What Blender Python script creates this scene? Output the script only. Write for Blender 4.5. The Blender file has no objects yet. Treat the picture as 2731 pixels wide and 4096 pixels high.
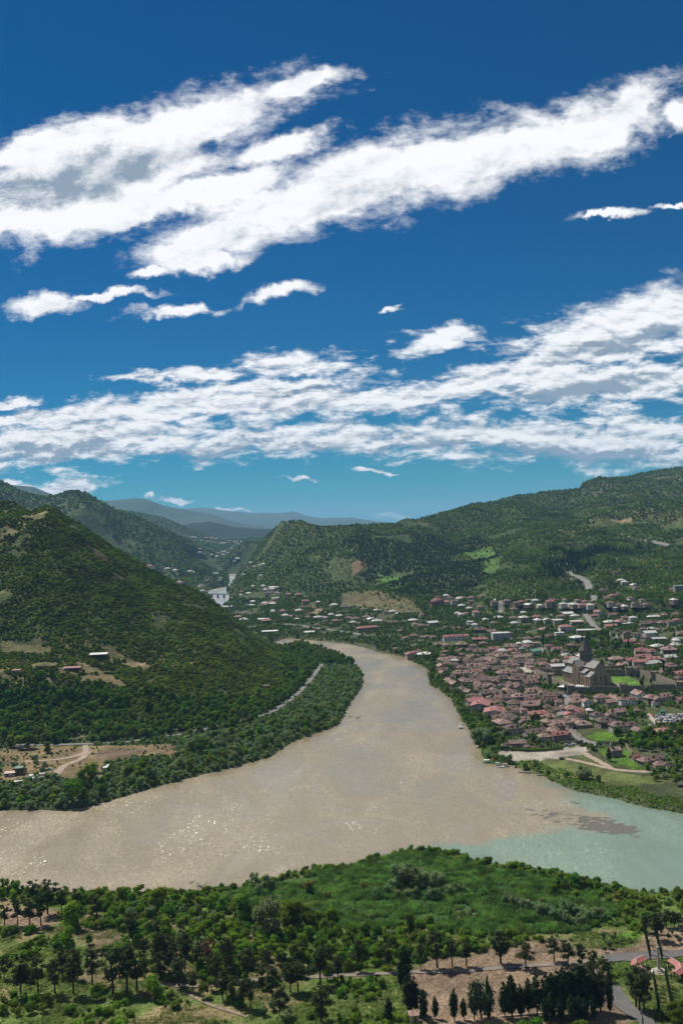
import bpy, bmesh, math, random
import numpy as np
from mathutils import Vector, Matrix

random.seed(7)
RNG = np.random.default_rng(11)
scene = bpy.context.scene
col = scene.collection
R = math.radians

# ------------------------------------------------------------------ camera
IMG_W, IMG_H, FPX = 2731.0, 4096.0, 3800.0
CAM = np.array([0.0, 0.0, 190.0])
ROLL = R(2.5)
PITCH = math.atan(52.0 / FPX)
_f0 = np.array([0, math.cos(PITCH), math.sin(PITCH)])
_r0 = np.array([1.0, 0, 0]); _u0 = np.cross(_r0, _f0)
CR = _r0 * math.cos(ROLL) - _u0 * math.sin(ROLL)
CU = _r0 * math.sin(ROLL) + _u0 * math.cos(ROLL)
CF = _f0
cam_data = bpy.data.cameras.new('camera')
cam_data.sensor_fit = 'VERTICAL'; cam_data.sensor_height = 36.0; cam_data.sensor_width = 24.0
cam_data.lens = 36.0 * FPX / IMG_H
cam_data.clip_start = 1.0; cam_data.clip_end = 120000.0
cam = bpy.data.objects.new('camera', cam_data)
M = Matrix.Identity(4)
for i in range(3):
    M[i][0] = CR[i]; M[i][1] = CU[i]; M[i][2] = -CF[i]; M[i][3] = CAM[i]
cam.matrix_world = M
col.objects.link(cam); scene.camera = cam

def ray(px, py):
    d = CF + CR * ((px - IMG_W / 2) / FPX) + CU * ((IMG_H / 2 - py) / FPX)
    return d / np.linalg.norm(d)

# ------------------------------------------------------------------ sun, view
SUN_EL, SUN_AZ = R(54), R(-43)          # azimuth from +Y towards +X: ahead and to the left
SUN_DIR = np.array([math.sin(SUN_AZ) * math.cos(SUN_EL), math.cos(SUN_AZ) * math.cos(SUN_EL), math.sin(SUN_EL)])
sun_data = bpy.data.lights.new('sun', 'SUN')
sun_data.energy = 5.0; sun_data.angle = R(0.53); sun_data.color = (1.0, 0.94, 0.85)
sun = bpy.data.objects.new('sun', sun_data)
sun.rotation_euler = Vector(SUN_DIR).to_track_quat('Z', 'Y').to_euler()
sun.location = (-400, 400, 900)
col.objects.link(sun)
vs = scene.view_settings
vs.view_transform = 'Standard'; vs.look = 'None'; vs.exposure = 0.42; vs.gamma = 1.0
try: vs.use_curve_mapping = False
except Exception: pass
scene.cycles.max_bounces = 6; scene.cycles.diffuse_bounces = 2; scene.cycles.glossy_bounces = 2
scene.cycles.transmission_bounces = 2; scene.cycles.volume_bounces = 0; scene.cycles.transparent_max_bounces = 8
scene.cycles.use_denoising = True
scene.cycles.sample_clamp_direct = 6.0; scene.cycles.sample_clamp_indirect = 3.0

# ------------------------------------------------------------------ node helpers
def mathn(nt, op, a, b=None, c=None, clamp=False):
    n = nt.nodes.new('ShaderNodeMath'); n.operation = op; n.use_clamp = clamp
    for i, v in enumerate((a, b, c)):
        if v is None: continue
        if isinstance(v, (int, float)): n.inputs[i].default_value = v
        else: nt.links.new(v, n.inputs[i])
    return n.outputs[0]
def vmath(nt, op, a, b=None):
    n = nt.nodes.new('ShaderNodeVectorMath'); n.operation = op
    for i, v in enumerate((a, b)):
        if v is None: continue
        if isinstance(v, (tuple, list)): n.inputs[i].default_value = v
        elif isinstance(v, (int, float)): n.inputs['Scale'].default_value = v
        else: nt.links.new(v, n.inputs[i])
    return n.outputs['Value'] if op in ('DOT_PRODUCT', 'LENGTH') else n.outputs[0]
def noise(nt, vec, scale, detail=4, rough=0.55, dist=0.0, lac=2.0):
    n = nt.nodes.new('ShaderNodeTexNoise'); n.inputs['Scale'].default_value = scale
    n.inputs['Detail'].default_value = detail; n.inputs['Roughness'].default_value = rough
    n.inputs['Distortion'].default_value = dist; n.inputs['Lacunarity'].default_value = lac
    if vec is not None: nt.links.new(vec, n.inputs['Vector'])
    return n.outputs[0]
def smooth(nt, v, lo, hi, a=0.0, b=1.0):
    n = nt.nodes.new('ShaderNodeMapRange'); n.interpolation_type = 'SMOOTHSTEP'
    nt.links.new(v, n.inputs['Value'])
    n.inputs['From Min'].default_value = lo; n.inputs['From Max'].default_value = hi
    n.inputs['To Min'].default_value = a; n.inputs['To Max'].default_value = b
    return n.outputs[0]
def mixc(nt, fac, a, b, blend='MIX'):
    n = nt.nodes.new('ShaderNodeMix'); n.data_type = 'RGBA'; n.blend_type = blend
    for k, v in ((0, fac), (6, a), (7, b)):
        if isinstance(v, (int, float)): n.inputs[k].default_value = v
        elif isinstance(v, (tuple, list)): n.inputs[k].default_value = (*v[:3], 1.0)
        else: nt.links.new(v, n.inputs[k])
    return n.outputs[2]

# ------------------------------------------------------------------ world: sky with clouds
world = bpy.data.worlds.new('World'); scene.world = world; world.use_nodes = True
nt = world.node_tree; nt.nodes.clear()
sky = nt.nodes.new('ShaderNodeTexSky'); sky.sky_type = 'NISHITA'; sky.sun_disc = False
sky.sun_elevation = SUN_EL; sky.sun_rotation = SUN_AZ
sky.altitude = 1500; sky.air_density = 1.0; sky.dust_density = 0.3; sky.ozone_density = 4.0
hs = nt.nodes.new('ShaderNodeHueSaturation'); hs.inputs['Saturation'].default_value = 1.45
hs.inputs['Hue'].default_value = 0.488
nt.links.new(sky.outputs[0], hs.inputs['Color'])
skycol = mixc(nt, 1.0, hs.outputs[0], (0.05, 0.61, 0.775), 'MULTIPLY')
tc = nt.nodes.new('ShaderNodeTexCoord')
gen = tc.outputs['Generated']
sep = nt.nodes.new('ShaderNodeSeparateXYZ'); nt.links.new(gen, sep.inputs[0])
dx, dy, dz = sep.outputs
dyc = mathn(nt, 'MAXIMUM', dy, 0.12)
ga = mathn(nt, 'DIVIDE', dx, dyc); gb = mathn(nt, 'DIVIDE', dz, dyc)
comb = nt.nodes.new('ShaderNodeCombineXYZ'); nt.links.new(ga, comb.inputs[0]); nt.links.new(gb, comb.inputs[1])
P0 = comb.outputs[0]                     # tangent-plane coordinates of the sky to the north
# cloud-layer coordinates: the layer is flat overhead, so features shrink towards the horizon
den = mathn(nt, 'ADD', mathn(nt, 'ABSOLUTE', dz), 0.16)
comb2 = nt.nodes.new('ShaderNodeCombineXYZ')
nt.links.new(mathn(nt, 'DIVIDE', dx, den), comb2.inputs[0]); nt.links.new(mathn(nt, 'DIVIDE', dy, den), comb2.inputs[1])
Q = comb2.outputs[0]
# clouds: (x, y, half length, half width, tilt, weight) on the picture at 1568 px wide
CLOUDS = [
 (150,430,360,105,16),(420,285,330,78,15),(70,500,270,62,12),(690,200,120,32,16),(300,470,220,55,14),(60,350,150,42,14),(330,400,220,70,13),(200,330,240,70,15),(120,370,150,62,16),(255,312,130,50,16),
 (500,545,210,52,15),(740,440,330,84,13),(1040,360,360,84,11),(1320,295,230,80,13),(1440,235,110,48,22),(1562,272,50,38,10),
 (500,430,200,42,14),(640,345,140,30,12),(345,628,75,15,10),(470,598,120,22,8),
 (110,688,85,24,2),(240,674,115,10,3),(420,705,125,13,7),(625,683,90,14,7),(882,709,32,6,4),(1380,493,85,12,8),(1548,457,45,7,8),
 (1480,745,330,72,14),(1300,830,330,42,13),(1400,885,330,44,4),(1010,775,95,28,8),(1100,880,260,30,10),
 (760,925,420,40,3),(430,870,135,17,1),(680,838,125,30,4),(600,900,260,26,8),
 (190,1005,380,52,3),(20,918,70,13,0),(360,942,280,34,5),(60,960,140,20,3),
 (700,1012,430,32,2),(1120,1003,380,34,2),(1380,1020,320,42,1),(1440,985,190,28,2),(1410,943,60,9,5),
 (130,1112,110,23,2),(845,1074,52,5,0),(690,1100,26,5,3),(400,1150,40,6,0),(520,1172,60,6,0),(900,1196,60,9,0),(30,1098,60,10,0)]
warp_n = nt.nodes.new('ShaderNodeTexNoise'); warp_n.inputs['Scale'].default_value = 9.0; warp_n.inputs['Detail'].default_value = 3
nt.links.new(P0, warp_n.inputs['Vector'])
wv = vmath(nt, 'SCALE', vmath(nt, 'SUBTRACT', warp_n.outputs['Color'], (0.5, 0.5, 0.5)), 0.045)
# rebuild with SCALE input explicitly
warp_m = nt.nodes.new('ShaderNodeTexNoise'); warp_m.inputs['Scale'].default_value = 34.0; warp_m.inputs['Detail'].default_value = 5; warp_m.inputs['Roughness'].default_value = 0.6
nt.links.new(P0, warp_m.inputs['Vector'])
wv2 = vmath(nt, 'SCALE', vmath(nt, 'SUBTRACT', warp_m.outputs['Color'], (0.5, 0.5, 0.5)), 0.030)
PW = vmath(nt, 'MULTIPLY', vmath(nt, 'ADD', vmath(nt, 'ADD', P0, wv), wv2), (1, 1, 0))
acc = None
for (cx, cy, rx, ry, tilt) in CLOUDS:
    d = ray(cx * IMG_W / 1568, cy * IMG_W / 1568)
    s = IMG_W / 1568 / FPX * 1.12
    mp = nt.nodes.new('ShaderNodeMapping'); mp.vector_type = 'TEXTURE'
    mp.inputs['Location'].default_value = (d[0] / d[1], d[2] / d[1], 0)
    mp.inputs['Rotation'].default_value = (0, 0, R(tilt) - ROLL)
    mp.inputs['Scale'].default_value = (rx * s, ry * s, 1)
    nt.links.new(PW, mp.inputs['Vector'])
    q = vmath(nt, 'DOT_PRODUCT', mp.outputs[0], mp.outputs[0])
    if acc is None: acc = q
    else:
        n = nt.nodes.new('ShaderNodeMath'); n.operation = 'SMOOTH_MIN'; n.inputs[2].default_value = 0.25
        nt.links.new(acc, n.inputs[0]); nt.links.new(q, n.inputs[1]); acc = n.outputs[0]
F = mathn(nt, 'SUBTRACT', 1.0, mathn(nt, 'POWER', mathn(nt, 'MAXIMUM', acc, 0.0), 0.6))
F = mathn(nt, 'MAXIMUM', F, -1.6)
# the rest of the sky, outside the part in view: scattered clouds of the same kind
far_mask = smooth(nt, mathn(nt, 'MAXIMUM', mathn(nt, 'ABSOLUTE', ga), mathn(nt, 'SUBTRACT', gb, 0.16)), 0.47, 0.75)
far_mask = mathn(nt, 'MAXIMUM', far_mask, smooth(nt, mathn(nt, 'MULTIPLY', dy, -1.0), -0.5, -0.15))
Fgen = mathn(nt, 'MULTIPLY', mathn(nt, 'SUBTRACT', noise(nt, Q, 0.55, 3, 0.5), 0.56), 6.0)
mixf = nt.nodes.new('ShaderNodeMix'); nt.links.new(far_mask, mixf.inputs[0]); nt.links.new(F, mixf.inputs[2]); nt.links.new(Fgen, mixf.inputs[3])
F = mixf.outputs[0]
def stretched(vec, ang, sx, sy):
    mp = nt.nodes.new('ShaderNodeMapping'); mp.vector_type = 'POINT'
    mp.inputs['Rotation'].default_value = (0, 0, ang); mp.inputs['Scale'].default_value = (sx, sy, 1)
    nt.links.new(vec, mp.inputs['Vector']); return mp.outputs[0]
QB = P0
upk = smooth(nt, gb, 0.17, 0.30)                  # 1 in the high near clouds, 0 in the low far ones
def mixv(fac, a, b_):
    m = nt.nodes.new('ShaderNodeMix'); nt.links.new(fac, m.inputs[0])
    for i, v in ((2, a), (3, b_)):
        if isinstance(v, (int, float)): m.inputs[i].default_value = v
        else: nt.links.new(v, m.inputs[i])
    return m.outputs[0]
VUP = lambda vec: stretched(vec, R(-13), 1.0, 1.9)
VLO = lambda vec: stretched(vec, R(-3), 1.0, 2.9)
def billow(vec, s1, s2):
    return noise(nt, vec, s1, 8, 0.62, 0.25, 2.15), noise(nt, vec, s2, 6, 0.65, 0.0, 2.2)
u1, u2 = billow(VUP(QB), 12.0, 42.0); l1, l2 = billow(VLO(QB), 24.0, 70.0)
N1 = mixv(upk, l1, u1); NH = mixv(upk, l2, u2)
u3 = noise(nt, VUP(vmath(nt, 'ADD', QB, (-0.006, 0.010, 0))), 12.0, 8, 0.62, 0.25, 2.15)
l3 = noise(nt, VLO(vmath(nt, 'ADD', QB, (-0.002, 0.0055, 0))), 24.0, 8, 0.62, 0.25, 2.15)
N2 = mixv(upk, l3, u3)
amp = mixv(upk, 4.4, 3.3)
dens = mathn(nt, 'ADD', mathn(nt, 'MULTIPLY', F, 1.25), mathn(nt, 'MULTIPLY', mathn(nt, 'SUBTRACT', N1, 0.525), amp))
dens = mathn(nt, 'ADD', dens, mathn(nt, 'MULTIPLY', mathn(nt, 'SUBTRACT', NH, 0.5), 1.2))
dens = mathn(nt, 'ADD', dens, mixv(upk, 0.22, 0.05))
dens = mathn(nt, 'ADD', dens, mathn(nt, 'MULTIPLY', smooth(nt, F, 0.35, 0.85), mixv(upk, 0.35, 0.9)))
alpha = smooth(nt, dens, -0.25, 1.05)
alpha = mathn(nt, 'MULTIPLY', alpha, smooth(nt, dz, -0.01, 0.02))
# thick middles: grey undersides
GREYS = [(250,385,230,55,15,1.0),(80,440,190,45,13,0.9),(880,430,260,26,13,0.35),(1150,365,230,24,11,0.3),(600,520,130,18,14,0.25),(1430,790,170,26,12,0.8),(1330,895,220,22,4,0.9),(700,900,140,14,5,0.6),(120,1030,220,16,2,0.8),(560,1030,260,14,2,0.6),(1330,1040,300,20,1,0.8),(950,1020,200,14,1,0.5)]
gacc = None
for (cx, cy, rx, ry, tilt, wt) in GREYS:
    d = ray(cx * IMG_W / 1568, cy * IMG_W / 1568); s = IMG_W / 1568 / FPX
    mp = nt.nodes.new('ShaderNodeMapping'); mp.vector_type = 'TEXTURE'
    mp.inputs['Location'].default_value = (d[0] / d[1], d[2] / d[1], 0); mp.inputs['Rotation'].default_value = (0, 0, R(tilt) - ROLL); mp.inputs['Scale'].default_value = (rx * s, ry * s, 1)
    nt.links.new(PW, mp.inputs['Vector'])
    g = mathn(nt, 'MULTIPLY', smooth(nt, vmath(nt, 'DOT_PRODUCT', mp.outputs[0], mp.outputs[0]), 1.4, 0.0), wt)
    gacc = g if gacc is None else mathn(nt, 'MAXIMUM', gacc, g)
thick = mathn(nt, 'MULTIPLY', gacc, smooth(nt, N1, 0.36, 0.60, 1.0, 0.55))
thick = mixv(far_mask, thick, smooth(nt, Fgen, 0.5, 1.6))
lit = mathn(nt, 'SUBTRACT', N1, N2)
low = smooth(nt, gb, 0.30, 0.06)
shade = mathn(nt, 'SUBTRACT', 1.0, mathn(nt, 'MULTIPLY', thick, 0.95))
shade = mathn(nt, 'ADD', shade, mathn(nt, 'MULTIPLY', lit, mixv(upk, 2.6, 1.5)))
shade = mathn(nt, 'SUBTRACT', shade, smooth(nt, noise(nt, VUP(QB), 9.0, 6, 0.55), 0.55, 0.30, 0.0, 0.20))
shade = mathn(nt, 'SUBTRACT', shade, mathn(nt, 'MULTIPLY', low, 0.30))
shade = mathn(nt, 'MINIMUM', mathn(nt, 'MAXIMUM', shade, 0.15), 1.05)
cl_col = mixc(nt, smooth(nt, shade, 0.1, 1.0), (0.27, 0.345, 0.44), (0.98, 0.985, 1.0))
bg_sky = nt.nodes.new('ShaderNodeBackground'); bg_sky.inputs['Strength'].default_value = 0.05
bg_cl = nt.nodes.new('ShaderNodeBackground'); bg_cl.inputs['Strength'].default_value = 0.78
nt.links.new(skycol, bg_sky.inputs['Color']); nt.links.new(cl_col, bg_cl.inputs['Color'])
mxs = nt.nodes.new('ShaderNodeMixShader'); nt.links.new(alpha, mxs.inputs[0])
nt.links.new(bg_sky.outputs[0], mxs.inputs[1]); nt.links.new(bg_cl.outputs[0], mxs.inputs[2])
wout = nt.nodes.new('ShaderNodeOutputWorld'); nt.links.new(mxs.outputs[0], wout.inputs['Surface'])
world.cycles.sampling_method = 'MANUAL'; world.cycles.sample_map_resolution = 1024

# ------------------------------------------------------------------ noise in numpy
def _hash(ix, iy, seed):
    h = (ix.astype(np.int64) * 374761393 + iy.astype(np.int64) * 668265263 + seed * 982451653) & 0xFFFFFFFF
    h = ((h ^ (h >> 13)) * 1274126177) & 0xFFFFFFFF
    return ((h ^ (h >> 16)) & 0xFFFFFF) / float(0xFFFFFF)
def vnoise(x, y, seed=0):
    x = np.asarray(x, float); y = np.asarray(y, float)
    ix = np.floor(x); iy = np.floor(y); fx = x - ix; fy = y - iy
    fx = fx * fx * fx * (fx * (fx * 6 - 15) + 10); fy = fy * fy * fy * (fy * (fy * 6 - 15) + 10)
    a = _hash(ix, iy, seed); b = _hash(ix + 1, iy, seed); c = _hash(ix, iy + 1, seed); d = _hash(ix + 1, iy + 1, seed)
    return (a * (1 - fx) + b * fx) * (1 - fy) + (c * (1 - fx) + d * fx) * fy
def fbm(x, y, octv=4, seed=0, gain=0.5):
    s = 0.0; a = 1.0; t = 0.0
    for o in range(octv):
        s = s + a * vnoise(x * 2 ** o + 17.3 * o, y * 2 ** o - 9.1 * o, seed + o); t += a; a *= gain
    return s / t
def sstep(v, lo, hi):
    t = np.clip((v - lo) / (hi - lo), 0, 1); return t * t * (3 - 2 * t)

# ------------------------------------------------------------------ plan geometry from the picture
def onz(px, py, z=0.0):
    d = ray(px, py); t = (z - CAM[2]) / d[2]
    p = CAM + d * t; return (p[0], p[1])
LEFT_SHORE = [(0,3243),(235,3243),(300,3236),(383,3221),(488,3190),(610,3155),(740,3116),(871,3086),(984,3055),(1089,3025),(1167,2968),(1289,2925),(1366,2894),(1392,2830),(1449,2745),(1452,2700)]
LEFT_SHORE_HID = [(1427,2660),(1406,2648),(1340,2622),(1282,2602),(1236,2585),(1183,2578)]
FAR_LEFT = [(1160,2592),(1090,2596),(1020,2582),(960,2548),(900,2492),(858,2430),(848,2402),(835,2382),(828,2364),(871,2353),(913,2346),(917,2336),(917,2311),(917,2296)]
FAR_RIGHT = [(956,2296),(956,2311),(958,2343),(935,2350),(904,2357),(906,2371),(917,2382),(935,2393),(938,2403),(910,2407),(890,2420),(905,2455),(955,2510),(1008,2553),(1055,2573),(1100,2568),(1145,2553)]
RIGHT_SHORE = [(1216,2559),(1299,2566),(1398,2578),(1452,2588),(1506,2607),(1568,2619),(1610,2628),(1644,2646),(1688,2665),(1710,2676),(1714,2711),(1716,2741),(1744,2750),(1771,2772),(1801,2798),(1823,2837),(1836,2872),(1862,2898),(1888,2933),(1890,2948),(1902,2979),(1916,2993),(1927,3019),(1936,3037),(1968,3057),(2048,3062),(2080,3080),(2131,3094),(2171,3107),(2194,3123),(2237,3142),(2306,3168),(2446,3190),(2515,3216),(2602,3233),(2731,3255),(3300,3380)]
NEAR_SHORE = [(3300,3640),(2731,3592),(2603,3587),(2455,3561),(2350,3536),(2185,3490),(2063,3475),(1976,3466),(1854,3430),(1715,3400),(1610,3404),(1558,3430),(1462,3452),(1366,3470),(1255,3480),(1133,3514),(976,3556),(871,3572),(697,3580),(453,3580),(348,3584),(0,3560),(-700,3500)]
river = [onz(-700,3200)] + [onz(*p) for p in LEFT_SHORE] + [onz(*p) for p in LEFT_SHORE_HID + FAR_LEFT + FAR_RIGHT] \
      + [onz(*p) for p in RIGHT_SHORE] + [onz(*p) for p in NEAR_SHORE]
river = np.array(river)

def inside_poly(x, y, poly):
    x = np.asarray(x, float); y = np.asarray(y, float)
    res = np.zeros(x.shape, bool); n = len(poly)
    for i in range(n):
        x0, y0 = poly[i]; x1, y1 = poly[(i + 1) % n]
        if y0 == y1: continue
        c = ((y0 > y) != (y1 > y)) & (x < (x1 - x0) * (y - y0) / (y1 - y0) + x0)
        res ^= c
    return res
def dist_poly(x, y, poly, closed=True):
    x = np.asarray(x, float); y = np.asarray(y, float)
    best = np.full(x.shape, 1e18); n = len(poly)
    for i in range(n if closed else n - 1):
        x0, y0 = poly[i]; x1, y1 = poly[(i + 1) % n]
        vx, vy = x1 - x0, y1 - y0; L = vx * vx + vy * vy + 1e-9
        t = np.clip(((x - x0) * vx + (y - y0) * vy) / L, 0, 1)
        dd = (x - x0 - t * vx) ** 2 + (y - y0 - t * vy) ** 2
        np.minimum(best, dd, out=best)
    return np.sqrt(best)

# ------------------------------------------------------------------ terrain grid: columns of constant bearing, rows in distance
UU = np.linspace(-0.56, 0.56, 700)
rows = [60 * (330 / 60) ** (i / 30) for i in range(30)]
y = 330.0
while y < 48000:
    rows.append(y)
    y *= 1.0032 if y < 1700 else (1.0058 if y < 5000 else 1.02)
YY = np.array(rows)
GU, GY = np.meshgrid(UU, YY)            # [row, col]
GX = GU * GY

def pxu(px, py, Y):
    d = ray(px, py); t = Y / d[1]; p = CAM + d * t
    return p[0] / Y, p[2]
def crest_lookup(pts):
    us, zs, ys = [], [], []
    for (px, py, Y) in pts:
        u, z = pxu(px, py, Y); us.append(u); zs.append(z); ys.append(Y)
    o = np.argsort(us); us = np.array(us)[o]; zs = np.array(zs)[o]; ys = np.array(ys)[o]
    return us, zs, ys
def smooth1(a, w):
    k = np.hanning(w + 2)[1:-1]; k /= k.sum()
    return np.convolve(np.pad(a, (w, w), mode='edge'), k, 'same')[w:-w]

def ridge_sheet(pts, yfoot, zfoot, power=1.2, back=0.3, amp=6.0, nscale=150.0, seed=0, smw=31):
    """a hill: crest line (bearing -> distance, height), front slope to the foot, back slope"""
    us, zs, ys = crest_lookup(pts)
    zc = np.interp(UU, us, zs); yc = np.interp(UU, us, ys)
    edge = sstep(UU, us[0] - 0.02, us[0]) * sstep(-UU, -us[-1] - 0.02, -us[-1])
    zs_ = smooth1(zc, smw); yc = smooth1(yc, 41)
    res = (zc - zs_)
    if callable(yfoot): yf = yfoot(UU)
    else: yf = np.full(UU.shape, float(yfoot))
    t = (GY - yf) / (yc - yf)
    nz = fbm(GX / nscale, GY / nscale, 5, seed) - 0.5
    rid = 1 - np.abs(2 * fbm(GX / nscale * 1.1 + 5, GY / nscale * 0.6, 4, seed + 50) - 1)
    tt = np.clip(t + (nz * 0.10 + (rid - 0.7) * 0.16) * np.clip(t * 4, 0, 1) * np.clip((1 - t) * 4, 0, 1), -0.3, 1)
    fr = np.sign(tt) * np.abs(tt) ** power
    Z = zfoot + (zs_ - zfoot) * fr + res * sstep(t, 0.86, 1.0)
    tb = np.clip((GY - yc) / (yc * back), 0, 1.6)
    Zb = zc - (zc - zfoot) * tb ** 1.3
    Z = np.where(GY > yc, Zb, Z)
    Z += amp * nz * 2 * sstep(t, 0.02, 0.2) * (1 - 0.9 * sstep(t, 0.9, 1.0))
    Z = np.where(t < 0, -80.0, Z)
    return Z * edge + (-80.0) * (1 - edge), t

# --- lowland
in_river = inside_poly(GX, GY, river)
d_riv = dist_poly(GX, GY, river) * np.where(in_river, -1, 1)
d_riv = d_riv + (fbm(GX / 9, GY / 9, 3, 5) - 0.5) * 5 * (GY < 1500)
pl, pr = onz(-700,3200), onz(1427,2660)
# which bank: near (south), left (north-west), right (town)
near_poly = [tuple(onz(*p)) for p in NEAR_SHORE] + [(-400, 40), (400, 40)]
town_poly = [tuple(onz(*p)) for p in FAR_RIGHT + RIGHT_SHORE] + [(3000, 900), (4000, 6000), (-100, 6000)]
is_near = inside_poly(GX, GY, near_poly) | (GY < 330)
is_town = inside_poly(GX, GY, town_poly)
zl = 2.2 + np.clip(d_riv, 0, 60) * 0.02                       # left bank
zt = 2.2 + np.clip(d_riv, 0, 900) * 0.055                     # town side
zn = np.interp(GY, [60, 150, 325, 350, 420, 520, 700], [148, 108, 12, 8.5, 6, 3.0, 2.4])
zt = np.where(GY > 2500, np.minimum(zt, 25), zt)
Z = np.where(is_near, zn, np.where(is_town, zt, zl))
far_ramp = np.interp(GY, [0, 4100, 6000, 10000, 25000, 48000], [0, 0, 115, 150, 172, 176])
Z = Z + far_ramp
Z += (fbm(GX / 40, GY / 40, 4, 3) - 0.5) * np.interp(GY, [0, 400, 1500, 5000], [1.2, 1.6, 2.0, 14])
bank = np.clip(d_riv / 4.0, -1, 1)
Zlow = np.where(d_riv < 5, np.minimum(Z, bank * 1.6 + 0.1), Z)
Zlow = np.where(d_riv < 0, np.maximum(-3.0, bank * 1.6 - 0.4), Zlow)

# --- left hill beside the river
LH = [(-900,1960,1500),(-300,1990,1480),(0,2005,1460),(52,2005,1450),(96,2031,1440),(118,2046,1435),(148,2035,1430),(187,2022,1425),(222,2028,1425),(261,2061,1425),(322,2096,1425),(375,2131,1425),(436,2175,1425),(523,2227,1430),(610,2275,1435),(697,2327,1440),(784,2362,1445),(836,2392,1445),(906,2445,1450),(958,2497,1450),(1010,2540,1450),(1060,2570,1450),(1133,2596,1440),(1200,2640,1400)]
def left_foot(u):
    us = [pxu(px, 2700, 1000)[0] for px in (-900, 0, 400, 770, 900, 1000, 1085, 1200, 1290)]
    return np.interp(u, us, [870, 872, 876, 885, 905, 930, 965, 1080, 1280])
us, zs, ys = crest_lookup(LH)
zc = np.interp(UU, us, zs); ycst = smooth1(np.interp(UU, us, ys), 41)
edge = sstep(-UU, -us[-1] - 0.01, -us[-1] + 0.02)
zsm = smooth1(zc, 41); yf = left_foot(UU)
t1 = (GY - yf) / (ycst - yf)
wx = (fbm(GX / 60, GY / 90, 4, 21) - 0.5)
tq = np.clip(t1 + wx * 0.05, 0, 1)
prof_a = np.interp(tq, [0, 0.05, 0.12, 0.175, 0.27, 0.36, 0.6, 0.85, 1.0], [0.0, 0.015, 0.075, 0.185, 0.222, 0.27, 0.58, 0.88, 1.0])
prof_b = np.interp(tq, [0, 0.1, 0.3, 0.6, 1.0], [0.0, 0.06, 0.3, 0.66, 1.0])
ua, ub = pxu(560, 2700, 1000)[0], pxu(900, 2700, 1000)[0]
wb = sstep(GU, ua, ub)
prof = prof_a * (1 - wb) + prof_b * wb
gul = 1 - np.abs(2 * fbm(GX / 110 + 3, GY / 260, 4, 33) - 1)
ZH = 4 + (zsm - 4) * prof + (zc - zsm) * sstep(t1, 0.85, 1.0)
ZH += ((gul - 0.75) * 16 + (fbm(GX / 30, GY / 30, 3, 40) - 0.5) * 5) * sstep(t1, 0.3, 0.5) * (1 - sstep(t1, 0.85, 1.0))
tb = np.clip((GY - ycst) / 230.0, 0, 1.4)
ZH = np.where(GY > ycst, zc - (zc - 2) * tb ** 1.2, ZH)
ZH = np.where(t1 < 0, -40, ZH) * edge + (-60) * (1 - edge)
ZH = np.where(d_riv < 22, np.minimum(ZH, Zlow + np.clip(d_riv - 4, 0, 30) * 0.5), ZH)
T_LEFT = t1

# --- hills across the valley
RS = [(800,2300,4500),(860,2268,4450),(900,2238,4400),(932,2209,4300),(984,2162,4050),(1045,2122,3650),(1098,2092,3250),(1150,2083,2950),(1202,2083,2820),(1246,2100,2770),(1289,2107,2770),(1366,2104,2780),(1450,2100,2800),(1540,2096,2850),(1584,2096,2880),(1615,2078,2900),(1640,2077,2920),(1660,2080,2950),(1714,2066,3000),(1784,2046,3050),(1800,2046,3100),(1836,2033,3150),(1888,2015,3250),(1967,2009,3350),(2063,1983,3500),(2150,1974,3600),(2202,1965,3700),(2263,1961,3800),(2319,1955,3900),(2332,1931,3920),(2360,1922,3950),(2393,1909,3980),(2430,1912,4000),(2489,1909,4050),(2576,1891,4150),(2654,1878,4200),(2731,1868,4250),(3400,1790,4500)]
def right_foot(u):
    us = [pxu(px, 2400, 1800)[0] for px in (800, 1150, 1400, 1700, 2000, 2400, 2731, 3400)]
    return np.interp(u, us, [2500, 2250, 2120, 1930, 1740, 1570, 1530, 1500])
def zfoot_r(u):
    us = [pxu(px, 2400, 1800)[0] for px in (800, 1400, 2000, 2731)]
    return np.interp(u, us, [6, 22, 34, 44])
ZR, T_RIGHT = ridge_sheet(RS, right_foot, zfoot_r(UU)[None, :], 1.22, 0.25, 15, 260, 61, 25)
ZR += sstep(T_RIGHT, 0.02, 0.12) * (1 - sstep(T_RIGHT, 0.85, 1)) * ((1 - np.abs(2 * fbm(GX / 380 + 3, GY / 700, 4, 77) - 1)) - 0.75) * 45
# small dry mound at the edge of the town
mx, my = onz(1480, 2400, 25)
ZR = np.maximum(ZR, -60)
mound = 20 * np.exp(-(((GX - mx) / 150) ** 2 + ((GY - my - 60) / 90) ** 2))
L2 = [(-900,1800,4300),(-400,1870,4200),(0,1920,4100),(52,1948,4080),(113,1974,4060),(174,1987,4050),(218,1983,4030),(261,1970,4010),(305,1964,4000),(348,1974,4000),(409,2009,4000),(470,2040,4000),(557,2070,4050),(645,2114,4100),(714,2148,4150),(800,2190,4250),(880,2228,4300),(950,2258,4350)]
Z2, T2 = ridge_sheet(L2, 2700, 6, 1.15, 0.25, 22, 420, 81, 31)
Z2 += sstep(T2, 0.05, 0.2) * (1 - sstep(T2, 0.85, 1)) * ((1 - np.abs(2 * fbm(GX / 600 + 8, GY / 900, 4, 97) - 1)) - 0.75) * 90
L3 = [(350,2030,6200),(430,2036,6200),(488,2040,6200),(627,2061,6200),(697,2087,6200),(750,2110,6200),(820,2140,6200),(900,2165,6200),(980,2190,6200)]
Z3, _ = ridge_sheet(L3, 4800, 40, 1.1, 0.2, 30, 450, 91, 31)
L4 = [(620,2130,7600),(714,2105,7600),(767,2092,7600),(836,2086,7600),(889,2096,7600),(941,2109,7600),(1045,2115,7600),(1250,2112,7600),(1400,2118,7600)]
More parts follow.
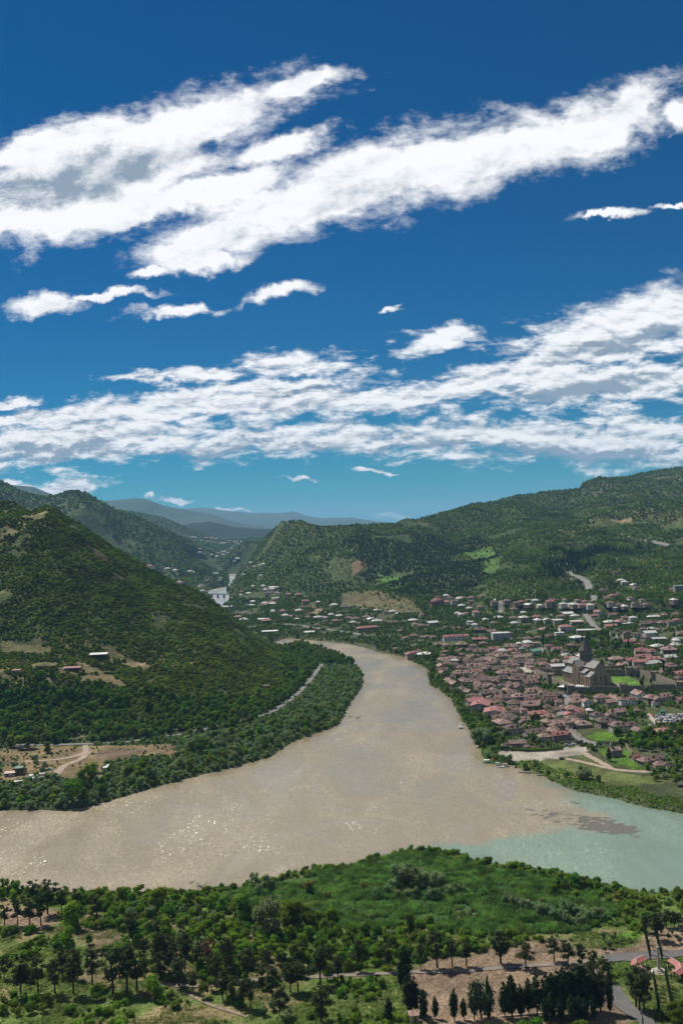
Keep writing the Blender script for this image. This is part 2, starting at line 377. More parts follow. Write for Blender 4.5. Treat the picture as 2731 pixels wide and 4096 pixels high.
Z4, _ = ridge_sheet(L4, 6700, 115, 1.0, 0.12, 22, 500, 95, 25)
L5 = [(300,2005,14000),(405,2002,14000),(488,1996,14000),(549,1993,14000),(601,2005,14000),(645,2022,14000),(723,2035,14000),(828,2053,14000),(889,2070,14000),(960,2092,14000),(1040,2110,14000)]
Z5, _ = ridge_sheet(L5, 10500, 150, 1.2, 0.2, 130, 1300, 101, 21)
L6 = [(500,2040,23000),(749,2033,23000),(801,2028,23000),(871,2037,23000),(941,2048,23000),(993,2057,23000),(1063,2060,23000),(1124,2061,23000),(1150,2056,23000),(1167,2052,23000),(1185,2057,23000),(1220,2066,23000),(1289,2072,23000),(1366,2070,23000),(1436,2083,23000),(1540,2100,23000),(1700,2110,23000),(2400,2100,23000)]
Z6, _ = ridge_sheet(L6, 16500, 165, 1.3, 0.3, 150, 1800, 111, 5)
L7 = [(-900,1900,9500),(-300,1915,9500),(0,1932,9500),(61,1939,9500),(131,1944,9500),(174,1961,9500),(222,1983,9500),(300,2030,9500),(420,2080,9500)]
Z7, _ = ridge_sheet(L7, 7500, 140, 1.2, 0.2, 40, 900, 121, 21)
near_r = sstep(d_riv, 10, 90)
lim = Zlow + np.clip(d_riv - 12, 0, None) * 0.42 + np.clip(d_riv - 160, 0, None) * 0.9
HZ = np.maximum.reduce([Zlow, ZH, np.where(d_riv > 8, np.minimum(ZR, Zlow + np.clip(d_riv - 10, 0, None) * 1.4), -9), np.where(d_riv > 10, np.minimum(Z2, lim), -9), np.minimum(Z3, lim), Z4, Z5, Z6, Z7])
HZ = HZ + mound * near_r

LY = np.log(YY)
def height(x, y):
    x = np.asarray(x, float); y = np.maximum(np.asarray(y, float), 61)
    u = np.clip((x / y - UU[0]) / (UU[1] - UU[0]), 0, len(UU) - 1.001)
    v = np.interp(y, YY, np.arange(len(YY))); v = np.clip(v, 0, len(YY) - 1.001)
    iu = u.astype(int); iv = v.astype(int); fu = u - iu; fv = v - iv
    return ((HZ[iv, iu] * (1 - fu) + HZ[iv, iu + 1] * fu) * (1 - fv) + (HZ[iv + 1, iu] * (1 - fu) + HZ[iv + 1, iu + 1] * fu) * fv)
def grid_value(A, x, y):
    u = np.clip((np.asarray(x) / np.asarray(y) - UU[0]) / (UU[1] - UU[0]), 0, len(UU) - 1.001)
    v = np.clip(np.interp(y, YY, np.arange(len(YY))), 0, len(YY) - 1.001)
    return A[np.round(v).astype(int), np.round(u).astype(int)]
_T = np.concatenate([np.linspace(300, 2200, 1400), np.geomspace(2210, 40000, 500)])
def hit(px, py, dz=0.0):
    """where the sight line through a picture point meets the ground (raised by dz)"""
    d = ray(px, py)
    X = d[0] * _T; Y = d[1] * _T; Zr = CAM[2] + d[2] * _T
    g = np.maximum(height(X, Y), 0) + dz
    k = np.argmax(Zr < g)
    if k == 0:
        t = _T[-1] if Zr[0] >= g[0] else _T[0]
    else:
        a = Zr[k - 1] - g[k - 1]; b = g[k] - Zr[k]
        t = _T[k - 1] + (_T[k] - _T[k - 1]) * a / (a + b + 1e-9)
    x, yv = d[0] * t, d[1] * t
    return float(x), float(yv), float(max(height(x, yv), 0))
def hitpoly(pts, dz=0.0):
    return [hit(px, py, dz)[:2] for px, py in pts]
# ------------------------------------------------------------------ object helpers
def tag(o, label=None, cat=None, group=None, kind=None):
    if label: o['label'] = label
    if cat: o['category'] = cat
    if group: o['group'] = group
    if kind: o['kind'] = kind
    return o
def link(name, me, mat=None, parent=None):
    o = bpy.data.objects.new(name, me); col.objects.link(o)
    if mat is not None and me is not None and not me.materials: me.materials.append(mat)
    if parent is not None: o.parent = parent
    return o
def empty(name, loc, rz=0.0, sc=1.0):
    o = bpy.data.objects.new(name, None); o.empty_display_size = 0.5
    o.location = loc; o.rotation_euler = (0, 0, rz)
    o.scale = (sc, sc, sc) if isinstance(sc, (int, float)) else sc
    col.objects.link(o); return o
def fast_mesh(name, verts, faces, smooth_shade=False, mat=None):
    me = bpy.data.meshes.new(name)
    verts = np.asarray(verts, np.float32); 
    if isinstance(faces, np.ndarray):
        n, k = faces.shape
        me.vertices.add(len(verts)); me.vertices.foreach_set('co', verts.ravel())
        me.loops.add(n * k); me.loops.foreach_set('vertex_index', faces.astype(np.int32).ravel())
        me.polygons.add(n); me.polygons.foreach_set('loop_start', np.arange(0, n * k, k, dtype=np.int32))
        try: me.polygons.foreach_set('loop_total', np.full(n, k, np.int32))
        except Exception: pass
        me.update(calc_edges=True)
    else:
        me.from_pydata([tuple(map(float, v)) for v in verts], [], [tuple(f) for f in faces]); me.update()
    if smooth_shade: me.polygons.foreach_set('use_smooth', np.ones(len(me.polygons), bool))
    if mat is not None: me.materials.append(mat)
    return me

# ------------------------------------------------------------------ materials
def new_mat(name, rough=0.8, spec=0.25):
    m = bpy.data.materials.new(name); m.use_nodes = True
    b = m.node_tree.nodes['Principled BSDF']
    b.inputs['Roughness'].default_value = rough
    b.inputs['Specular IOR Level'].default_value = spec
    return m, m.node_tree, b
def simple_mat(name, c, rough=0.8, var=0.25, scale=3.0, spec=0.2, rnd=0.0, metal=0.0, detail=5, hue=0.0):
    """colour with fine mottling; rnd: variation from one object to the next"""
    m, t, b = new_mat(name, rough, spec)
    b.inputs['Metallic'].default_value = metal
    tcn = t.nodes.new('ShaderNodeTexCoord')
    n = noise(t, tcn.outputs['Object'], scale, detail, 0.6)
    f = smooth(t, n, 0.3, 0.7, 1 - var, 1 + var)
    if rnd > 0:
        oi = t.nodes.new('ShaderNodeObjectInfo')
        f = mathn(t, 'MULTIPLY', f, mathn(t, 'ADD', mathn(t, 'MULTIPLY', oi.outputs['Random'], 2 * rnd), 1 - rnd))
    c2 = mixc(t, 1.0, c, None or (1, 1, 1), 'MULTIPLY')
    mm = t.nodes.new('ShaderNodeVectorMath'); mm.operation = 'SCALE'
    mm.inputs[0].default_value = c; t.links.new(f, mm.inputs['Scale'])
    outc = mm.outputs[0]
    if hue > 0:
        h = t.nodes.new('ShaderNodeHueSaturation')
        oi2 = t.nodes.new('ShaderNodeObjectInfo')
        wn = t.nodes.new('ShaderNodeTexWhiteNoise'); wn.noise_dimensions = '1D'; t.links.new(oi2.outputs['Random'], wn.inputs['W'])
        t.links.new(mathn(t, 'ADD', mathn(t, 'MULTIPLY', wn.outputs['Value'], 2 * hue), 0.5 - hue), h.inputs['Hue'])
        t.links.new(outc, h.inputs['Color']); outc = h.outputs[0]
    t.links.new(outc, b.inputs['Base Color'])
    return m
def leaf_mat(name, c, rnd=0.35, hue=0.03, trans=0.35, clump=0.35, cscale=0.35):
    m = bpy.data.materials.new(name); m.use_nodes = True; t = m.node_tree; t.nodes.clear()
    oi = t.nodes.new('ShaderNodeObjectInfo')
    wn = t.nodes.new('ShaderNodeTexWhiteNoise'); wn.noise_dimensions = '1D'; t.links.new(oi.outputs['Random'], wn.inputs['W'])
    geo = t.nodes.new('ShaderNodeNewGeometry')
    n = noise(t, geo.outputs['Position'], cscale, 4, 0.6)
    f = mathn(t, 'MULTIPLY', smooth(t, n, 0.3, 0.7, 1 - clump, 1 + clump),
              mathn(t, 'ADD', mathn(t, 'MULTIPLY', oi.outputs['Random'], 2 * rnd), 1 - rnd))
    mm = t.nodes.new('ShaderNodeVectorMath'); mm.operation = 'SCALE'; mm.inputs[0].default_value = c; t.links.new(f, mm.inputs['Scale'])
    h = t.nodes.new('ShaderNodeHueSaturation'); t.links.new(mm.outputs[0], h.inputs['Color'])
    t.links.new(mathn(t, 'ADD', mathn(t, 'MULTIPLY', wn.outputs['Value'], 2 * hue), 0.5 - hue), h.inputs['Hue'])
    d = t.nodes.new('ShaderNodeBsdfDiffuse'); tr = t.nodes.new('ShaderNodeBsdfTranslucent')
    t.links.new(h.outputs[0], d.inputs[0]); t.links.new(h.outputs[0], tr.inputs[0])
    mx = t.nodes.new('ShaderNodeMixShader'); mx.inputs[0].default_value = trans
    t.links.new(d.outputs[0], mx.inputs[1]); t.links.new(tr.outputs[0], mx.inputs[2])
    o = t.nodes.new('ShaderNodeOutputMaterial'); t.links.new(mx.outputs[0], o.inputs[0])
    return m

# ------------------------------------------------------------------ terrain with land cover
C_UNDER = np.array((0.050, 0.068, 0.022)); C_DRY = np.array((0.245, 0.186, 0.100)); C_SOIL = np.array((0.205, 0.150, 0.102))
C_MEAD = np.array((0.085, 0.125, 0.030)); C_LAWN = np.array((0.075, 0.15, 0.018)); C_GRAVEL = np.array((0.30, 0.265, 0.22))
C_TOWN = np.array((0.075, 0.082, 0.042)); C_ROCK = np.array((0.10, 0.085, 0.07)); C_OLIVE = np.array((0.105, 0.125, 0.04))
def z5(p): return [(x * .8712, 3296 + y * .8712) for x, y in p]
def z6(p): return [(1366 + x * .8712, 3296 + y * .8712) for x, y in p]
def z3(p): return [(x * .8712, 2550 + y * .8712) for x, y in p]
def z2(p): return [(1366 + x * .8712, 1800 + y * .8712) for x, y in p]
def zc0(p): return [(x * .4464, 2900 + y * .4464) for x, y in p]
def zt1(p): return [(2050 + x * .4343, 2500 + y * .4343) for x, y in p]
def zt2(p): return [(1650 + x * .3827, 2560 + y * .3827) for x, y in p]
def zt3(p): return [(2250 + x * .3068, 2750 + y * .3068) for x, y in p]
def zt4(p): return [(1050 + x * .4145, 2350 + y * .4145) for x, y in p]
def zt5(p): return [(1700 + x * .4145, 2300 + y * .4145) for x, y in p]
def zt6(p): return [(2250 + x * .3068, 2250 + y * .3068) for x, y in p]
def zr3(p): return [(1850 + x * .287, 2850 + y * .287) for x, y in p]
def zf7(p): return [(1400 + x * .4464, 3500 + y * .4464) for x, y in p]
def zf8(p): return [(2000 + x * .4662, 3500 + y * .4662) for x, y in p]
def zf0(p): return [(x * .4464, 3500 + y * .4464) for x, y in p]

COLR = np.empty(GX.shape + (3,))
n1 = fbm(GX / 25, GY / 25, 4, 200); n2 = fbm(GX / 7, GY / 7, 3, 210); n3 = fbm(GX / 90, GY / 90, 4, 220)
COLR[:] = C_UNDER
COLR *= (0.75 + 0.5 * n1)[..., None]
def paint(mask, c, soft=None):
    m = np.asarray(mask, float)[..., None]
    COLR[:] = COLR * (1 - m) + np.asarray(c) * (0.85 + 0.3 * n2)[..., None] * m
def poly_mask(pts, blur=3.0, wob=4.0):
    poly = np.array(hitpoly(pts))
    x0, y0 = poly.min(0) - blur - wob * 3; x1, y1 = poly.max(0) + blur + wob * 3
    sel = (GX > x0) & (GX < x1) & (GY > y0) & (GY < y1)
    out = np.zeros(GX.shape)
    if not sel.any(): return out
    gx, gy = GX[sel], GY[sel]
    wx = gx + (vnoise(gx / 6, gy / 6, 301) - 0.5) * 2 * wob; wy = gy + (vnoise(gx / 6, gy / 6, 302) - 0.5) * 2 * wob
    ins = inside_poly(wx, wy, poly); d = dist_poly(wx, wy, poly) * np.where(ins, 1, -1)
    out[sel] = sstep(d, -blur, blur)
    return out
# foreground meadow, mixed green and dry
paint(is_near, C_MEAD); paint(is_near * sstep(n1 + 0.5 * n2, 0.80, 0.98) * 0.8, C_DRY * 0.8)
# left hill: dry grass showing between the shrubs
onhill = (ZH > Zlow + 1.0) & (T_LEFT > 0) & (T_LEFT < 1.2)
paint(onhill * sstep(n1 * 0.6 + n3 * 0.6, 0.64, 0.82) * 0.45, C_DRY * 0.8)
# far country
far = sstep(GY, 3300, 5200)
paint(far, np.array((0.034, 0.052, 0.024)))
fl = fbm(GX / 500, GY / 1200, 3, 230)
paint((Z4 > HZ - 2) * 1.0, np.array((0.012, 0.022, 0.016)))  # middle hill: cloud shadow painted in as near-black forest colour
paint(sstep(GY, 8300, 9500) * (Z4 < HZ - 1) * (Z3 < HZ - 1) * sstep(fl, 0.5, 0.56) * (HZ < 190) * 0.8, np.array((0.085, 0.10, 0.045)))
onright = (ZR > Zlow) & (T_RIGHT > 0)
paint(onright * sstep(n3, 0.60, 0.75) * 0.55 * (GY < 4600), np.array((0.085, 0.11, 0.04)))
rock = z2([(1105,200),(1105,150),(1180,125),(1300,135),(1250,190),(1180,205)])
paint(poly_mask(rock, 8, 12) * 0.7, np.array((0.12, 0.10, 0.085)))
is_townland = is_town & (GY < 2400) & (ZR < Zlow + 2)
paint(is_townland * (0.35 + 0.4 * sstep(n1, 0.4, 0.6)), C_TOWN)
POLY = {}
def zone(name, pts, c=None, blur=3.0, wob=4.0, amt=1.0):
    POLY[name] = np.array(hitpoly(pts))
    if c is not None: paint(poly_mask(pts, blur, wob) * amt, c)
zone('clear_left_bank', zc0([(0,205),(500,190),(780,190),(1568,170),(1600,270),(1250,290),(1000,330),(900,400),(950,480),(560,500),(470,420),(0,540)]), C_DRY * 0.66, 3, 6)
zone('clear_brown', zc0([(860,240),(1250,215),(1240,280),(980,310),(830,300)]), C_SOIL * 0.62, 4, 6)
zone('cliff', z3([(0,180),(230,195),(400,170),(560,165),(585,265),(420,285),(0,300)]), C_DRY * 0.72, 3, 6, 0.85)
zone('terrace', z3([(0,115),(300,110),(520,50),(600,100),(880,110),(760,140),(560,165),(400,165),(230,190),(0,178)]), C_DRY * 0.9, 4, 7, 0.42)
zone('spur', z3([(540,130),(700,105),(900,110),(905,125),(700,130),(560,150)]), C_DRY * 1.05, 3, 4, 0.8)
zone('terrace2', z3([(0,10),(500,30),(560,60),(200,75),(0,60)]), C_DRY * 0.95, 4, 8, 0.3)
zone('hilltop', [(0,2100),(60,2080),(150,2040),(200,2030),(180,2075),(90,2120),(0,2200)], C_DRY, 4, 8, 0.4)
zone('brown_hill', [(330,2130),(420,2220),(520,2330),(440,2390),(350,2270),(280,2180)], np.array((0.12, 0.085, 0.055)), 14, 16, 0.55)
# foreground
zone('dry_left', zf0([(0,290),(110,240),(420,330),(550,360),(540,450),(300,500),(0,510)]), C_SOIL, 3, 4)
zone('dry_left_top', zf0([(0,190),(110,205),(90,270),(0,270)]), C_DRY, 2, 3)
zone('dry_strip', zf0([(700,480),(1090,500),(1060,620),(930,680),(930,980),(720,980),(760,640)]), C_SOIL * 0.8, 4, 5, 0.8)
zone('dry_clearing', [(1645,3860),(1739,3832),(1824,3826),(1904,3808),(1976,3799),(2060,3781),(2107,3761),(2158,3770),(2270,3761),(2382,3798),(2466,3803),(2545,3775),(2587,3714),(2640,3702),(2800,3690),(2800,3817),(2410,3826),(2450,3960),(2560,4096),(1700,4110),(1660,3990),(1632,3930)], C_SOIL * 0.92, 2, 4)
zone('lawn', [(2430,3852),(2731,3832),(2850,3826),(2850,4110),(2600,4110),(2500,4010),(2452,3960)], C_MEAD * 1.05, 3, 3)
zone('lawn_green', [(2440,3856),(2540,3850),(2545,3900),(2500,3930),(2452,3925)], C_LAWN * 0.9, 5, 5)
zone('lawn_dry', [(2560,3880),(2660,3890),(2650,4000),(2590,4050),(2540,3960)], C_DRY * 0.7, 8, 8, 0.6)
zone('sand_spot', zf8([(735,215),(860,240),(1000,270),(1000,300),(850,275),(740,240)]), C_SOIL * 0.9, 2, 3)
zone('yellow_green', zf8([(985,530),(1150,495),(1230,500),(1220,555),(1000,560)]), C_LAWN * 1.2, 2, 3)
zone('pale_reedgrass', zf8([(80,500),(300,480),(500,490),(560,530),(330,550),(100,580)]), np.array((0.16, 0.15, 0.065)), 4, 5)
MARSH = [(870,3592),(1133,3522),(1366,3477),(1610,3418),(1715,3414),(1976,3482),(2185,3512),(2350,3562),(2480,3640),(2350,3720),(2250,3733),(1900,3742),(1690,3706),(1400,3720),(1200,3650),(1000,3625)]
zone('marsh', MARSH, np.array((0.035, 0.08, 0.02)), 2, 3)
# right bank
zone('gravel_lot', zr3([(440,545),(650,540),(1000,528),(1390,495),(1568,470),(1700,470),(1740,520),(1700,580),(1560,600),(1330,605),(1300,655),(1000,662),(720,692),(640,640),(500,590)]), C_GRAVEL, 1.5, 3)
zone('river_meadow', zr3([(720,700),(1000,665),(1300,660),(1600,690),(2000,800),(2400,880),(2900,880),(2900,960),(2300,1010),(1900,1010),(1500,930),(1120,870),(1000,830),(780,760)]), C_OLIVE, 3, 4)
zone('dry_patch', zr3([(1500,850),(1568,845),(1600,900),(1520,900)]), C_SOIL, 2, 3)
zone('island_grass', zt3([(200,900),(330,900),(530,1000),(500,1030),(230,960)]), C_OLIVE * 0.9, 2, 2)
zone('meadow', zt3([(480,560),(640,590),(870,640),(790,705),(450,700),(250,640)]), C_LAWN, 2, 3)
zone('chapel_lawn', zt3([(500,760),(620,780),(640,880),(780,890),(800,760),(900,880),(940,930),(960,1010),(1150,1050),(1150,1080),(900,1060),(700,1010),(540,920),(460,850)]), C_LAWN, 2, 2)
zone('car_park', zt3([(1195,375),(1300,340),(1700,340),(1700,470),(1300,475),(1200,430)]), C_GRAVEL * 0.75, 1.5, 1)
zone('court_lawn', zt1([(905,475),(1060,470),(1180,540),(1260,572),(1020,578),(920,520)]), C_LAWN * 1.15, 1, 0.5)
zone('court_lawn_far', zt1([(380,490),(530,487),(540,505),(400,512)]), C_LAWN, 1, 0.5)
zone('court_gravel', zt1([(410,512),(560,505),(560,540),(480,540)]), C_GRAVEL, 1, 0.5)
zone('court_path', zt1([(915,535),(960,540),(1040,572),(985,574)]), C_GRAVEL, 1, 0.5)
zone('plaza', zt1([(40,390),(105,383),(205,432),(170,470),(60,440)]), C_GRAVEL * 1.25, 1.5, 1)
zone('dry_mound', z2([(0,660),(190,650),(330,690),(380,760),(250,745),(100,720),(0,720)]), C_DRY * 0.60, 8, 14, 0.6)
zone('mound_scar', zt4([(350,240),(520,170),(640,230),(560,255),(420,255)]), C_SOIL, 5, 6, 0.9)
zone('scree', z2([(55,515),(115,500),(112,540),(45,578)]), np.array((0.20, 0.12, 0.085)), 6, 8, 0.9)
zone('green_field', z2([(535,455),(690,440),(730,500),(700,570),(640,575),(660,515),(590,500)]), np.array((0.075, 0.15, 0.03)), 8, 8, 0.9)
zone('green_field2', z2([(150,570),(250,580),(305,640),(240,622)]), np.array((0.08, 0.16, 0.03)), 6, 6, 0.9)
zone('light_slope', z2([(1090,280),(1400,230),(1568,260),(1568,340),(1250,330),(1100,400),(960,380)]), np.array((0.14, 0.13, 0.05)), 30, 30, 0.5)
zone('scar', z2([(1230,315),(1340,312),(1330,328),(1240,325)]), C_DRY * 1.1, 5, 5, 0.9)
zone('pine_wood', z2([(30,410),(400,390),(690,405),(690,440),(620,470),(540,470),(530,500),(660,500),(640,620),(560,660),(300,660),(110,560),(60,500)]))
zone('cypress_wood', z2([(960,465),(1200,450),(1370,450),(1140,520),(1140,560),(1030,590),(960,540)]))
zone('pine_low', z2([(330,690),(640,610),(640,650),(420,690)]))
zone('scar_dry_right', z2([(970,585),(1050,575),(1060,605),(980,608)]), C_SOIL * 0.9, 4, 4)

m_ground, t, b = new_mat('ground_cover', 0.95, 0.1)
at = t.nodes.new('ShaderNodeAttribute'); at.attribute_name = 'cover'
geo = t.nodes.new('ShaderNodeNewGeometry')
na = noise(t, geo.outputs['Position'], 0.9, 5, 0.65); nb = noise(t, geo.outputs['Position'], 0.06, 5, 0.6); nc = noise(t, geo.outputs['Position'], 0.008, 6, 0.62)
f = mathn(t, 'MULTIPLY', smooth(t, na, 0.3, 0.72, 0.55, 1.4), smooth(t, nb, 0.3, 0.7, 0.72, 1.28))
f = mathn(t, 'MULTIPLY', f, smooth(t, nc, 0.3, 0.7, 0.78, 1.22))
mm = t.nodes.new('ShaderNodeVectorMath'); mm.operation = 'SCALE'; t.links.new(at.outputs['Color'], mm.inputs[0]); t.links.new(f, mm.inputs['Scale'])
t.links.new(mm.outputs[0], b.inputs['Base Color'])
bp = t.nodes.new('ShaderNodeBump'); bp.inputs['Strength'].default_value = 0.6; bp.inputs['Distance'].default_value = 1.2
t.links.new(noise(t, geo.outputs['Position'], 0.35, 6, 0.65), bp.inputs['Height'])
bp2 = t.nodes.new('ShaderNodeBump'); bp2.inputs['Strength'].default_value = 0.7; bp2.inputs['Distance'].default_value = 14
t.links.new(noise(t, geo.outputs['Position'], 0.03, 6, 0.68), bp2.inputs['Height']); t.links.new(bp.outputs[0], bp2.inputs['Normal'])
t.links.new(bp2.outputs[0], b.inputs['Normal'])

nr, ncn = GX.shape
verts = np.stack([GX, GY, HZ], -1).reshape(-1, 3)
idx = np.arange(nr * ncn).reshape(nr, ncn)
faces = np.stack([idx[:-1, :-1], idx[:-1, 1:], idx[1:, 1:], idx[1:, :-1]], -1).reshape(-1, 4)
# drop the river bed far from the banks: never seen under the turbid water
dr = d_riv.reshape(-1); keep = ~(dr[faces] < -25).all(1)
faces = faces[keep]
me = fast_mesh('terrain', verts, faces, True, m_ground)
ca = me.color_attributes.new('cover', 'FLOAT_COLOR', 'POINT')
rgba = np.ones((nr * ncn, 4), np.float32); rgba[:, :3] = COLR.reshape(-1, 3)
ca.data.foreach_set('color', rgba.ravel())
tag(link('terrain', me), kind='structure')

# ------------------------------------------------------------------ river water
m_water, t, b = new_mat('river_water', 0.27, 0.5)
at = t.nodes.new('ShaderNodeAttribute'); at.attribute_name = 'silt'
geo = t.nodes.new('ShaderNodeNewGeometry')
mp = t.nodes.new('ShaderNodeMapping'); mp.inputs['Rotation'].default_value = (0, 0, R(35)); mp.inputs['Scale'].default_value = (1.0, 0.45, 1)
t.links.new(geo.outputs['Position'], mp.inputs['Vector'])
w1 = noise(t, mp.outputs[0], 0.34, 6, 0.72, 0.3); w2 = noise(t, mp.outputs[0], 0.05, 4, 0.55)
gust = smooth(t, noise(t, mp.outputs[0], 0.012, 5, 0.6, 1.5), 0.40, 0.64, 0.12, 0.75)
t.links.new(mathn(t, 'ADD', mathn(t, 'MULTIPLY', gust, 0.38), 0.14), b.inputs['Roughness'])
bp = t.nodes.new('ShaderNodeBump'); bp.inputs['Distance'].default_value = 1.6
t.links.new(mathn(t, 'MULTIPLY', gust, 0.8), bp.inputs['Strength'])
t.links.new(mathn(t, 'ADD', mathn(t, 'MULTIPLY', w1, 1.0), mathn(t, 'MULTIPLY', w2, 0.6)), bp.inputs['Height'])
vor = t.nodes.new('ShaderNodeTexVoronoi'); vor.inputs['Scale'].default_value = 1.5; vor.inputs['Randomness'].default_value = 1.0   # wavelet facets that catch the sun
t.links.new(mp.outputs[0], vor.inputs['Vector'])
tilt = vmath(t, 'MULTIPLY', vmath(t, 'SUBTRACT', vor.outputs['Color'], (0.5, 0.5, 0.0)), (0.95, 0.95, 0.0))
scl = t.nodes.new('ShaderNodeVectorMath'); scl.operation = 'SCALE'; t.links.new(tilt, scl.inputs[0])
t.links.new(smooth(t, noise(t, mp.outputs[0], 0.02, 4, 0.6, 1.0), 0.38, 0.60, 0.35, 1.0), scl.inputs['Scale'])
nn = vmath(t, 'NORMALIZE', vmath(t, 'ADD', bp.outputs[0], scl.outputs[0]))
fac = t.nodes.new('ShaderNodeBsdfGlossy'); fac.inputs['Roughness'].default_value = 0.16; fac.inputs['Color'].default_value = (1, 1, 1, 1); t.links.new(nn, fac.inputs['Normal'])
fr = t.nodes.new('ShaderNodeFresnel'); fr.inputs['IOR'].default_value = 1.33; t.links.new(nn, fr.inputs['Normal'])
mxw = t.nodes.new('ShaderNodeMixShader'); t.links.new(mathn(t, 'MULTIPLY', fr.outputs[0], 0.32), mxw.inputs[0]); t.links.new(b.outputs[0], mxw.inputs[1]); t.links.new(fac.outputs[0], mxw.inputs[2])
b.inputs['Specular IOR Level'].default_value = 0.45
t.links.new(mxw.outputs[0], t.nodes['Material Output'].inputs['Surface'])
t.links.new(bp.outputs[0], b.inputs['Normal'])
sw = noise(t, mp.outputs[0], 0.02, 5, 0.6, 1.0)
mm = t.nodes.new('ShaderNodeVectorMath'); mm.operation = 'SCALE'; t.links.new(at.outputs['Color'], mm.inputs[0])
t.links.new(smooth(t, sw, 0.3, 0.7, 0.88, 1.12), mm.inputs['Scale'])  # soft sheen streaks painted into the water colour
t.links.new(mm.outputs[0], b.inputs['Base Color'])
wu = np.linspace(-0.60, 0.60, 330); wy = np.geomspace(380, 4600, 520)
WU, WY = np.meshgrid(wu, wy); WX = WU * WY
teal_poly = np.array([onz(*p) for p in [(1600,3398),(1700,3388),(1793,3374),(1860,3366),(1900,3352),(2028,3328),(2150,3308),(2280,3300),(2420,3296),(2380,3262),(2280,3218),(2200,3170),(2140,3118),(2110,3095),(2200,3080),(2446,3100),(2900,3180),(3400,3300),(3400,3800),(2000,3700),(1640,3500)]])
jx = WX + (fbm(WX / 14, WY / 14, 4, 400) - 0.5) * 26 + (fbm(WX / 45, WY / 45, 3, 405) - 0.5) * 30; jy = WY + (fbm(WX / 14, WY / 14, 4, 410) - 0.5) * 26 + (fbm(WX / 45, WY / 45, 3, 415) - 0.5) * 30
ins = inside_poly(jx, jy, teal_poly); dd = dist_poly(jx, jy, teal_poly) * np.where(ins, 1, -1)
tm = sstep(dd, -6, 14)[..., None]
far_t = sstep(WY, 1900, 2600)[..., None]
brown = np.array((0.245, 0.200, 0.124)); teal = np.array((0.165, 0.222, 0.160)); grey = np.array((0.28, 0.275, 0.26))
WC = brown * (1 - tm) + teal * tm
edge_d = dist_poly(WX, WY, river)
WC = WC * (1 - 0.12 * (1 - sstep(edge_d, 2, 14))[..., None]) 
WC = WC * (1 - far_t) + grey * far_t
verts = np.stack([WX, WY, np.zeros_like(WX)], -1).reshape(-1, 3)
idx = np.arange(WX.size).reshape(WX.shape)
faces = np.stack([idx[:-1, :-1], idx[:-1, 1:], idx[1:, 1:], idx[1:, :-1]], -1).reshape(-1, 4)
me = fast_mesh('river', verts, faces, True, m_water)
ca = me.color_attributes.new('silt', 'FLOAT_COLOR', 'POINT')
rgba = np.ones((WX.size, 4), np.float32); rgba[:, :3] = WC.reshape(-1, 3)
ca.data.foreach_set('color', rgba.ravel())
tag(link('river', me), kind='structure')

# ------------------------------------------------------------------ haze
m_haze = bpy.data.materials.new('haze_air'); m_haze.use_nodes = True; t = m_haze.node_tree; t.nodes.clear()
pv = t.nodes.new('ShaderNodeVolumePrincipled'); pv.inputs['Color'].default_value = (0.34, 0.68, 1.0, 1)
pv.inputs['Density'].default_value = HAZE_DENSITY if 'HAZE_DENSITY' in globals() else 3.6e-5
pv.inputs['Anisotropy'].default_value = 0.0
o = t.nodes.new('ShaderNodeOutputMaterial'); t.links.new(pv.outputs[0], o.inputs['Volume'])
bx = [(-30000, -120, -12), (30000, -120, -12), (30000, 50000, -12), (-30000, 50000, -12)]
top = float(HZ.max()) + 40
vb = bx + [(x, y, top) for x, y, _ in bx]
me = fast_mesh('haze', vb, [(3, 2, 1, 0), (4, 5, 6, 7), (0, 1, 5, 4), (1, 2, 6, 5), (2, 3, 7, 6), (3, 0, 4, 7)], False, m_haze)
tag(link('haze', me), kind='stuff')

# ------------------------------------------------------------------ roads and paths
def strip(name, pts, width, mat, lift=0.22, world=False, step=4.0):
    P = np.array(pts if world else hitpoly(pts))
    seg = np.r_[0, np.cumsum(np.hypot(*np.diff(P, axis=0).T))]
    s = np.arange(0, seg[-1], step)
    # smooth the polyline
    x = np.interp(s, seg, P[:, 0]); yv = np.interp(s, seg, P[:, 1])
    if len(s) > 12: x = smooth1(x, 5); yv = smooth1(yv, 5)
    tx = np.gradient(x); ty = np.gradient(yv); L = np.hypot(tx, ty) + 1e-9
    nx, ny = -ty / L, tx / L
    cols = []
    for k in (-0.5, -0.17, 0.17, 0.5):
        w = width * (1 + 0.5 * (vnoise(s / 5 + k * 9, s * 0, 5) - 0.5)) if width > 0 else width
        X = x + nx * w * k; Y = yv + ny * w * k
        zz = np.maximum.reduce([height(X, Y), height(X + tx / L, Y + ty / L), height(X - tx / L, Y - ty / L)])
        cols.append(np.stack([X, Y, zz + lift], -1))
    V = np.stack(cols, 1).reshape(-1, 3); n = len(s)
    F = []
    for i in range(n - 1):
        for k in range(3):
            F.append((i * 4 + k, (i + 1) * 4 + k, (i + 1) * 4 + k + 1, i * 4 + k + 1))
    me = fast_mesh(name, V, F, True, mat)
    o = tag(link(name, me), kind='structure')
    return np.stack([x, yv], -1)
m_asphalt = simple_mat('asphalt', (0.10, 0.097, 0.094), 0.9, 0.15, 0.3)
m_gravel = simple_mat('gravel_track', (0.27, 0.215, 0.165), 0.95, 0.25, 0.4)
m_paleroad = simple_mat('pale_road', (0.155, 0.148, 0.138), 0.9, 0.15, 0.3)
R_LEFT = strip('road', z3([(-300,492),(0,490),(150,495),(300,492),(420,490),(600,478),(880,436),(1040,401),(1130,379),(1250,343),(1330,290),(1400,225),(1440,175),(1480,120)]), 5.0, m_paleroad, 0.3)
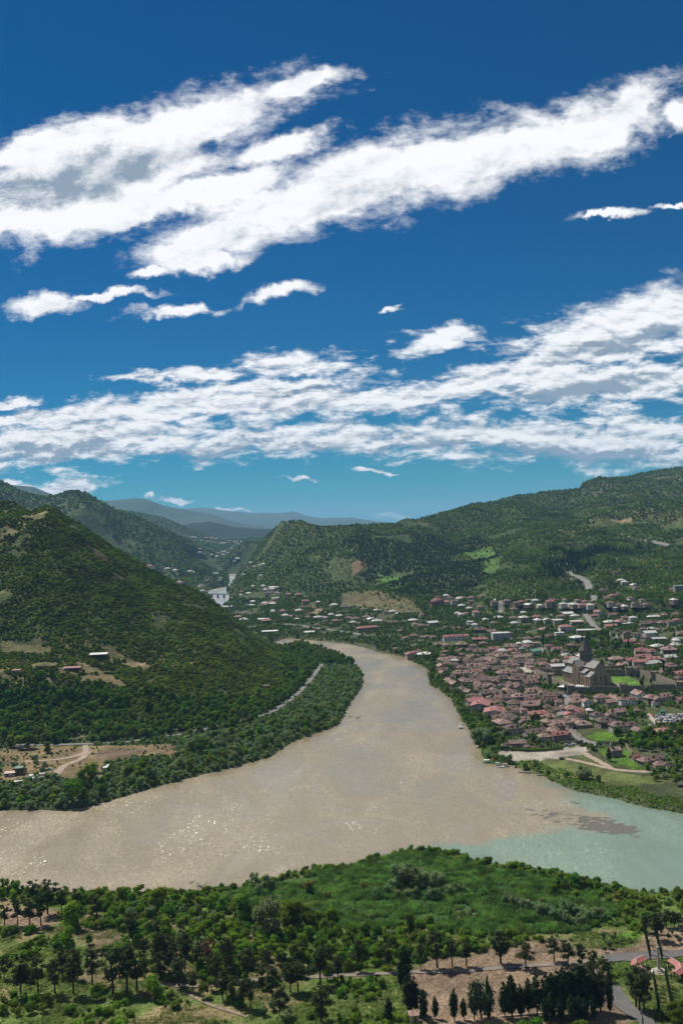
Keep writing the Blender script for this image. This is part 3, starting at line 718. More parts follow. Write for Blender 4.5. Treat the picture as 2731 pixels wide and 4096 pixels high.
strip('path', zc0([(760,180),(775,230),(740,265),(600,300),(430,318),(200,330)]), 5, m_gravel)
strip('path', zc0([(800,235),(720,315),(600,350),(540,400),(500,450)]), 6, m_gravel)
R_FORE = strip('path', [(600,3943),(662,3941),(801,3946),(1002,3924),(1200,3912),(1366,3903),(1497,3898),(1645,3889),(1906,3881),(2063,3867),(2220,3858),(2420,3838)], 3.0, simple_mat('grey_track', (0.17, 0.145, 0.12), 0.95, 0.2, 0.4))
R_ASPH = strip('road', [(2400,3839),(2500,3831),(2585,3824),(2731,3815),(2950,3802)], 7.5, m_asphalt, 0.26)
strip('path', z5([(840,775),(900,800),(1000,845),(1150,890)]), 1.8, simple_mat('earth_track', (0.19, 0.15, 0.11), 0.95, 0.3, 0.5))
R_DRIVE = strip('path', z6([(1235,745),(1260,800),(1310,850),(1385,900),(1430,940)]), 7, m_asphalt, 0.26)
strip('path', zt3([(0,925),(190,958),(400,1010),(560,1050),(680,1075),(860,1092),(1100,1102),(1400,1092)]), 4.5, m_gravel)
strip('path', zt3([(240,840),(350,905),(500,980),(640,1065)]), 5, m_gravel)
strip('road', zt3([(20,480),(70,540),(150,600),(230,670),(300,712),(420,735),(600,728),(780,722)]), 7, m_paleroad, 0.3)
strip('road', zt1([(445,620),(480,645),(510,690),(455,760),(440,800),(430,850)]), 6, m_paleroad, 0.3)
strip('road', zt6([(60,120),(150,170),(250,215),(310,260),(340,310),(325,370)]), 12, m_paleroad, 0.6)
strip('road', zt6([(390,430),(410,480),(360,525),(270,620),(300,690),(360,770),(430,860),(560,920),(660,945),(690,1000)]), 9, m_paleroad, 0.4)
strip('road', zt1([(190,160),(240,200),(300,258)]), 7, m_paleroad, 0.3)
strip('road', zt5([(720,250),(725,300),(730,370)]), 9, m_paleroad, 0.4)
strip('road', z2([(1285,383),(1345,410),(1420,420),(1470,432),(1505,440)]), 9, m_paleroad, 1.0)
strip('road', zt4([(190,355),(300,362),(480,390),(740,420),(900,445),(1060,490)]), 8, m_paleroad, 0.4)
strip('road', [(780,2350),(800,2340),(830,2320),(812,2303),(850,2330)], 12, m_paleroad, 0.6)
# ------------------------------------------------------------------ vegetation prototypes
def tube(pts, rad, sides=6):
    """tapered limb along points"""
    V, F = [], []
    pts = [np.array(p, float) for p in pts]
    for i, p in enumerate(pts):
        d = pts[min(i + 1, len(pts) - 1)] - pts[max(i - 1, 0)]; d /= np.linalg.norm(d) + 1e-9
        a = np.cross(d, (0.31, 0.95, 0.1)); a /= np.linalg.norm(a) + 1e-9; b_ = np.cross(d, a)
        for k in range(sides):
            th = 2 * math.pi * k / sides
            V.append(p + (a * math.cos(th) + b_ * math.sin(th)) * rad[i])
    for i in range(len(pts) - 1):
        for k in range(sides):
            F.append((i * sides + k, i * sides + (k + 1) % sides, (i + 1) * sides + (k + 1) % sides, (i + 1) * sides + k))
    F.append(tuple(range((len(pts) - 1) * sides, len(pts) * sides)))
    return V, F
def cards(lobes, n, size, rng, flat=0.35, core=0.72, up=0.2, aspect=0.6):
    """leaf-sized faces spread through lobes [(centre, radii)]; a smaller rough core closes the middle"""
    vol = np.array([l[1][0] * l[1][1] + l[1][1] * l[1][2] + l[1][0] * l[1][2] for l in lobes]); vol = vol / vol.sum()
    V, F = [], []
    for (c, r), w in zip(lobes, vol):
        m = max(6, int(n * w))
        d = rng.normal(size=(m, 3)); d /= np.linalg.norm(d, axis=1)[:, None]
        rad = 0.70 + 0.42 * rng.random(m) ** 0.7
        p = np.array(c) + d * np.array(r) * rad[:, None]
        nrm = d + rng.normal(size=(m, 3)) * 0.5 + np.array((0, 0, up + 0.25)); nrm /= np.linalg.norm(nrm, axis=1)[:, None]
        a = np.cross(nrm, rng.normal(size=(m, 3))); a /= np.linalg.norm(a, axis=1)[:, None]; b_ = np.cross(nrm, a)
        s = size * (0.6 + 0.8 * rng.random(m))[:, None]
        base = len(V)
        q = np.stack([p + a * s, p + b_ * s * aspect, p - a * s, p - b_ * s * aspect], 1).reshape(-1, 3)
        V.extend(q); F.extend([(base + 4 * i, base + 4 * i + 1, base + 4 * i + 2, base + 4 * i + 3) for i in range(m)])
        if core > 0:
            base = len(V); st, sl = 5, 7
            for i in range(st + 1):
                for j in range(sl):
                    ph = math.pi * i / st; th = 2 * math.pi * j / sl
                    dd = np.array((math.sin(ph) * math.cos(th), math.sin(ph) * math.sin(th), math.cos(ph)))
                    V.append(np.array(c) + dd * np.array(r) * core * (0.85 + 0.3 * rng.random()))
            for i in range(st):
                for j in range(sl):
                    F.append((base + i * sl + j, base + (i + 1) * sl + j, base + (i + 1) * sl + (j + 1) % sl, base + i * sl + (j + 1) % sl))
    return V, F
M_BARK = simple_mat('bark', (0.055, 0.042, 0.032), 0.95, 0.3, 2.0)
M_PINE = leaf_mat('pine_needles', (0.048, 0.064, 0.026), 0.3, 0.02, 0.25, 0.35, 0.5)
M_DEAD = leaf_mat('dead_needles', (0.12, 0.06, 0.04), 0.2, 0.01, 0.2)
M_BROAD = leaf_mat('broad_leaves', (0.095, 0.165, 0.020), 0.38, 0.035, 0.38, 0.3, 0.5)
M_BRIGHT = leaf_mat('bright_leaves', (0.125, 0.225, 0.020), 0.25, 0.02, 0.42, 0.3, 0.5)
M_WILLOW = leaf_mat('willow_leaves', (0.160, 0.225, 0.095), 0.28, 0.03, 0.3, 0.3, 0.6)
M_OLIVE = leaf_mat('olive_leaves', (0.075, 0.095, 0.055), 0.25, 0.02, 0.25)
M_YELLOW = leaf_mat('yellow_leaves', (0.17, 0.165, 0.03), 0.2, 0.02, 0.35)
M_CYP = leaf_mat('cypress_needles', (0.022, 0.042, 0.014), 0.25, 0.015, 0.15)
M_CONIF = leaf_mat('conifer_needles', (0.020, 0.036, 0.017), 0.25, 0.015, 0.15)
M_SHRUB = leaf_mat('shrub_leaves', (0.105, 0.155, 0.018), 0.42, 0.035, 0.3, 0.45, 0.03)
M_SLOPE = leaf_mat('slope_leaves', (0.105, 0.160, 0.024), 0.36, 0.04, 0.34, 0.6, 0.012)
M_REED = leaf_mat('reed_leaves', (0.115, 0.215, 0.045), 0.3, 0.025, 0.45, 0.6, 0.13)
M_GRASS = leaf_mat('grass_leaves', (0.125, 0.185, 0.035), 0.45, 0.04, 0.35, 0.4, 0.1)
M_DRYGR = leaf_mat('dry_grass', (0.30, 0.23, 0.12), 0.3, 0.02, 0.3)

def proto(name, kind, seed):
    """returns (trunk mesh or None, crown mesh)"""
    rng = np.random.default_rng(seed); rr = rng.random
    lob = []; tv = None
    if kind == 'pine':
        H = 13.0; lean = (rr() - 0.5) * 0.9
        tv = tube([(0, 0, -0.4), (lean * 0.3, 0, 3), (lean * 0.6, 0.2, 7), (lean, 0.1, 11.5)], [0.34, 0.27, 0.2, 0.07])
        h0 = 3.4 + 2.2 * rr(); n_ = 15 + int(5 * rr()); fat = 2.3 + 1.1 * rr()
        for i in range(n_):
            q = i / (n_ - 1); h = h0 + (12.6 - h0) * q ** 0.85; a = i * 2.4 + rr() * 1.5
            w = fat * (0.45 + 0.9 * math.sin(math.pi * (0.12 + 0.74 * q))) * (0.6 + 0.6 * rr())
            off = w * (0.25 + 0.75 * rr()); s = (0.45 + 0.75 * rr()) * (1.15 - 0.35 * q)
            lob.append(((lean * h / 12 + off * math.cos(a), off * math.sin(a), h), (s * 1.35, s * 1.35, s * 0.75)))
        c = cards(lob, 1100, 0.34, rng, core=0.55)
    elif kind == 'broad':
        tv = tube([(0, 0, -0.4), (0.1, 0, 2), (0.2, 0.1, 5)], [0.32, 0.25, 0.1])
        for i in range(11):
            a = i * 2.4 + rr(); h = 2.2 + 5.6 * rr(); w = 2.7 * math.sqrt(max(0.1, 1 - ((h - 4.2) / 4.4) ** 2))
            off = w * (0.4 + 0.4 * rr()); s = 1.1 + 0.8 * rr()
            lob.append(((off * math.cos(a), off * math.sin(a), h), (s * 1.15, s * 1.15, s)))
        c = cards(lob, 1100, 0.36, rng, core=0.66)
    elif kind == 'willow':
        tv = tube([(0, 0, -0.4), (0.3, 0, 1.6), (0.4, 0.3, 4)], [0.35, 0.27, 0.1])
        for i in range(14):
            a = i * 2.4 + rr(); h = 1.2 + 6.0 * rr(); w = 3.2 * math.sqrt(max(0.15, 1 - ((h - 3.2) / 4.6) ** 2))
            off = w * (0.4 + 0.5 * rr()); s = 0.9 + 0.7 * rr()
            lob.append(((off * math.cos(a), off * math.sin(a), h), (s, s, s * 1.15)))
        c = cards(lob, 1300, 0.34, rng, core=0.62, aspect=0.4)
    elif kind == 'cypress':
        tv = tube([(0, 0, -0.3), (0, 0, 1.2), (0, 0, 5)], [0.12, 0.10, 0.05], 5)
        for i in range(7):
            h = 1.0 + i * 1.02; w = 0.52 * math.sin(math.pi * (0.18 + 0.72 * i / 6)) + 0.05
            lob.append((((rr() - .5) * .1, (rr() - .5) * .1, h), (w, w, 0.85)))
        c = cards(lob, 420, 0.16, rng, core=0.85, up=0.6)
    elif kind == 'spire':                                   # tall dense cypress
        tv = tube([(0, 0, -0.4), (0, 0, 2), (0, 0, 9)], [0.22, 0.18, 0.08], 6)
        for i in range(10):
            h = 2.2 + i * 1.35; w = 1.35 * math.sin(math.pi * (0.2 + 0.74 * i / 9)) + 0.1
            lob.append((((rr() - .5) * .3, (rr() - .5) * .3, h), (w, w, 1.25)))
        c = cards(lob, 900, 0.26, rng, core=0.82, up=0.6)
    elif kind == 'conifer':                                  # broad dark evergreen
        tv = tube([(0, 0, -0.4), (0.1, 0, 2.5), (0.1, 0, 9)], [0.26, 0.22, 0.1], 6)
        for i in range(18):
            h = 2.6 + 10.2 * (i / 17); w = 2.3 * math.sin(math.pi * min(1, 0.22 + 0.74 * i / 17)) ** 0.8 + 0.15
            a = i * 2.4 + rr(); off = w * 0.55 * (0.5 + rr() * 0.6); s = max(0.5, w * (0.42 + 0.22 * rr()))
            lob.append(((off * math.cos(a), off * math.sin(a), h), (s, s, s * 1.15)))
        c = cards(lob, 1300, 0.28, rng, core=0.62, up=0.3)
    elif kind == 'olive':
        tv = tube([(0, 0, -0.3), (0.1, 0, 0.9), (0.2, 0.1, 2)], [0.14, 0.11, 0.05], 5)
        for i in range(6):
            a = i * 2.4 + rr(); h = 1.5 + 1.5 * rr(); off = 0.8 * (0.4 + 0.5 * rr()); s = 0.55 + 0.35 * rr()
            lob.append(((off * math.cos(a), off * math.sin(a), h), (s, s, s * 0.85)))
        c = cards(lob, 420, 0.18, rng, core=0.6)
    elif kind == 'bush':                                     # roughly 4 m across, 3 m tall
        for i in range(6):
            a = i * 2.4 + rr(); h = 0.6 + 1.5 * rr(); off = 1.15 * rr(); s = 0.75 + 0.55 * rr()
            lob.append(((off * math.cos(a), off * math.sin(a), h), (s, s, s * 0.9)))
        c = cards(lob, 300, 0.30, rng, core=0.72)
    elif kind == 'fartree':                                  # 10 m across, 9 m tall, for distant slopes
        for i in range(6):
            a = i * 2.4 + rr(); h = 2.0 + 4.6 * rr(); off = 2.7 * rr(); s = 1.8 + 1.3 * rr()
            lob.append(((off * math.cos(a), off * math.sin(a), h), (s, s, s * 0.95)))
        c = cards(lob, 170, 0.85, rng, core=0.75)
    elif kind == 'farcone':
        for i in range(6):
            h = 2 + i * 1.9; w = 2.0 * (1 - i / 6.5)
            lob.append((((rr() - .5) * .5, (rr() - .5) * .5, h), (w, w, 1.7)))
        c = cards(lob, 150, 0.7, rng, core=0.8)
    elif kind == 'reed':
        V, F = [], []
        for i in range(46):
            x, y = rng.normal(size=2) * 0.75; h = 1.9 + 1.3 * rr(); a = rr() * 6.28; w = 0.06 + 0.06 * rr()
            lx, ly = rng.normal(size=2) * 0.35
            b0 = len(V); ca, sa = math.cos(a) * w, math.sin(a) * w
            V += [(x - ca, y - sa, -0.1), (x + ca, y + sa, -0.1), (x + ca * 1.4 + lx * .4, y + sa * 1.4 + ly * .4, h * .6), (x - ca * 1.4 + lx * .4, y - sa * 1.4 + ly * .4, h * .6),
                  (x + lx, y + ly, h)]
            F += [(b0, b0 + 1, b0 + 2, b0 + 3), (b0 + 3, b0 + 2, b0 + 4)]
        c = (V, F)
    elif kind == 'tuft':
        V, F = [], []
        for i in range(26):
            x, y = rng.normal(size=2) * 0.45; h = 0.35 + 0.5 * rr(); a = rr() * 6.28; w = 0.07 + 0.08 * rr()
            lx, ly = rng.normal(size=2) * 0.3
            b0 = len(V); ca, sa = math.cos(a) * w, math.sin(a) * w
            V += [(x - ca, y - sa, -0.05), (x + ca, y + sa, -0.05), (x + lx, y + ly, h)]
            F += [(b0, b0 + 1, b0 + 2)]
        c = (V, F)
    tm = fast_mesh(name + '_trunk', tv[0], tv[1], True, M_BARK) if tv else None
    cm = fast_mesh(name + '_crown', c[0], c[1], False)
    return tm, cm
PROTO = {}
def get_proto(kind, mat, n):
    key = (kind, mat.name)
    if key not in PROTO:
        L = []
        for i in range(n):
            tm, cm = proto(kind, kind, sum(map(ord, kind)) * 31 + i * 7)
            cm.materials.append(mat); L.append((tm, cm))
        PROTO[key] = L
    return PROTO[key]
PH = {'pine': 13.0, 'broad': 8.8, 'willow': 8.2, 'cypress': 7.9, 'spire': 15.3, 'conifer': 13.6, 'olive': 3.3, 'bush': 2.7}
SPOTS = []                                     # tree positions, to keep the undergrowth off the trunks
def tree(name, kind, mat, x, y, H, label, cat='tree', group=None, wide=1.0, variants=4):
    P = get_proto(kind, mat, variants); tm, cm = P[random.randrange(len(P))]
    s = H / PH[kind]; z = float(height(x, y))
    w = s * wide * random.uniform(0.9, 1.1)
    e = empty(name, (x, y, z - 0.05), random.uniform(0, 6.28), (w, w, s))
    tag(e, label, cat, group)
    link('crown', cm, None, e)
    if tm is not None: link('trunk', tm, None, e)
    SPOTS.append((x, y, 2.0 * w)); return e
# scattered vegetation: points carrying instances
def stuff(name, pts, rot, scl, kind, mat, variants=4):
    me = bpy.data.meshes.new(name)
    P = np.asarray(pts, np.float32); me.vertices.add(len(P)); me.vertices.foreach_set('co', P.ravel())
    a = me.attributes.new('turn', 'FLOAT_VECTOR', 'POINT'); r3 = np.zeros((len(P), 3), np.float32); r3[:, 2] = rot; a.data.foreach_set('vector', r3.ravel())
    a = me.attributes.new('size', 'FLOAT_VECTOR', 'POINT'); a.data.foreach_set('vector', np.asarray(scl, np.float32).ravel())
    a = me.attributes.new('which', 'INT', 'POINT'); a.data.foreach_set('value', RNG.integers(0, variants, len(P)).astype(np.int32))
    o = link(name, me); tag(o, kind='stuff')
    ckey = 'protos_%s_%s' % (kind, mat.name)
    pc = bpy.data.collections.get(ckey)
    if pc is None:
        pc = bpy.data.collections.new(ckey)
        for i, (tm, cm) in enumerate(get_proto(kind, mat, variants)):
            po = bpy.data.objects.new('%s_foliage_%d' % (kind, i), cm); pc.objects.link(po)
    g = bpy.data.node_groups.new('scatter_' + name, 'GeometryNodeTree')
    g.interface.new_socket('Geometry', in_out='INPUT', socket_type='NodeSocketGeometry')
    g.interface.new_socket('Geometry', in_out='OUTPUT', socket_type='NodeSocketGeometry')
    gi = g.nodes.new('NodeGroupInput'); go = g.nodes.new('NodeGroupOutput')
    ci = g.nodes.new('GeometryNodeCollectionInfo'); ci.inputs['Collection'].default_value = pc
    ci.inputs['Separate Children'].default_value = True; ci.inputs['Reset Children'].default_value = True
    ip = g.nodes.new('GeometryNodeInstanceOnPoints'); ip.inputs['Pick Instance'].default_value = True
    def named(nm, ty):
        n = g.nodes.new('GeometryNodeInputNamedAttribute'); n.data_type = ty; n.inputs['Name'].default_value = nm; return n.outputs[0]
    e2r = g.nodes.new('FunctionNodeEulerToRotation')
    g.links.new(gi.outputs[0], ip.inputs['Points']); g.links.new(ci.outputs[0], ip.inputs['Instance'])
    g.links.new(named('which', 'INT'), ip.inputs['Instance Index'])
    g.links.new(named('turn', 'FLOAT_VECTOR'), e2r.inputs[0]); g.links.new(e2r.outputs[0], ip.inputs['Rotation'])
    g.links.new(named('size', 'FLOAT_VECTOR'), ip.inputs['Scale'])
    g.links.new(ip.outputs[0], go.inputs[0])
    md = o.modifiers.new('scatter', 'NODES'); md.node_group = g
    return o
def jitter_grid(x0, x1, y0, y1, s):
    nx = max(1, int((x1 - x0) / s)); ny = max(1, int((y1 - y0) / s))
    gx, gy = np.meshgrid(np.arange(nx), np.arange(ny))
    x = x0 + (gx + RNG.random(gx.shape)) * s; yv = y0 + (gy + RNG.random(gx.shape)) * s
    return x.ravel(), yv.ravel()
def in_view(x, y, m=0.035):
    u = x / np.maximum(y, 1); return np.abs(u) < 0.36 + m + 0.03
def in_zone(x, y, *names):
    r = np.zeros(np.shape(x), bool)
    for n in names: r |= inside_poly(x, y, POLY[n])
    return r
def put(name, x, y, smin, smax, kind, mat, variants=4, tall=1.0, sink=0.15):
    n = len(x); z = height(x, y) - sink
    s = smin + (smax - smin) * RNG.random(n) ** 1.5
    scl = np.stack([s * (0.85 + 0.3 * RNG.random(n)), s * (0.85 + 0.3 * RNG.random(n)), s * tall * (0.8 + 0.4 * RNG.random(n))], -1)
    return stuff(name, np.stack([x, y, z], -1), RNG.random(n) * 6.28, scl, kind, mat, variants)
# ------------------------------------------------------------------ mesh builder
class MB:
    def __init__(s): s.v = []; s.f = []
    def add(s, V, F):
        b0 = len(s.v); s.v += [tuple(map(float, p)) for p in V]; s.f += [tuple(i + b0 for i in q) for q in F]; return s
    def box(s, x0, x1, y0, y1, z0, z1):
        return s.add([(x0, y0, z0), (x1, y0, z0), (x1, y1, z0), (x0, y1, z0), (x0, y0, z1), (x1, y0, z1), (x1, y1, z1), (x0, y1, z1)],
                     [(3, 2, 1, 0), (4, 5, 6, 7), (0, 1, 5, 4), (1, 2, 6, 5), (2, 3, 7, 6), (3, 0, 4, 7)])
    def bar(s, a, b, w, h):
        """box along a segment; a, b are the middle of its bottom"""
        a = np.array(a, float); b = np.array(b, float); d = b - a; L = math.hypot(d[0], d[1]) + 1e-9
        n = np.array((-d[1] / L, d[0] / L, 0)) * w / 2; up = np.array((0, 0, h))
        V = [a - n, b - n, b + n, a + n]; V += [p + up for p in V]
        return s.add(V, [(3, 2, 1, 0), (4, 5, 6, 7), (0, 1, 5, 4), (1, 2, 6, 5), (2, 3, 7, 6), (3, 0, 4, 7)])
    def prism(s, poly, z0, z1, cap=True):
        n = len(poly); V = [(x, y, z0) for x, y in poly] + [(x, y, z1) for x, y in poly]
        F = [(i, (i + 1) % n, n + (i + 1) % n, n + i) for i in range(n)]
        if cap: F += [tuple(reversed(range(n))), tuple(range(n, 2 * n))]
        return s.add(V, F)
    def lathe(s, prof, seg=12, cx=0, cy=0, ph=0):
        V, F = [], []
        for r, z in prof:
            for k in range(seg):
                a = 2 * math.pi * k / seg + ph; V.append((cx + r * math.cos(a), cy + r * math.sin(a), z))
        for i in range(len(prof) - 1):
            for k in range(seg):
                F.append((i * seg + k, i * seg + (k + 1) % seg, (i + 1) * seg + (k + 1) % seg, (i + 1) * seg + k))
        F.append(tuple(reversed(range(seg)))); F.append(tuple(range((len(prof) - 1) * seg, len(prof) * seg)))
        return s.add(V, F)
    def slab(s, p, th):
        """roof panel: a flat polygon given a thickness upwards along its own normal"""
        P = [np.array(q, float) for q in p]; n = np.cross(P[1] - P[0], P[2] - P[0]); n /= np.linalg.norm(n) + 1e-9
        if n[2] < 0: P = P[::-1]; n = -n
        k = len(P); V = P + [q + n * th for q in P]
        return s.add(V, [tuple(reversed(range(k))), tuple(range(k, 2 * k))] + [(i, (i + 1) % k, k + (i + 1) % k, k + i) for i in range(k)])
    def mesh(s, name, mat, smooth_shade=False):
        return fast_mesh(name, s.v, s.f, smooth_shade, mat)
    def build(s, name, mat, parent=None, smooth_shade=False):
        return link(name, s.mesh(name, mat, smooth_shade), None, parent)
def copy_tree(o, parent=None):
    c = o.copy(); col.objects.link(c)
    c.parent = parent
    for ch in list(o.children): copy_tree(ch, c)
    return c

# ------------------------------------------------------------------ building materials
def roof_mat(name, c, rough, rows, var=0.3, rnd=0.22, hue=0.012, patch=0.3):
    m, t, b = new_mat(name, rough, 0.25)
    tcn = t.nodes.new('ShaderNodeTexCoord'); oi = t.nodes.new('ShaderNodeObjectInfo')
    add = vmath(t, 'ADD', tcn.outputs['Object'], None); nd = add.node
    cmb = t.nodes.new('ShaderNodeCombineXYZ'); t.links.new(mathn(t, 'MULTIPLY', oi.outputs['Random'], 80), cmb.inputs[0]); t.links.new(cmb.outputs[0], nd.inputs[1])
    n = noise(t, add, 2.6, 6, 0.7); n2 = noise(t, add, 0.35, 3, 0.5)
    wv = t.nodes.new('ShaderNodeTexWave'); wv.inputs['Scale'].default_value = rows; wv.inputs['Distortion'].default_value = 0.6; t.links.new(tcn.outputs['Object'], wv.inputs['Vector'])
    f = mathn(t, 'MULTIPLY', smooth(t, n, 0.3, 0.7, 1 - var, 1 + var), smooth(t, n2, 0.35, 0.65, 1 - patch, 1 + patch))
    f = mathn(t, 'MULTIPLY', f, smooth(t, wv.outputs['Fac'], 0.0, 0.5, 0.85, 1.03))
    f = mathn(t, 'MULTIPLY', f, mathn(t, 'ADD', mathn(t, 'MULTIPLY', oi.outputs['Random'], 2 * rnd), 1 - rnd))
    mm = t.nodes.new('ShaderNodeVectorMath'); mm.operation = 'SCALE'; mm.inputs[0].default_value = c; t.links.new(f, mm.inputs['Scale'])
    h = t.nodes.new('ShaderNodeHueSaturation'); t.links.new(mm.outputs[0], h.inputs['Color'])
    wn = t.nodes.new('ShaderNodeTexWhiteNoise'); wn.noise_dimensions = '1D'; t.links.new(oi.outputs['Random'], wn.inputs['W'])
    t.links.new(mathn(t, 'ADD', mathn(t, 'MULTIPLY', wn.outputs['Value'], 2 * hue), 0.5 - hue), h.inputs['Hue'])
    t.links.new(h.outputs[0], b.inputs['Base Color'])
    return m
ROOF = {'t': roof_mat('brown_roof_tiles', (0.172, 0.115, 0.096), 0.9, 3.0, 0.4, 0.42, 0.02),
        'd': roof_mat('dark_roof_tiles', (0.115, 0.082, 0.069), 0.9, 3.0, 0.4, 0.22, 0.012),
        'r': roof_mat('red_roof_metal', (0.24, 0.105, 0.095), 0.6, 2.0, 0.10, 0.2, 0.012, 0.08),
        'w': roof_mat('pale_roof_metal', (0.42, 0.42, 0.39), 0.55, 2.0, 0.12, 0.3, 0.01, 0.12),
        'g': roof_mat('green_roof_metal', (0.10, 0.20, 0.15), 0.6, 2.0, 0.1, 0.15, 0.01, 0.08)}
WALLM = [simple_mat('wall_plaster', (0.42, 0.37, 0.31), 0.9, 0.18, 0.6, rnd=0.25, hue=0.01),
         simple_mat('wall_brick', (0.24, 0.175, 0.135), 0.9, 0.25, 1.0, rnd=0.25, hue=0.01),
         simple_mat('wall_stone', (0.27, 0.23, 0.185), 0.9, 0.28, 0.9, rnd=0.2, hue=0.01),
         simple_mat('wall_whitewash', (0.62, 0.61, 0.58), 0.9, 0.10, 0.6, rnd=0.1)]
M_GLASS, _t, _b = new_mat('window_glass', 0.12, 0.5); _b.inputs['Base Color'].default_value = (0.03, 0.034, 0.04, 1)
M_WOOD = simple_mat('dark_wood', (0.085, 0.055, 0.038), 0.8, 0.25, 3.0)
M_FRAME = simple_mat('pale_frame', (0.40, 0.36, 0.31), 0.8, 0.1, 3.0)

def window_mesh(w, h, name='window'):
    """frame standing proud of the wall with a recessed pane; faces -y, origin at centre"""
    me = bpy.data.meshes.new(name); m = MB(); t_ = 0.12
    m.box(-w/2 - t_, w/2 + t_, -0.07, 0.05, h/2, h/2 + t_); m.box(-w/2 - t_ * 1.4, w/2 + t_ * 1.4, -0.13, 0.05, -h/2 - t_, -h/2)
    m.box(-w/2 - t_, -w/2, -0.07, 0.05, -h/2, h/2); m.box(w/2, w/2 + t_, -0.07, 0.05, -h/2, h/2); m.box(-0.04, 0.04, -0.05, 0.05, -h/2, h/2)
    nf = len(m.f); m.add([(-w/2, -0.015, -h/2), (w/2, -0.015, -h/2), (w/2, -0.015, h/2), (-w/2, -0.015, h/2)], [(0, 1, 2, 3)])
    me.from_pydata(m.v, [], m.f); me.materials.append(M_FRAME); me.materials.append(M_GLASS)
    for i, p in enumerate(me.polygons): p.material_index = 1 if i >= nf else 0
    me.update(); return me
WIN = window_mesh(1.15, 1.5); WIN_BIG = window_mesh(1.9, 1.7); DOOR = window_mesh(1.1, 2.2, 'door')
DOOR.materials[1] = M_WOOD
def dormer_mesh(mat):
    m = MB(); m.box(-0.7, 0.7, -0.9, 1.2, -0.6, 0.75)
    m.slab([(-1.0, -1.2, 0.6), (0, -1.2, 1.35), (0, 1.6, 1.35), (-1.0, 1.6, 0.6)], 0.1); m.slab([(1.0, -1.2, 0.6), (0, -1.2, 1.35), (0, 1.6, 1.35), (1.0, 1.6, 0.6)], 0.1)
    return m.mesh('dormer', mat)
DORMER = {k: dormer_mesh(ROOF[k]) for k in ROOF}
_c = MB(); _c.box(-0.35, 0.35, -0.35, 0.35, -0.8, 1.5); _c.box(-0.45, 0.45, -0.45, 0.45, 1.5, 1.7)
CHIM = _c.mesh('chimney', WALLM[1])

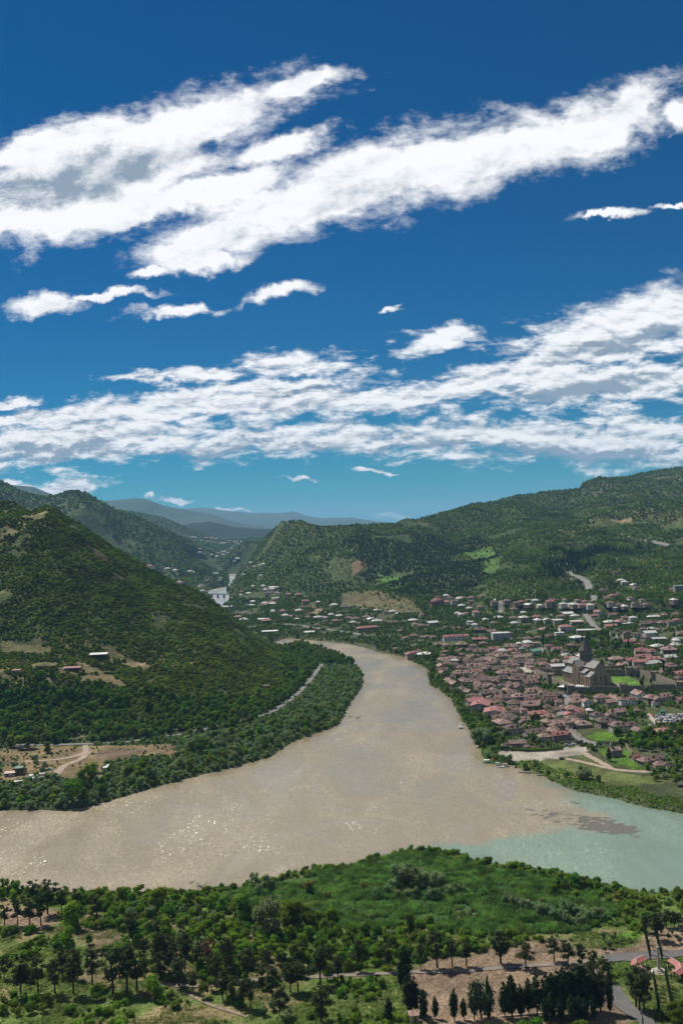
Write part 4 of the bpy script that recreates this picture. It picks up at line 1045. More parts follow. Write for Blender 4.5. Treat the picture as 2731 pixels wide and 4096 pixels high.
def make_house(code, kind, st, wallk, w, d, dorm=0, porch=False, seed=0):
    rg = random.Random(seed)
    root = empty('house', (0, 0, 0)); h = 0.3 + 2.75 * st; ov = 0.8
    rise = (d / 2 + ov) * (0.60 if code in 'td' else 0.46)
    wm = WALLM[wallk]; m = MB()
    m.box(-w/2, w/2, -d/2, d/2, -2.5, h)
    if kind == 'g':
        for s_ in (-1, 1):
            x = s_ * w / 2; rr_ = rise * (d / 2) / (d / 2 + ov)
            m.add([(x, -d/2, h), (x, d/2, h), (x, 0, h + rr_), (x - s_ * 0.25, -d/2, h), (x - s_ * 0.25, d/2, h), (x - s_ * 0.25, 0, h + rr_)],
                  [(0, 1, 2), (5, 4, 3), (0, 2, 5, 3), (1, 4, 5, 2)])
    m.build('wall', wm, root)
    r = MB(); e = h - rise * ov / (d / 2 + ov) + 0.03; W = w / 2 + ov; D = d / 2 + ov; zr = e + rise
    if kind == 'g':
        r.slab([(-W, -D, e), (W, -D, e), (W, 0, zr), (-W, 0, zr)], 0.16); r.slab([(-W, D, e), (W, D, e), (W, 0, zr), (-W, 0, zr)], 0.16)
        r.box(-W, W, -0.16, 0.16, zr + 0.08, zr + 0.24)
    elif kind == 'h':
        k = max(W - D * 0.95, 0.05)
        r.slab([(-W, -D, e), (W, -D, e), (k, 0, zr), (-k, 0, zr)], 0.14); r.slab([(W, D, e), (-W, D, e), (-k, 0, zr), (k, 0, zr)], 0.14)
        r.slab([(W, -D, e), (W, D, e), (k, 0, zr)], 0.14); r.slab([(-W, D, e), (-W, -D, e), (-k, 0, zr)], 0.14)
        r.box(-k, k, -0.14, 0.14, zr + 0.06, zr + 0.2)
    else:                                                   # flat, slightly tilted sheet
        r.slab([(-W, -D, h + 0.1), (W, -D, h + 0.1), (W, D, h + 0.7), (-W, D, h + 0.7)], 0.15)
        r.box(-W, W, -D - 0.06, -D, h - 0.05, h + 0.2)
    ro = r.build('roof', ROOF[code], root)
    if kind != 'f':
        for i in range(dorm):
            x = (i + 0.5) / dorm * w * 0.7 - w * 0.35
            o = link('dormer', DORMER[code], None, ro); o.location = (x, -d * 0.27, e + rise * 0.42)
        if rg.random() < 0.6:
            o = link('chimney', CHIM, None, ro); o.location = (w * rg.uniform(-0.25, 0.25), d * 0.14, zr - rise * 0.2)
    n = max(2, int(w / 3.2))
    for s_ in range(st):
        zc_ = 1.75 + 2.9 * s_
        for i in range(n):
            x = (i + 0.5) / n * w - w / 2
            if s_ == 0 and i == n // 2:
                o = link('door', DOOR, None, root); o.location = (x, -d/2, 1.3); continue
            o = link('window', WIN if (i + s_) % 3 else WIN_BIG, None, root); o.location = (x, -d/2, zc_)
        for sd in (-1, 1):
            for q in (-0.22, 0.22):
                o = link('window', WIN, None, root); o.location = (sd * w/2, q * d, zc_); o.rotation_euler = (0, 0, sd * math.pi / 2)
    if porch and st >= 1:
        p = MB(); zb = h - 0.25
        p.slab([(-w * 0.42, -d/2 - 2.0, zb - 0.55), (w * 0.42, -d/2 - 2.0, zb - 0.55), (w * 0.42, -d/2 - 0.06, zb - 0.1), (-w * 0.42, -d/2 - 0.06, zb - 0.1)], 0.12)
        p.build('porch_roof', ROOF[code], root)
        for i in range(5):
            x = -w * 0.4 + w * 0.8 * i / 4
            q = MB(); q.box(x - 0.1, x + 0.1, -d/2 - 1.95, -d/2 - 1.75, -1.5, zb - 0.55); q.build('post', M_WOOD, root)
        q = MB(); q.box(-w * 0.41, w * 0.41, -d/2 - 1.92, -d/2 - 1.82, 2.9 * (st - 1) + 0.9, 2.9 * (st - 1) + 1.05); q.build('railing', M_WOOD, root)
        q = MB(); q.box(-w * 0.42, w * 0.42, -d/2 - 2.0, -d/2 - 0.003, 2.9 * (st - 1) - 0.05, 2.9 * (st - 1) + 0.14); q.build('balcony', M_WOOD, root)
    return root
HP = {}
def house_proto(code, kind, st, wallk, long, var):
    key = (code, kind, st, wallk, long, var)
    if key not in HP:
        w, d = (26.0, 9.5) if long else (12.0, 9.5)
        HP[key] = [make_house(code, kind, st, wallk, w, d, dorm={0: 0, 1: 1, 2: 2}[var % 3] * (2 if long else 1), porch=(var == 1 and st == 2), seed=sum(map(ord, str(key)))), w, d, False]
    return HP[key]
ROOFN = {'t': 'brown tiled', 'd': 'dark brown tiled', 'r': 'red metal', 'w': 'pale metal', 'g': 'green metal'}
KINDN = {'g': 'gabled', 'h': 'hipped', 'f': 'flat'}
STN = {1: 'one-storey', 2: 'two-storey', 3: 'three-storey'}
WALLN = ['plastered', 'brick', 'stone', 'whitewashed']
HOUSES = []                                                # x, y, radius
PENDING = []
def house(x, y, w, code, kind, st, wallk, rz, place, d=None, force=False, var=None, group=None):
    for hx, hy, hr in HOUSES:
        if not force and math.hypot(x - hx, y - hy) < (hr + w * 0.5) * 0.52: return None
    dd = d or (min(w * 0.78, 12.5) if w <= 19 else min(12, w * 0.42))
    v = random.randrange(3) if var is None else var
    PENDING.append((x, y, w, code, kind, st, wallk, rz, place, dd, v))
    HOUSES.append((x, y, max(w, dd) * 0.5))
LANDMARKS = []
def landmark(name, px, py): LANDMARKS.append((name,) + hit(px, py)[:2])
def finish_houses():
    P_ = sorted(PENDING, key=lambda h: -h[2] * (3 if h[5] > 2 else 2) / h[1])
    rest = []
    for i, (x, y, w, code, kind, st, wallk, rz, place, dd, v) in enumerate(P_):
        hh = [float(height(x + a * w * 0.4, y + b_ * dd * 0.4)) for a in (-1, 1) for b_ in (-1, 1)]
        z = max(0.5 * (sum(hh) / 4 + max(hh)), 0.6) - 0.4
        if i >= 300: rest.append((x, y, z, w, dd, st, code, wallk, rz)); continue
        long = w > 19
        P = house_proto(code, kind, st, wallk, long, v)
        root = P[0] if not P[3] else copy_tree(P[0]); P[3] = True
        root.location = (x, y, z); root.rotation_euler = (0, 0, rz); s = w / P[1]
        root.scale = (s, dd / P[2], max(0.80, min(1.0, s)))
        size = 'small ' if w < 8.5 else ('broad ' if 14 < w <= 19 else ('long ' if long else ''))
        near = min(LANDMARKS, key=lambda l: math.hypot(l[1] - x, l[2] - y))[0] if not place.startswith(('of ', 'inside', 'built')) else place
        lab = '%s%s %s house, %s %s roof%s %s' % (size, STN[st], WALLN[wallk], ROOFN[code], KINDN[kind], ' with dormer' if (v > 0 and kind != 'f') else '', near)
        tag(root, lab, 'house', 'houses of the town')
    V, F, MI = [], [], []
    mats = [ROOF[k] for k in 'tdrwg'] + WALLM
    for (x, y, z, w, d, st, code, wallk, rz) in rest:
        b0 = len(V); h = 0.5 + 2.7 * st; r_ = d * 0.26; W, D = w / 2, d / 2; k = max(W - D, 0.2); o = 0.5
        loc = [(-W, -D, -2), (W, -D, -2), (W, D, -2), (-W, D, -2), (-W, -D, h), (W, -D, h), (W, D, h), (-W, D, h),
               (-W - o, -D - o, h - .1), (W + o, -D - o, h - .1), (W + o, D + o, h - .1), (-W - o, D + o, h - .1), (-k, 0, h + r_), (k, 0, h + r_)]
        c, s_ = math.cos(rz), math.sin(rz)
        V += [(x + a * c - b_ * s_, y + a * s_ + b_ * c, z + q) for a, b_, q in loc]
        F += [tuple(b0 + i for i in f) for f in [(0, 1, 5, 4), (1, 2, 6, 5), (2, 3, 7, 6), (3, 0, 4, 7), (8, 9, 13, 12), (10, 11, 12, 13), (9, 10, 13), (11, 8, 12), (11, 10, 9, 8)]]
        MI += [5 + wallk] * 4 + ['tdrwg'.index(code)] * 5
    if V:
        me = fast_mesh('distant_houses', V, F)
        for m in mats: me.materials.append(m)
        me.polygons.foreach_set('material_index', np.array(MI, np.int32))
        tag(link('distant_houses', me), kind='stuff')
def district(px, py):
    if px < 1700 and py < 2640: return 'below the dry mound across the river bend'
    if py < 2480: return 'on the upper slope under the wooded hills'
    if py < 2610: return 'among gardens behind the walled church'
    if py > 2960: return 'beside the chapel garden at the river meadow'
    if py > 2690 and px > 2300: return 'below the fortress wall of the church'
    return 'in the old town between river and church'
def place_list(conv, L):
    for it in L:
        zx, zy, zw, code = it[:4]
        opt = it[4] if len(it) > 4 else ''
        (px, py), (px2, _) = conv([(zx, zy), (zx + zw, zy)])
        st = 3 if '3' in opt else (2 if '2' in opt else (2 if random.random() < 0.15 else 1))
        x, y, z = hit(px, py, 2.2 + 2.9 * st)
        w = (px2 - px) * y / FPX * 0.93
        w = min(max(w * (1.16 if py > 2600 else 1.05), 6.0), 44)
        kind = 'g' if 'G' in opt else ('f' if 'F' in opt else ('h' if 'H' in opt else random.choice('hhg' if code in 'td' else 'hgg')))
        rz = R(random.uniform(-16, 16) + 8)
        if 'v' in opt: rz += R(90); 
        elif 'l' in opt: rz += R(-35)
        elif w < 15 and random.random() < 0.2: rz += R(90)
        wk = 3 if 'W' in opt else (1 if 'B' in opt else random.choice([0, 0, 1, 2, 2]))
        house(x, y, w, code, kind, st, wk, rz, district(px, py))

# ------------------------------------------------------------------ walled church
M_OCHRE = simple_mat('ochre_stone', (0.30, 0.225, 0.15), 0.9, 0.25, 0.5, detail=7)
M_SLATE = simple_mat('grey_stone_roof', (0.215, 0.205, 0.195), 0.85, 0.18, 0.8)
M_SPIRE = simple_mat('dark_spire_stone', (0.125, 0.105, 0.10), 0.85, 0.2, 0.7)
M_DRUM = simple_mat('drum_stone', (0.17, 0.155, 0.115), 0.9, 0.25, 0.6)
M_WALLS = simple_mat('rampart_stone', (0.205, 0.17, 0.135), 0.95, 0.3, 0.35, detail=7)
M_GOLD = simple_mat('gilt', (0.75, 0.5, 0.18), 0.3, 0.05, 1.0, metal=1.0)
m_niche, _t, _b = new_mat('niche_shade', 0.95, 0.05); _b.inputs['Base Color'].default_value = (0.05, 0.045, 0.04, 1)
cx0, cy0, cz0 = hit(2359, 2751)
CH_ANG = math.atan2(0.31, 0.95)
ch = empty('church', (cx0, cy0, cz0 - 0.2), CH_ANG, 1.06)
tag(ch, 'large ochre stone church with tall dark conical spire inside the rampart', 'church')
W_ = MB()                                                 # east front with two deep niches
xs = [0, 5.2, 6.9, 17.1, 18.8, 24]
for i in range(5):
    a, b_ = xs[i], xs[i + 1]
    if i in (1, 3):
        W_.box(a, b_, 0.003, 1.0, 10.5, 13.2); W_.box(a, b_, 1.4, 1.8, -2, 10.5); W_.box(a, b_, 0.2, 0.9, 9.9, 10.5)
    else: W_.box(a, b_, 0, 1.8, -2, 10.2 if i in (0, 4) else 13.2)
W_.box(6, 18, 0.006, 1.8, 13.2, 18.4)
W_.add([(6, 0.006, 18.4), (18, 0.006, 18.4), (12, 0.006, 23.9), (6, 0.9, 18.4), (18, 0.9, 18.4), (12, 0.9, 23.9)], [(0, 1, 2), (5, 4, 3), (0, 2, 5, 3), (1, 4, 5, 2)])
W_.add([(0, 0.01, 10.2), (6, 0.01, 10.2), (6, 0.01, 14.2), (0, .9, 10.2), (6, .9, 10.2), (6, .9, 14.2)], [(0, 1, 2), (5, 4, 3), (0, 2, 5, 3)])
W_.add([(24, 0.01, 10.2), (18, 0.01, 10.2), (18, 0.01, 14.2), (24, .9, 10.2), (18, .9, 10.2), (18, .9, 14.2)], [(0, 2, 1), (3, 4, 5), (0, 3, 5, 2)])
W_.build('east_front', M_OCHRE, ch)
n_ = MB(); n_.box(6.02, 17.98, 1.8, 50, 0, 18.3); n_.build('nave_wall', M_OCHRE, ch)
for nm, (xa, xb) in (('left', (0, 6)), ('right', (18, 24))):
    q = MB(); q.box(xa, xb, 1.8, 9, -2, 10.2); q.box(xa + 0.01, xb - 0.01, 9, 19, -2, 13.0); q.box(xa, xb, 31, 50, -2, 10.0); q.build('aisle_wall', M_OCHRE, ch)
    o_, i_ = (xa - 0.5, xb) if nm == 'left' else (xb + 0.5, xa)
    q = MB(); q.slab([(o_, -0.3, 10.1), (i_, -0.3, 14.4), (i_, 9.3, 14.4), (o_, 9.3, 10.1)], 0.3); q.build('aisle_roof', M_SLATE, ch)
    q = MB(); q.slab([(o_, 8.8, 13.0), (i_, 8.8, 16.2), (i_, 18.6, 16.2), (o_, 18.6, 13.0)], 0.3); q.build('aisle_roof', M_SLATE, ch)
    q = MB(); q.slab([(o_, 31.4, 9.9), (i_, 31.4, 14.0), (i_, 50.5, 14.0), (o_, 50.5, 9.9)], 0.3); q.build('aisle_roof', M_SLATE, ch)
tr = MB(); tr.box(-0.5, 24.5, 19, 31, -2, 18.2)
for xx, s_ in ((-0.5, 1), (24.5, -1)):
    tr.add([(xx, 19, 18.2), (xx, 31, 18.2), (xx, 25, 23.7), (xx + s_, 19, 18.2), (xx + s_, 31, 18.2), (xx + s_, 25, 23.7)], [(0, 2, 1), (3, 4, 5), (0, 3, 5, 2), (1, 2, 5, 4)])
tr.build('transept_wall', M_OCHRE, ch)
q = MB(); q.slab([(5.4, -0.5, 18.1), (12, -0.5, 24.2), (12, 51, 24.2), (5.4, 51, 18.1)], 0.35); q.slab([(18.6, -0.5, 18.1), (12, -0.5, 24.2), (12, 51, 24.2), (18.6, 51, 18.1)], 0.35); q.build('nave_roof', M_SLATE, ch)
q = MB(); q.slab([(-1.1, 18.4, 17.9), (25.1, 18.4, 17.9), (25.1, 25, 24.0), (-1.1, 25, 24.0)], 0.35); q.slab([(-1.1, 31.6, 17.9), (25.1, 31.6, 17.9), (25.1, 25, 24.0), (-1.1, 25, 24.0)], 0.35); q.build('transept_roof', M_SLATE, ch)
q = MB(); q.box(7, 17, 50, 57, -2, 8.5); q.build('porch', M_OCHRE, ch)
q = MB(); q.slab([(6.4, 49.9, 8.4), (12, 49.9, 12), (12, 57.6, 12), (6.4, 57.6, 8.4)], 0.3); q.slab([(17.6, 49.9, 8.4), (12, 49.9, 12), (12, 57.6, 12), (17.6, 57.6, 8.4)], 0.3); q.build('porch_roof', M_SLATE, ch)
q = MB(); q.box(5.6, 18.4, 18.6, 31.4, 18, 22.2); q.build('crossing', M_OCHRE, ch)
dr_ = MB(); dr_.lathe([(5.7, 21.5), (5.7, 31.2), (6.05, 31.4), (6.05, 32.2), (6.4, 32.5), (6.4, 33.0)], 16, 12, 25); drum = dr_.build('drum', M_DRUM, ch)
sp = MB(); sp.lathe([(6.7, 33.0), (6.6, 33.3), (3.4, 39.6), (0.25, 46.0)], 16, 12, 25); spire = sp.build('spire', M_SPIRE, ch)
for k in range(16):
    a = 2 * math.pi * k / 16; ca, sa = math.cos(a), math.sin(a)
    V, Fq = tube([(12 + 6.66 * ca, 25 + 6.66 * sa, 33.3), (12 + 0.3 * ca, 25 + 0.3 * sa, 46.0)], [0.17, 0.1], 5)
    link('rib', fast_mesh('rib', V, Fq, False, M_SPIRE), None, spire)
    a += math.pi / 16; ca, sa = math.cos(a), math.sin(a)
    s_ = MB(); r0 = 5.62
    s_.box(-0.32, 0.32, -0.12, 0.1, 23.5, 29.0); s_.box(-0.2, 0.2, -0.12, 0.1, 29.0, 29.4)
    o = s_.build('window', m_niche, drum); o.location = (12 + r0 * ca, 25 + r0 * sa, 0); o.rotation_euler = (0, 0, a + math.pi / 2)
    s_ = MB(); s_.box(-0.14, 0.14, -0.2, 0.12, 22.6, 30.2); a -= math.pi / 16
    o = s_.build('pilaster', M_DRUM, drum); o.location = (12 + 5.72 * math.cos(a), 25 + 5.72 * math.sin(a), 0); o.rotation_euler = (0, 0, a + math.pi / 2)
q = MB(); q.lathe([(0.1, 46.0), (0.42, 46.4), (0.42, 46.8), (0.1, 47.1)], 8, 12, 25); q.box(11.93, 12.07, 24.93, 25.07, 47.1, 49.0); q.box(11.5, 12.5, 24.94, 25.06, 48.0, 48.15); q.build('finial', M_GOLD, ch)
for yy in (2.2, 4.4, 6.6, 8.8, 11.4, 14, 16.6, 33, 35.6, 38.2, 40.8, 43.4, 46, 48.6):   # blind arcade on the sunny side
    s_ = MB(); top_ = 9.6 if (yy < 9 or yy > 30) else 12.4; s_.box(-0.28, 0.01, yy - 0.16, yy + 0.16, -1, top_); s_.build('pilaster', M_OCHRE, ch)
for yy in (3.3, 5.5, 12.7, 15.3, 34.3, 36.9, 39.5, 42.1, 44.7, 47.3):
    s_ = MB(); s_.box(-0.02, 0.02, yy - 0.33, yy + 0.33, 4.6, 7.6); s_.build('window', m_niche, ch)
for yy, hh in ((20.2, 15.5), (22.6, 19), (25, 21), (27.4, 19), (29.8, 15.5)):
    s_ = MB(); s_.box(-0.85, -0.49, yy - 0.2, yy + 0.2, -1, hh); s_.build('pilaster', M_OCHRE, ch)
s_ = MB(); s_.box(-0.53, -0.47, 24.2, 25.8, 9, 15); s_.build('window', m_niche, ch)
for xx, z0_, z1_, w2 in ((12, 6.2, 10.2, 0.55), (2.6, 6.5, 8.5, 0.3), (21.4, 6.5, 8.5, 0.3), (11.1, 16.2, 18.2, 0.3), (12.9, 16.2, 18.2, 0.3), (2.6, 1.5, 3.5, 0.3), (21.4, 1.5, 3.5, 0.3)):
    s_ = MB(); s_.box(xx - w2, xx + w2, -0.03, 0.01, z0_, z1_); s_.build('window', m_niche, ch)
for xx in (5.0, 7.1, 16.9, 19.0):
    s_ = MB(); s_.box(xx - 0.14, xx + 0.14, -0.25, -0.003, -1, 11.2); s_.build('pilaster', M_OCHRE, ch)
HOUSES.append((cx0 + 4, cy0 + 28, 30))

rw = empty('rampart', hit(2500, 2771)[:2] + (0,))
rw.location.z = 0.0; rx, ry = rw.location.x, rw.location.y
tag(rw, 'crenellated stone rampart with towers round the spired church', 'wall')
RAMP = [(2143,2699),(2202,2727),(2285,2776),(2360,2773),(2491,2772),(2600,2768),(2718,2762),(2666,2738),(2614,2720),(2560,2704),(2514,2702),(2425,2703),(2302,2703),(2220,2702),(2150,2697)]
RW = [hit(*p) for p in RAMP]
RAMP_XY = np.array([p[:2] for p in RW])
mer = MB()
for i in range(len(RW)):
    a = RW[i]; b_ = RW[(i + 1) % len(RW)]
    za = min(a[2], b_[2]) - 1.5; htop = 0.5 * (a[2] + b_[2]) + 6.6
    s_ = MB(); s_.bar((a[0] - rx, a[1] - ry, za), (b_[0] - rx, b_[1] - ry, za), 1.5, htop - za); s_.build('wall_section', M_WALLS, rw)
    L = math.hypot(b_[0] - a[0], b_[1] - a[1]); n = int(L / 2.2)
    for k in range(n):
        t0, t1_ = (k + 0.2) / n, (k + 0.72) / n
        p = [a[j] + (b_[j] - a[j]) * t0 for j in (0, 1)]; q = [a[j] + (b_[j] - a[j]) * t1_ for j in (0, 1)]
        mer.bar((p[0] - rx, p[1] - ry, htop + 0.001), (q[0] - rx, q[1] - ry, htop + 0.001), 0.6, 1.1)
for i, rad in ((1, 4.5), (2, 4.8), (4, 3.6), (6, 4.5), (8, 4.2), (10, 4.0), (12, 4.0)):
    x, y, z = RW[i]; s_ = MB(); s_.lathe([(rad * 1.05, z - 2), (rad, z + 8.2), (rad * 1.06, z + 8.3), (rad * 1.06, z + 8.9)], 10 if i != 2 else 4, x - rx, y - ry, 0.4)
    tw = s_.build('tower', M_WALLS, rw)
    for k in range(10):
        a = 2 * math.pi * (k + 0.5) / 10; mer.box(x - rx + rad * 0.95 * math.cos(a) - 0.5, x - rx + rad * 0.95 * math.cos(a) + 0.5, y - ry + rad * 0.95 * math.sin(a) - 0.5, y - ry + rad * 0.95 * math.sin(a) + 0.5, z + 8.9, z + 9.8)
mo = mer.build('merlons', M_WALLS, rw); mo['kind'] = 'stuff'
# gate steps of red brick outside the rampart
x, y, z = hit(*zt1([(225, 480)])[0])
st_ = empty('brick_steps', (x, y, z), R(-40)); tag(st_, 'wide flight of red brick steps beside the rampart gate', 'steps')
m_brick = simple_mat('red_brick', (0.20, 0.075, 0.06), 0.9, 0.2, 2.0)
for k in range(8):
    s_ = MB(); s_.box(-11, 11, -6 + k * 1.5, -4.5 + k * 1.5, -1, 0.3 + k * 0.32); s_.build('step', m_brick, st_)
# white-roofed building inside the court
x, y, z = hit(*zt1([(600, 548)])[0], 5)
house(x - 4, y, 30, 'w', 'h', 1, 2, R(-42), 'inside the church rampart', d=12, force=True, var=0)
house(*hit(*zt1([(290, 398)])[0], 4)[:2], 24, 'd', 'g', 1, 0, R(4), 'built against the inner rampart', d=8, force=True, var=0)
house(*hit(*zt1([(405, 378)])[0], 5)[:2], 15, 'w', 'g', 2, 2, R(4), 'built against the inner rampart', d=9, force=True, var=0)

# ------------------------------------------------------------------ the town, house by house
# three-gabled guest house above the river
for (zx, zy, w, d, rz, v) in ((640, 600, 17, 13, 78, 0), (705, 640, 19, 16, 75, 0), (850, 690, 20, 17, 78, 1)):
    (px, py), = zt2([(zx, zy)]); x, y, z = hit(px, py, 8)
    house(x, y, w, 'r', 'g', 2, 0, R(rz - 60 if zx == 640 else rz), 'of the riverside three-gable group', d=d, force=True, var=v)
place_list(zt2, [(290,25,120,'t'),(345,32,80,'r'),(510,18,110,'t'),(125,120,130,'w','3HB'),(20,105,60,'r','G'),(60,100,90,'t'),(470,92,150,'t','2'),(515,75,60,'r'),(700,98,150,'d'),(840,65,100,'r','2G'),(935,90,90,'t'),(1040,82,100,'r','2'),(1145,70,70,'g'),
 (340,165,150,'t','2'),(440,190,70,'w','2'),(480,210,130,'t'),(590,218,100,'t'),(640,248,130,'t'),(300,245,100,'t','Gv2'),(300,292,100,'t'),(490,315,120,'t'),(580,315,90,'t'),(655,292,85,'r','2W'),(740,268,110,'t','G'),(690,332,120,'t'),
 (760,180,120,'t','G'),(850,188,110,'t'),(820,217,150,'t'),(980,212,130,'t','2'),(1140,140,160,'t','G'),(1040,172,80,'t','G'),(1110,202,120,'d','2G'),(975,140,80,'t'),(880,277,150,'t','G'),(950,312,130,'t'),(1000,330,120,'t'),(1000,290,90,'t'),
 (1240,205,120,'t'),(1340,190,90,'t'),(1290,235,100,'t'),(1380,215,90,'t'),(1430,245,90,'t'),(1510,205,110,'t'),(1520,242,90,'t'),
 (635,368,100,'d','2G'),(780,387,150,'d','2G'),(660,412,110,'t'),(700,462,120,'t'),(745,512,100,'t','2'),(430,427,110,'t','Gv2'),(580,507,90,'t','Gv'),(520,480,100,'d'),
 (930,372,140,'d','2'),(1080,372,150,'d','2'),(1210,412,140,'t','2'),(1020,450,100,'d','G2'),(935,442,80,'d'),(870,527,110,'d','G'),(980,497,120,'t'),(1030,525,90,'t','2'),(950,567,140,'t'),(850,557,60,'r'),
 (1235,502,120,'t'),(1285,467,90,'t'),(1340,500,80,'t'),(1450,532,190,'t','2G'),(1240,567,130,'t','G'),(1070,627,120,'d'),(1220,637,170,'t','2G'),(1060,677,110,'d'),(830,612,110,'d'),(1350,597,90,'t'),(1530,602,80,'t','2'),(1290,717,200,'r','2G'),(1160,697,50,'r','2'),(1395,665,100,'t'),(1480,690,80,'t'),(1430,747,100,'t','2'),
 (870,777,110,'t','G'),(985,782,110,'d'),(930,822,160,'t','2'),(1040,882,150,'d','2'),(1270,907,220,'d','2G'),(1500,852,130,'t','H2'),(1400,812,110,'t'),(1370,767,60,'r'),(1515,947,140,'r','2'),(1350,880,80,'d'),(1050,717,90,'t','G'),(1090,560,80,'d'),(1160,470,80,'t')])
place_list(zt3, [(200,88,160,'t'),(170,132,170,'t'),(310,133,130,'t','Gv2W'),(150,162,90,'t'),(110,232,170,'t'),(190,242,120,'r'),(70,302,130,'r'),(205,302,110,'d','G'),(340,257,90,'w'),(500,83,160,'t','2'),(660,82,120,'t'),(700,122,150,'t'),(600,132,120,'t'),(775,117,80,'t','2W'),(875,107,130,'t','2W'),(985,42,160,'t','2W'),(1140,82,140,'t','2'),(1235,102,130,'t','2'),(1200,157,60,'t','W'),(1315,67,140,'t','2G'),(1530,107,120,'r'),
 (440,302,140,'t','2W'),(725,257,140,'t','G2'),(640,267,90,'t'),(965,260,60,'t'),(610,337,170,'d','G'),(540,385,190,'d'),(720,442,190,'d','H2'),(470,442,130,'d','W'),(865,432,130,'d'),(100,352,140,'t'),(180,392,140,'t'),(250,432,190,'t','H'),(90,412,90,'t'),(970,493,140,'t','Gv2W'),(1310,522,220,'r','H'),(1135,327,60,'r','G'),(45,545,90,'r','2'),(1075,887,170,'t','H'),(940,852,110,'r','G'),(1235,862,110,'t','G'),(1265,942,140,'t','H'),(1400,980,60,'d')])
place_list(zr3, [(615,402,140,'d','H'),(760,377,210,'d','F'),(895,427,100,'d','H')])
place_list(zt1, [(290,22,110,'t'),(130,107,100,'t'),(225,97,70,'t'),(340,82,80,'t'),(130,137,80,'w'),(55,152,60,'w'),(550,162,100,'t','2'),(400,202,95,'r'),(475,217,55,'d','G'),(490,257,80,'w'),(510,282,70,'r'),(130,182,90,'t'),(200,217,100,'g','G2'),(85,200,60,'g','G'),(70,267,150,'t','G'),(30,322,110,'t'),(190,322,120,'t'),(265,305,80,'t'),(420,322,120,'t'),(520,317,110,'t'),(290,342,90,'t'),(360,362,120,'t'),(640,267,90,'w'),(605,300,80,'w'),(955,287,130,'t','2'),(1085,297,110,'r'),(1000,350,85,'r'),(1190,267,130,'r'),(1285,287,110,'r','2'),(1160,312,110,'r'),(1155,365,75,'t'),(1265,327,140,'w'),(900,352,90,'d'),(1175,212,110,'r','2W'),(1275,218,80,'t','2W'),(1430,197,130,'t','2'),(1325,172,110,'w'),(1145,162,80,'r'),(1060,132,110,'r'),(1440,272,95,'w','2'),(1490,287,85,'t'),(1445,347,100,'t'),(1520,422,100,'r'),(1530,457,80,'t'),(1500,162,100,'w'),(1500,112,90,'w'),(1340,107,120,'w','F'),(1540,62,90,'t'),(1040,55,80,'d','3B'),(1130,62,90,'d','2F'),(1250,52,110,'w','2W'),(20,180,70,'t'),(25,240,70,'t'),(330,170,70,'d'),(600,250,60,'t'),(690,300,60,'r'),(1390,410,90,'d'),(1380,300,60,'t')])
place_list(zt5, [(118,200,45,'t'),(200,185,70,'w'),(235,208,65,'d','G'),(335,215,80,'w'),(370,207,60,'t'),(435,205,65,'t'),(543,195,65,'t'),(210,264,75,'r'),(280,250,65,'d','2'),(350,280,70,'w','2'),(445,234,55,'t'),(675,230,50,'w','Gv'),(425,307,65,'w'),(440,288,55,'t'),(528,292,65,'t'),(665,285,65,'d','F2'),(490,340,80,'r','3'),(310,352,55,'w'),(345,364,60,'w'),(395,357,70,'t'),(700,392,95,'w'),(580,418,85,'w','Gv'),(845,397,80,'t'),(65,442,100,'w','2'),(430,425,60,'w','F3W'),(475,460,60,'w','F2W'),(660,447,70,'t'),(720,540,70,'t','G2'),(800,542,70,'t','G2'),(525,503,110,'t','2'),(630,528,90,'t'),(195,485,40,'t'),(315,493,50,'r'),(290,575,240,'r','2GW'),(520,592,140,'r','2'),(350,648,110,'t'),(145,648,80,'t'),(200,658,90,'t'),
 (785,235,75,'t'),(875,245,60,'t','2'),(925,247,60,'r','2'),(1000,232,75,'t'),(1060,232,70,'w'),(855,312,70,'t'),(1000,303,85,'w','Gv'),(945,347,60,'w'),(1105,302,70,'w'),(1195,270,80,'r','3GB'),(1235,224,85,'t'),(1340,224,60,'t'),(1410,268,75,'w'),(1465,230,65,'t'),(1510,286,80,'r'),(1540,237,60,'t'),(1330,297,75,'w'),(1440,315,80,'w'),(945,390,85,'w','3B'),(1070,387,80,'r'),(1080,418,80,'w','2'),(1175,415,90,'w','2'),(1270,418,90,'w','F2'),(1205,372,35,'w'),(1310,382,80,'t'),(1360,352,110,'w','G'),(1440,377,80,'w'),(1460,432,110,'w','F'),(860,447,75,'w'),(885,512,60,'t'),(1150,508,120,'t'),(1545,512,170,'w','2F'),(1460,580,125,'w','2H'),(970,592,110,'t'),(1075,587,80,'t'),(1200,573,80,'t'),(1425,655,105,'t','2'),(980,632,80,'w','2'),(1070,637,85,'t','F2'),(890,642,70,'w'),(820,667,110,'t'),(1000,672,85,'t'),(830,702,95,'r','2'),(650,692,80,'r','2G'),(740,707,80,'w'),(930,692,50,'g'),(1040,708,85,'g','G2'),(1260,700,100,'r'),(560,640,80,'t'),(460,660,70,'t'),(75,580,60,'t'),(20,575,60,'t')])
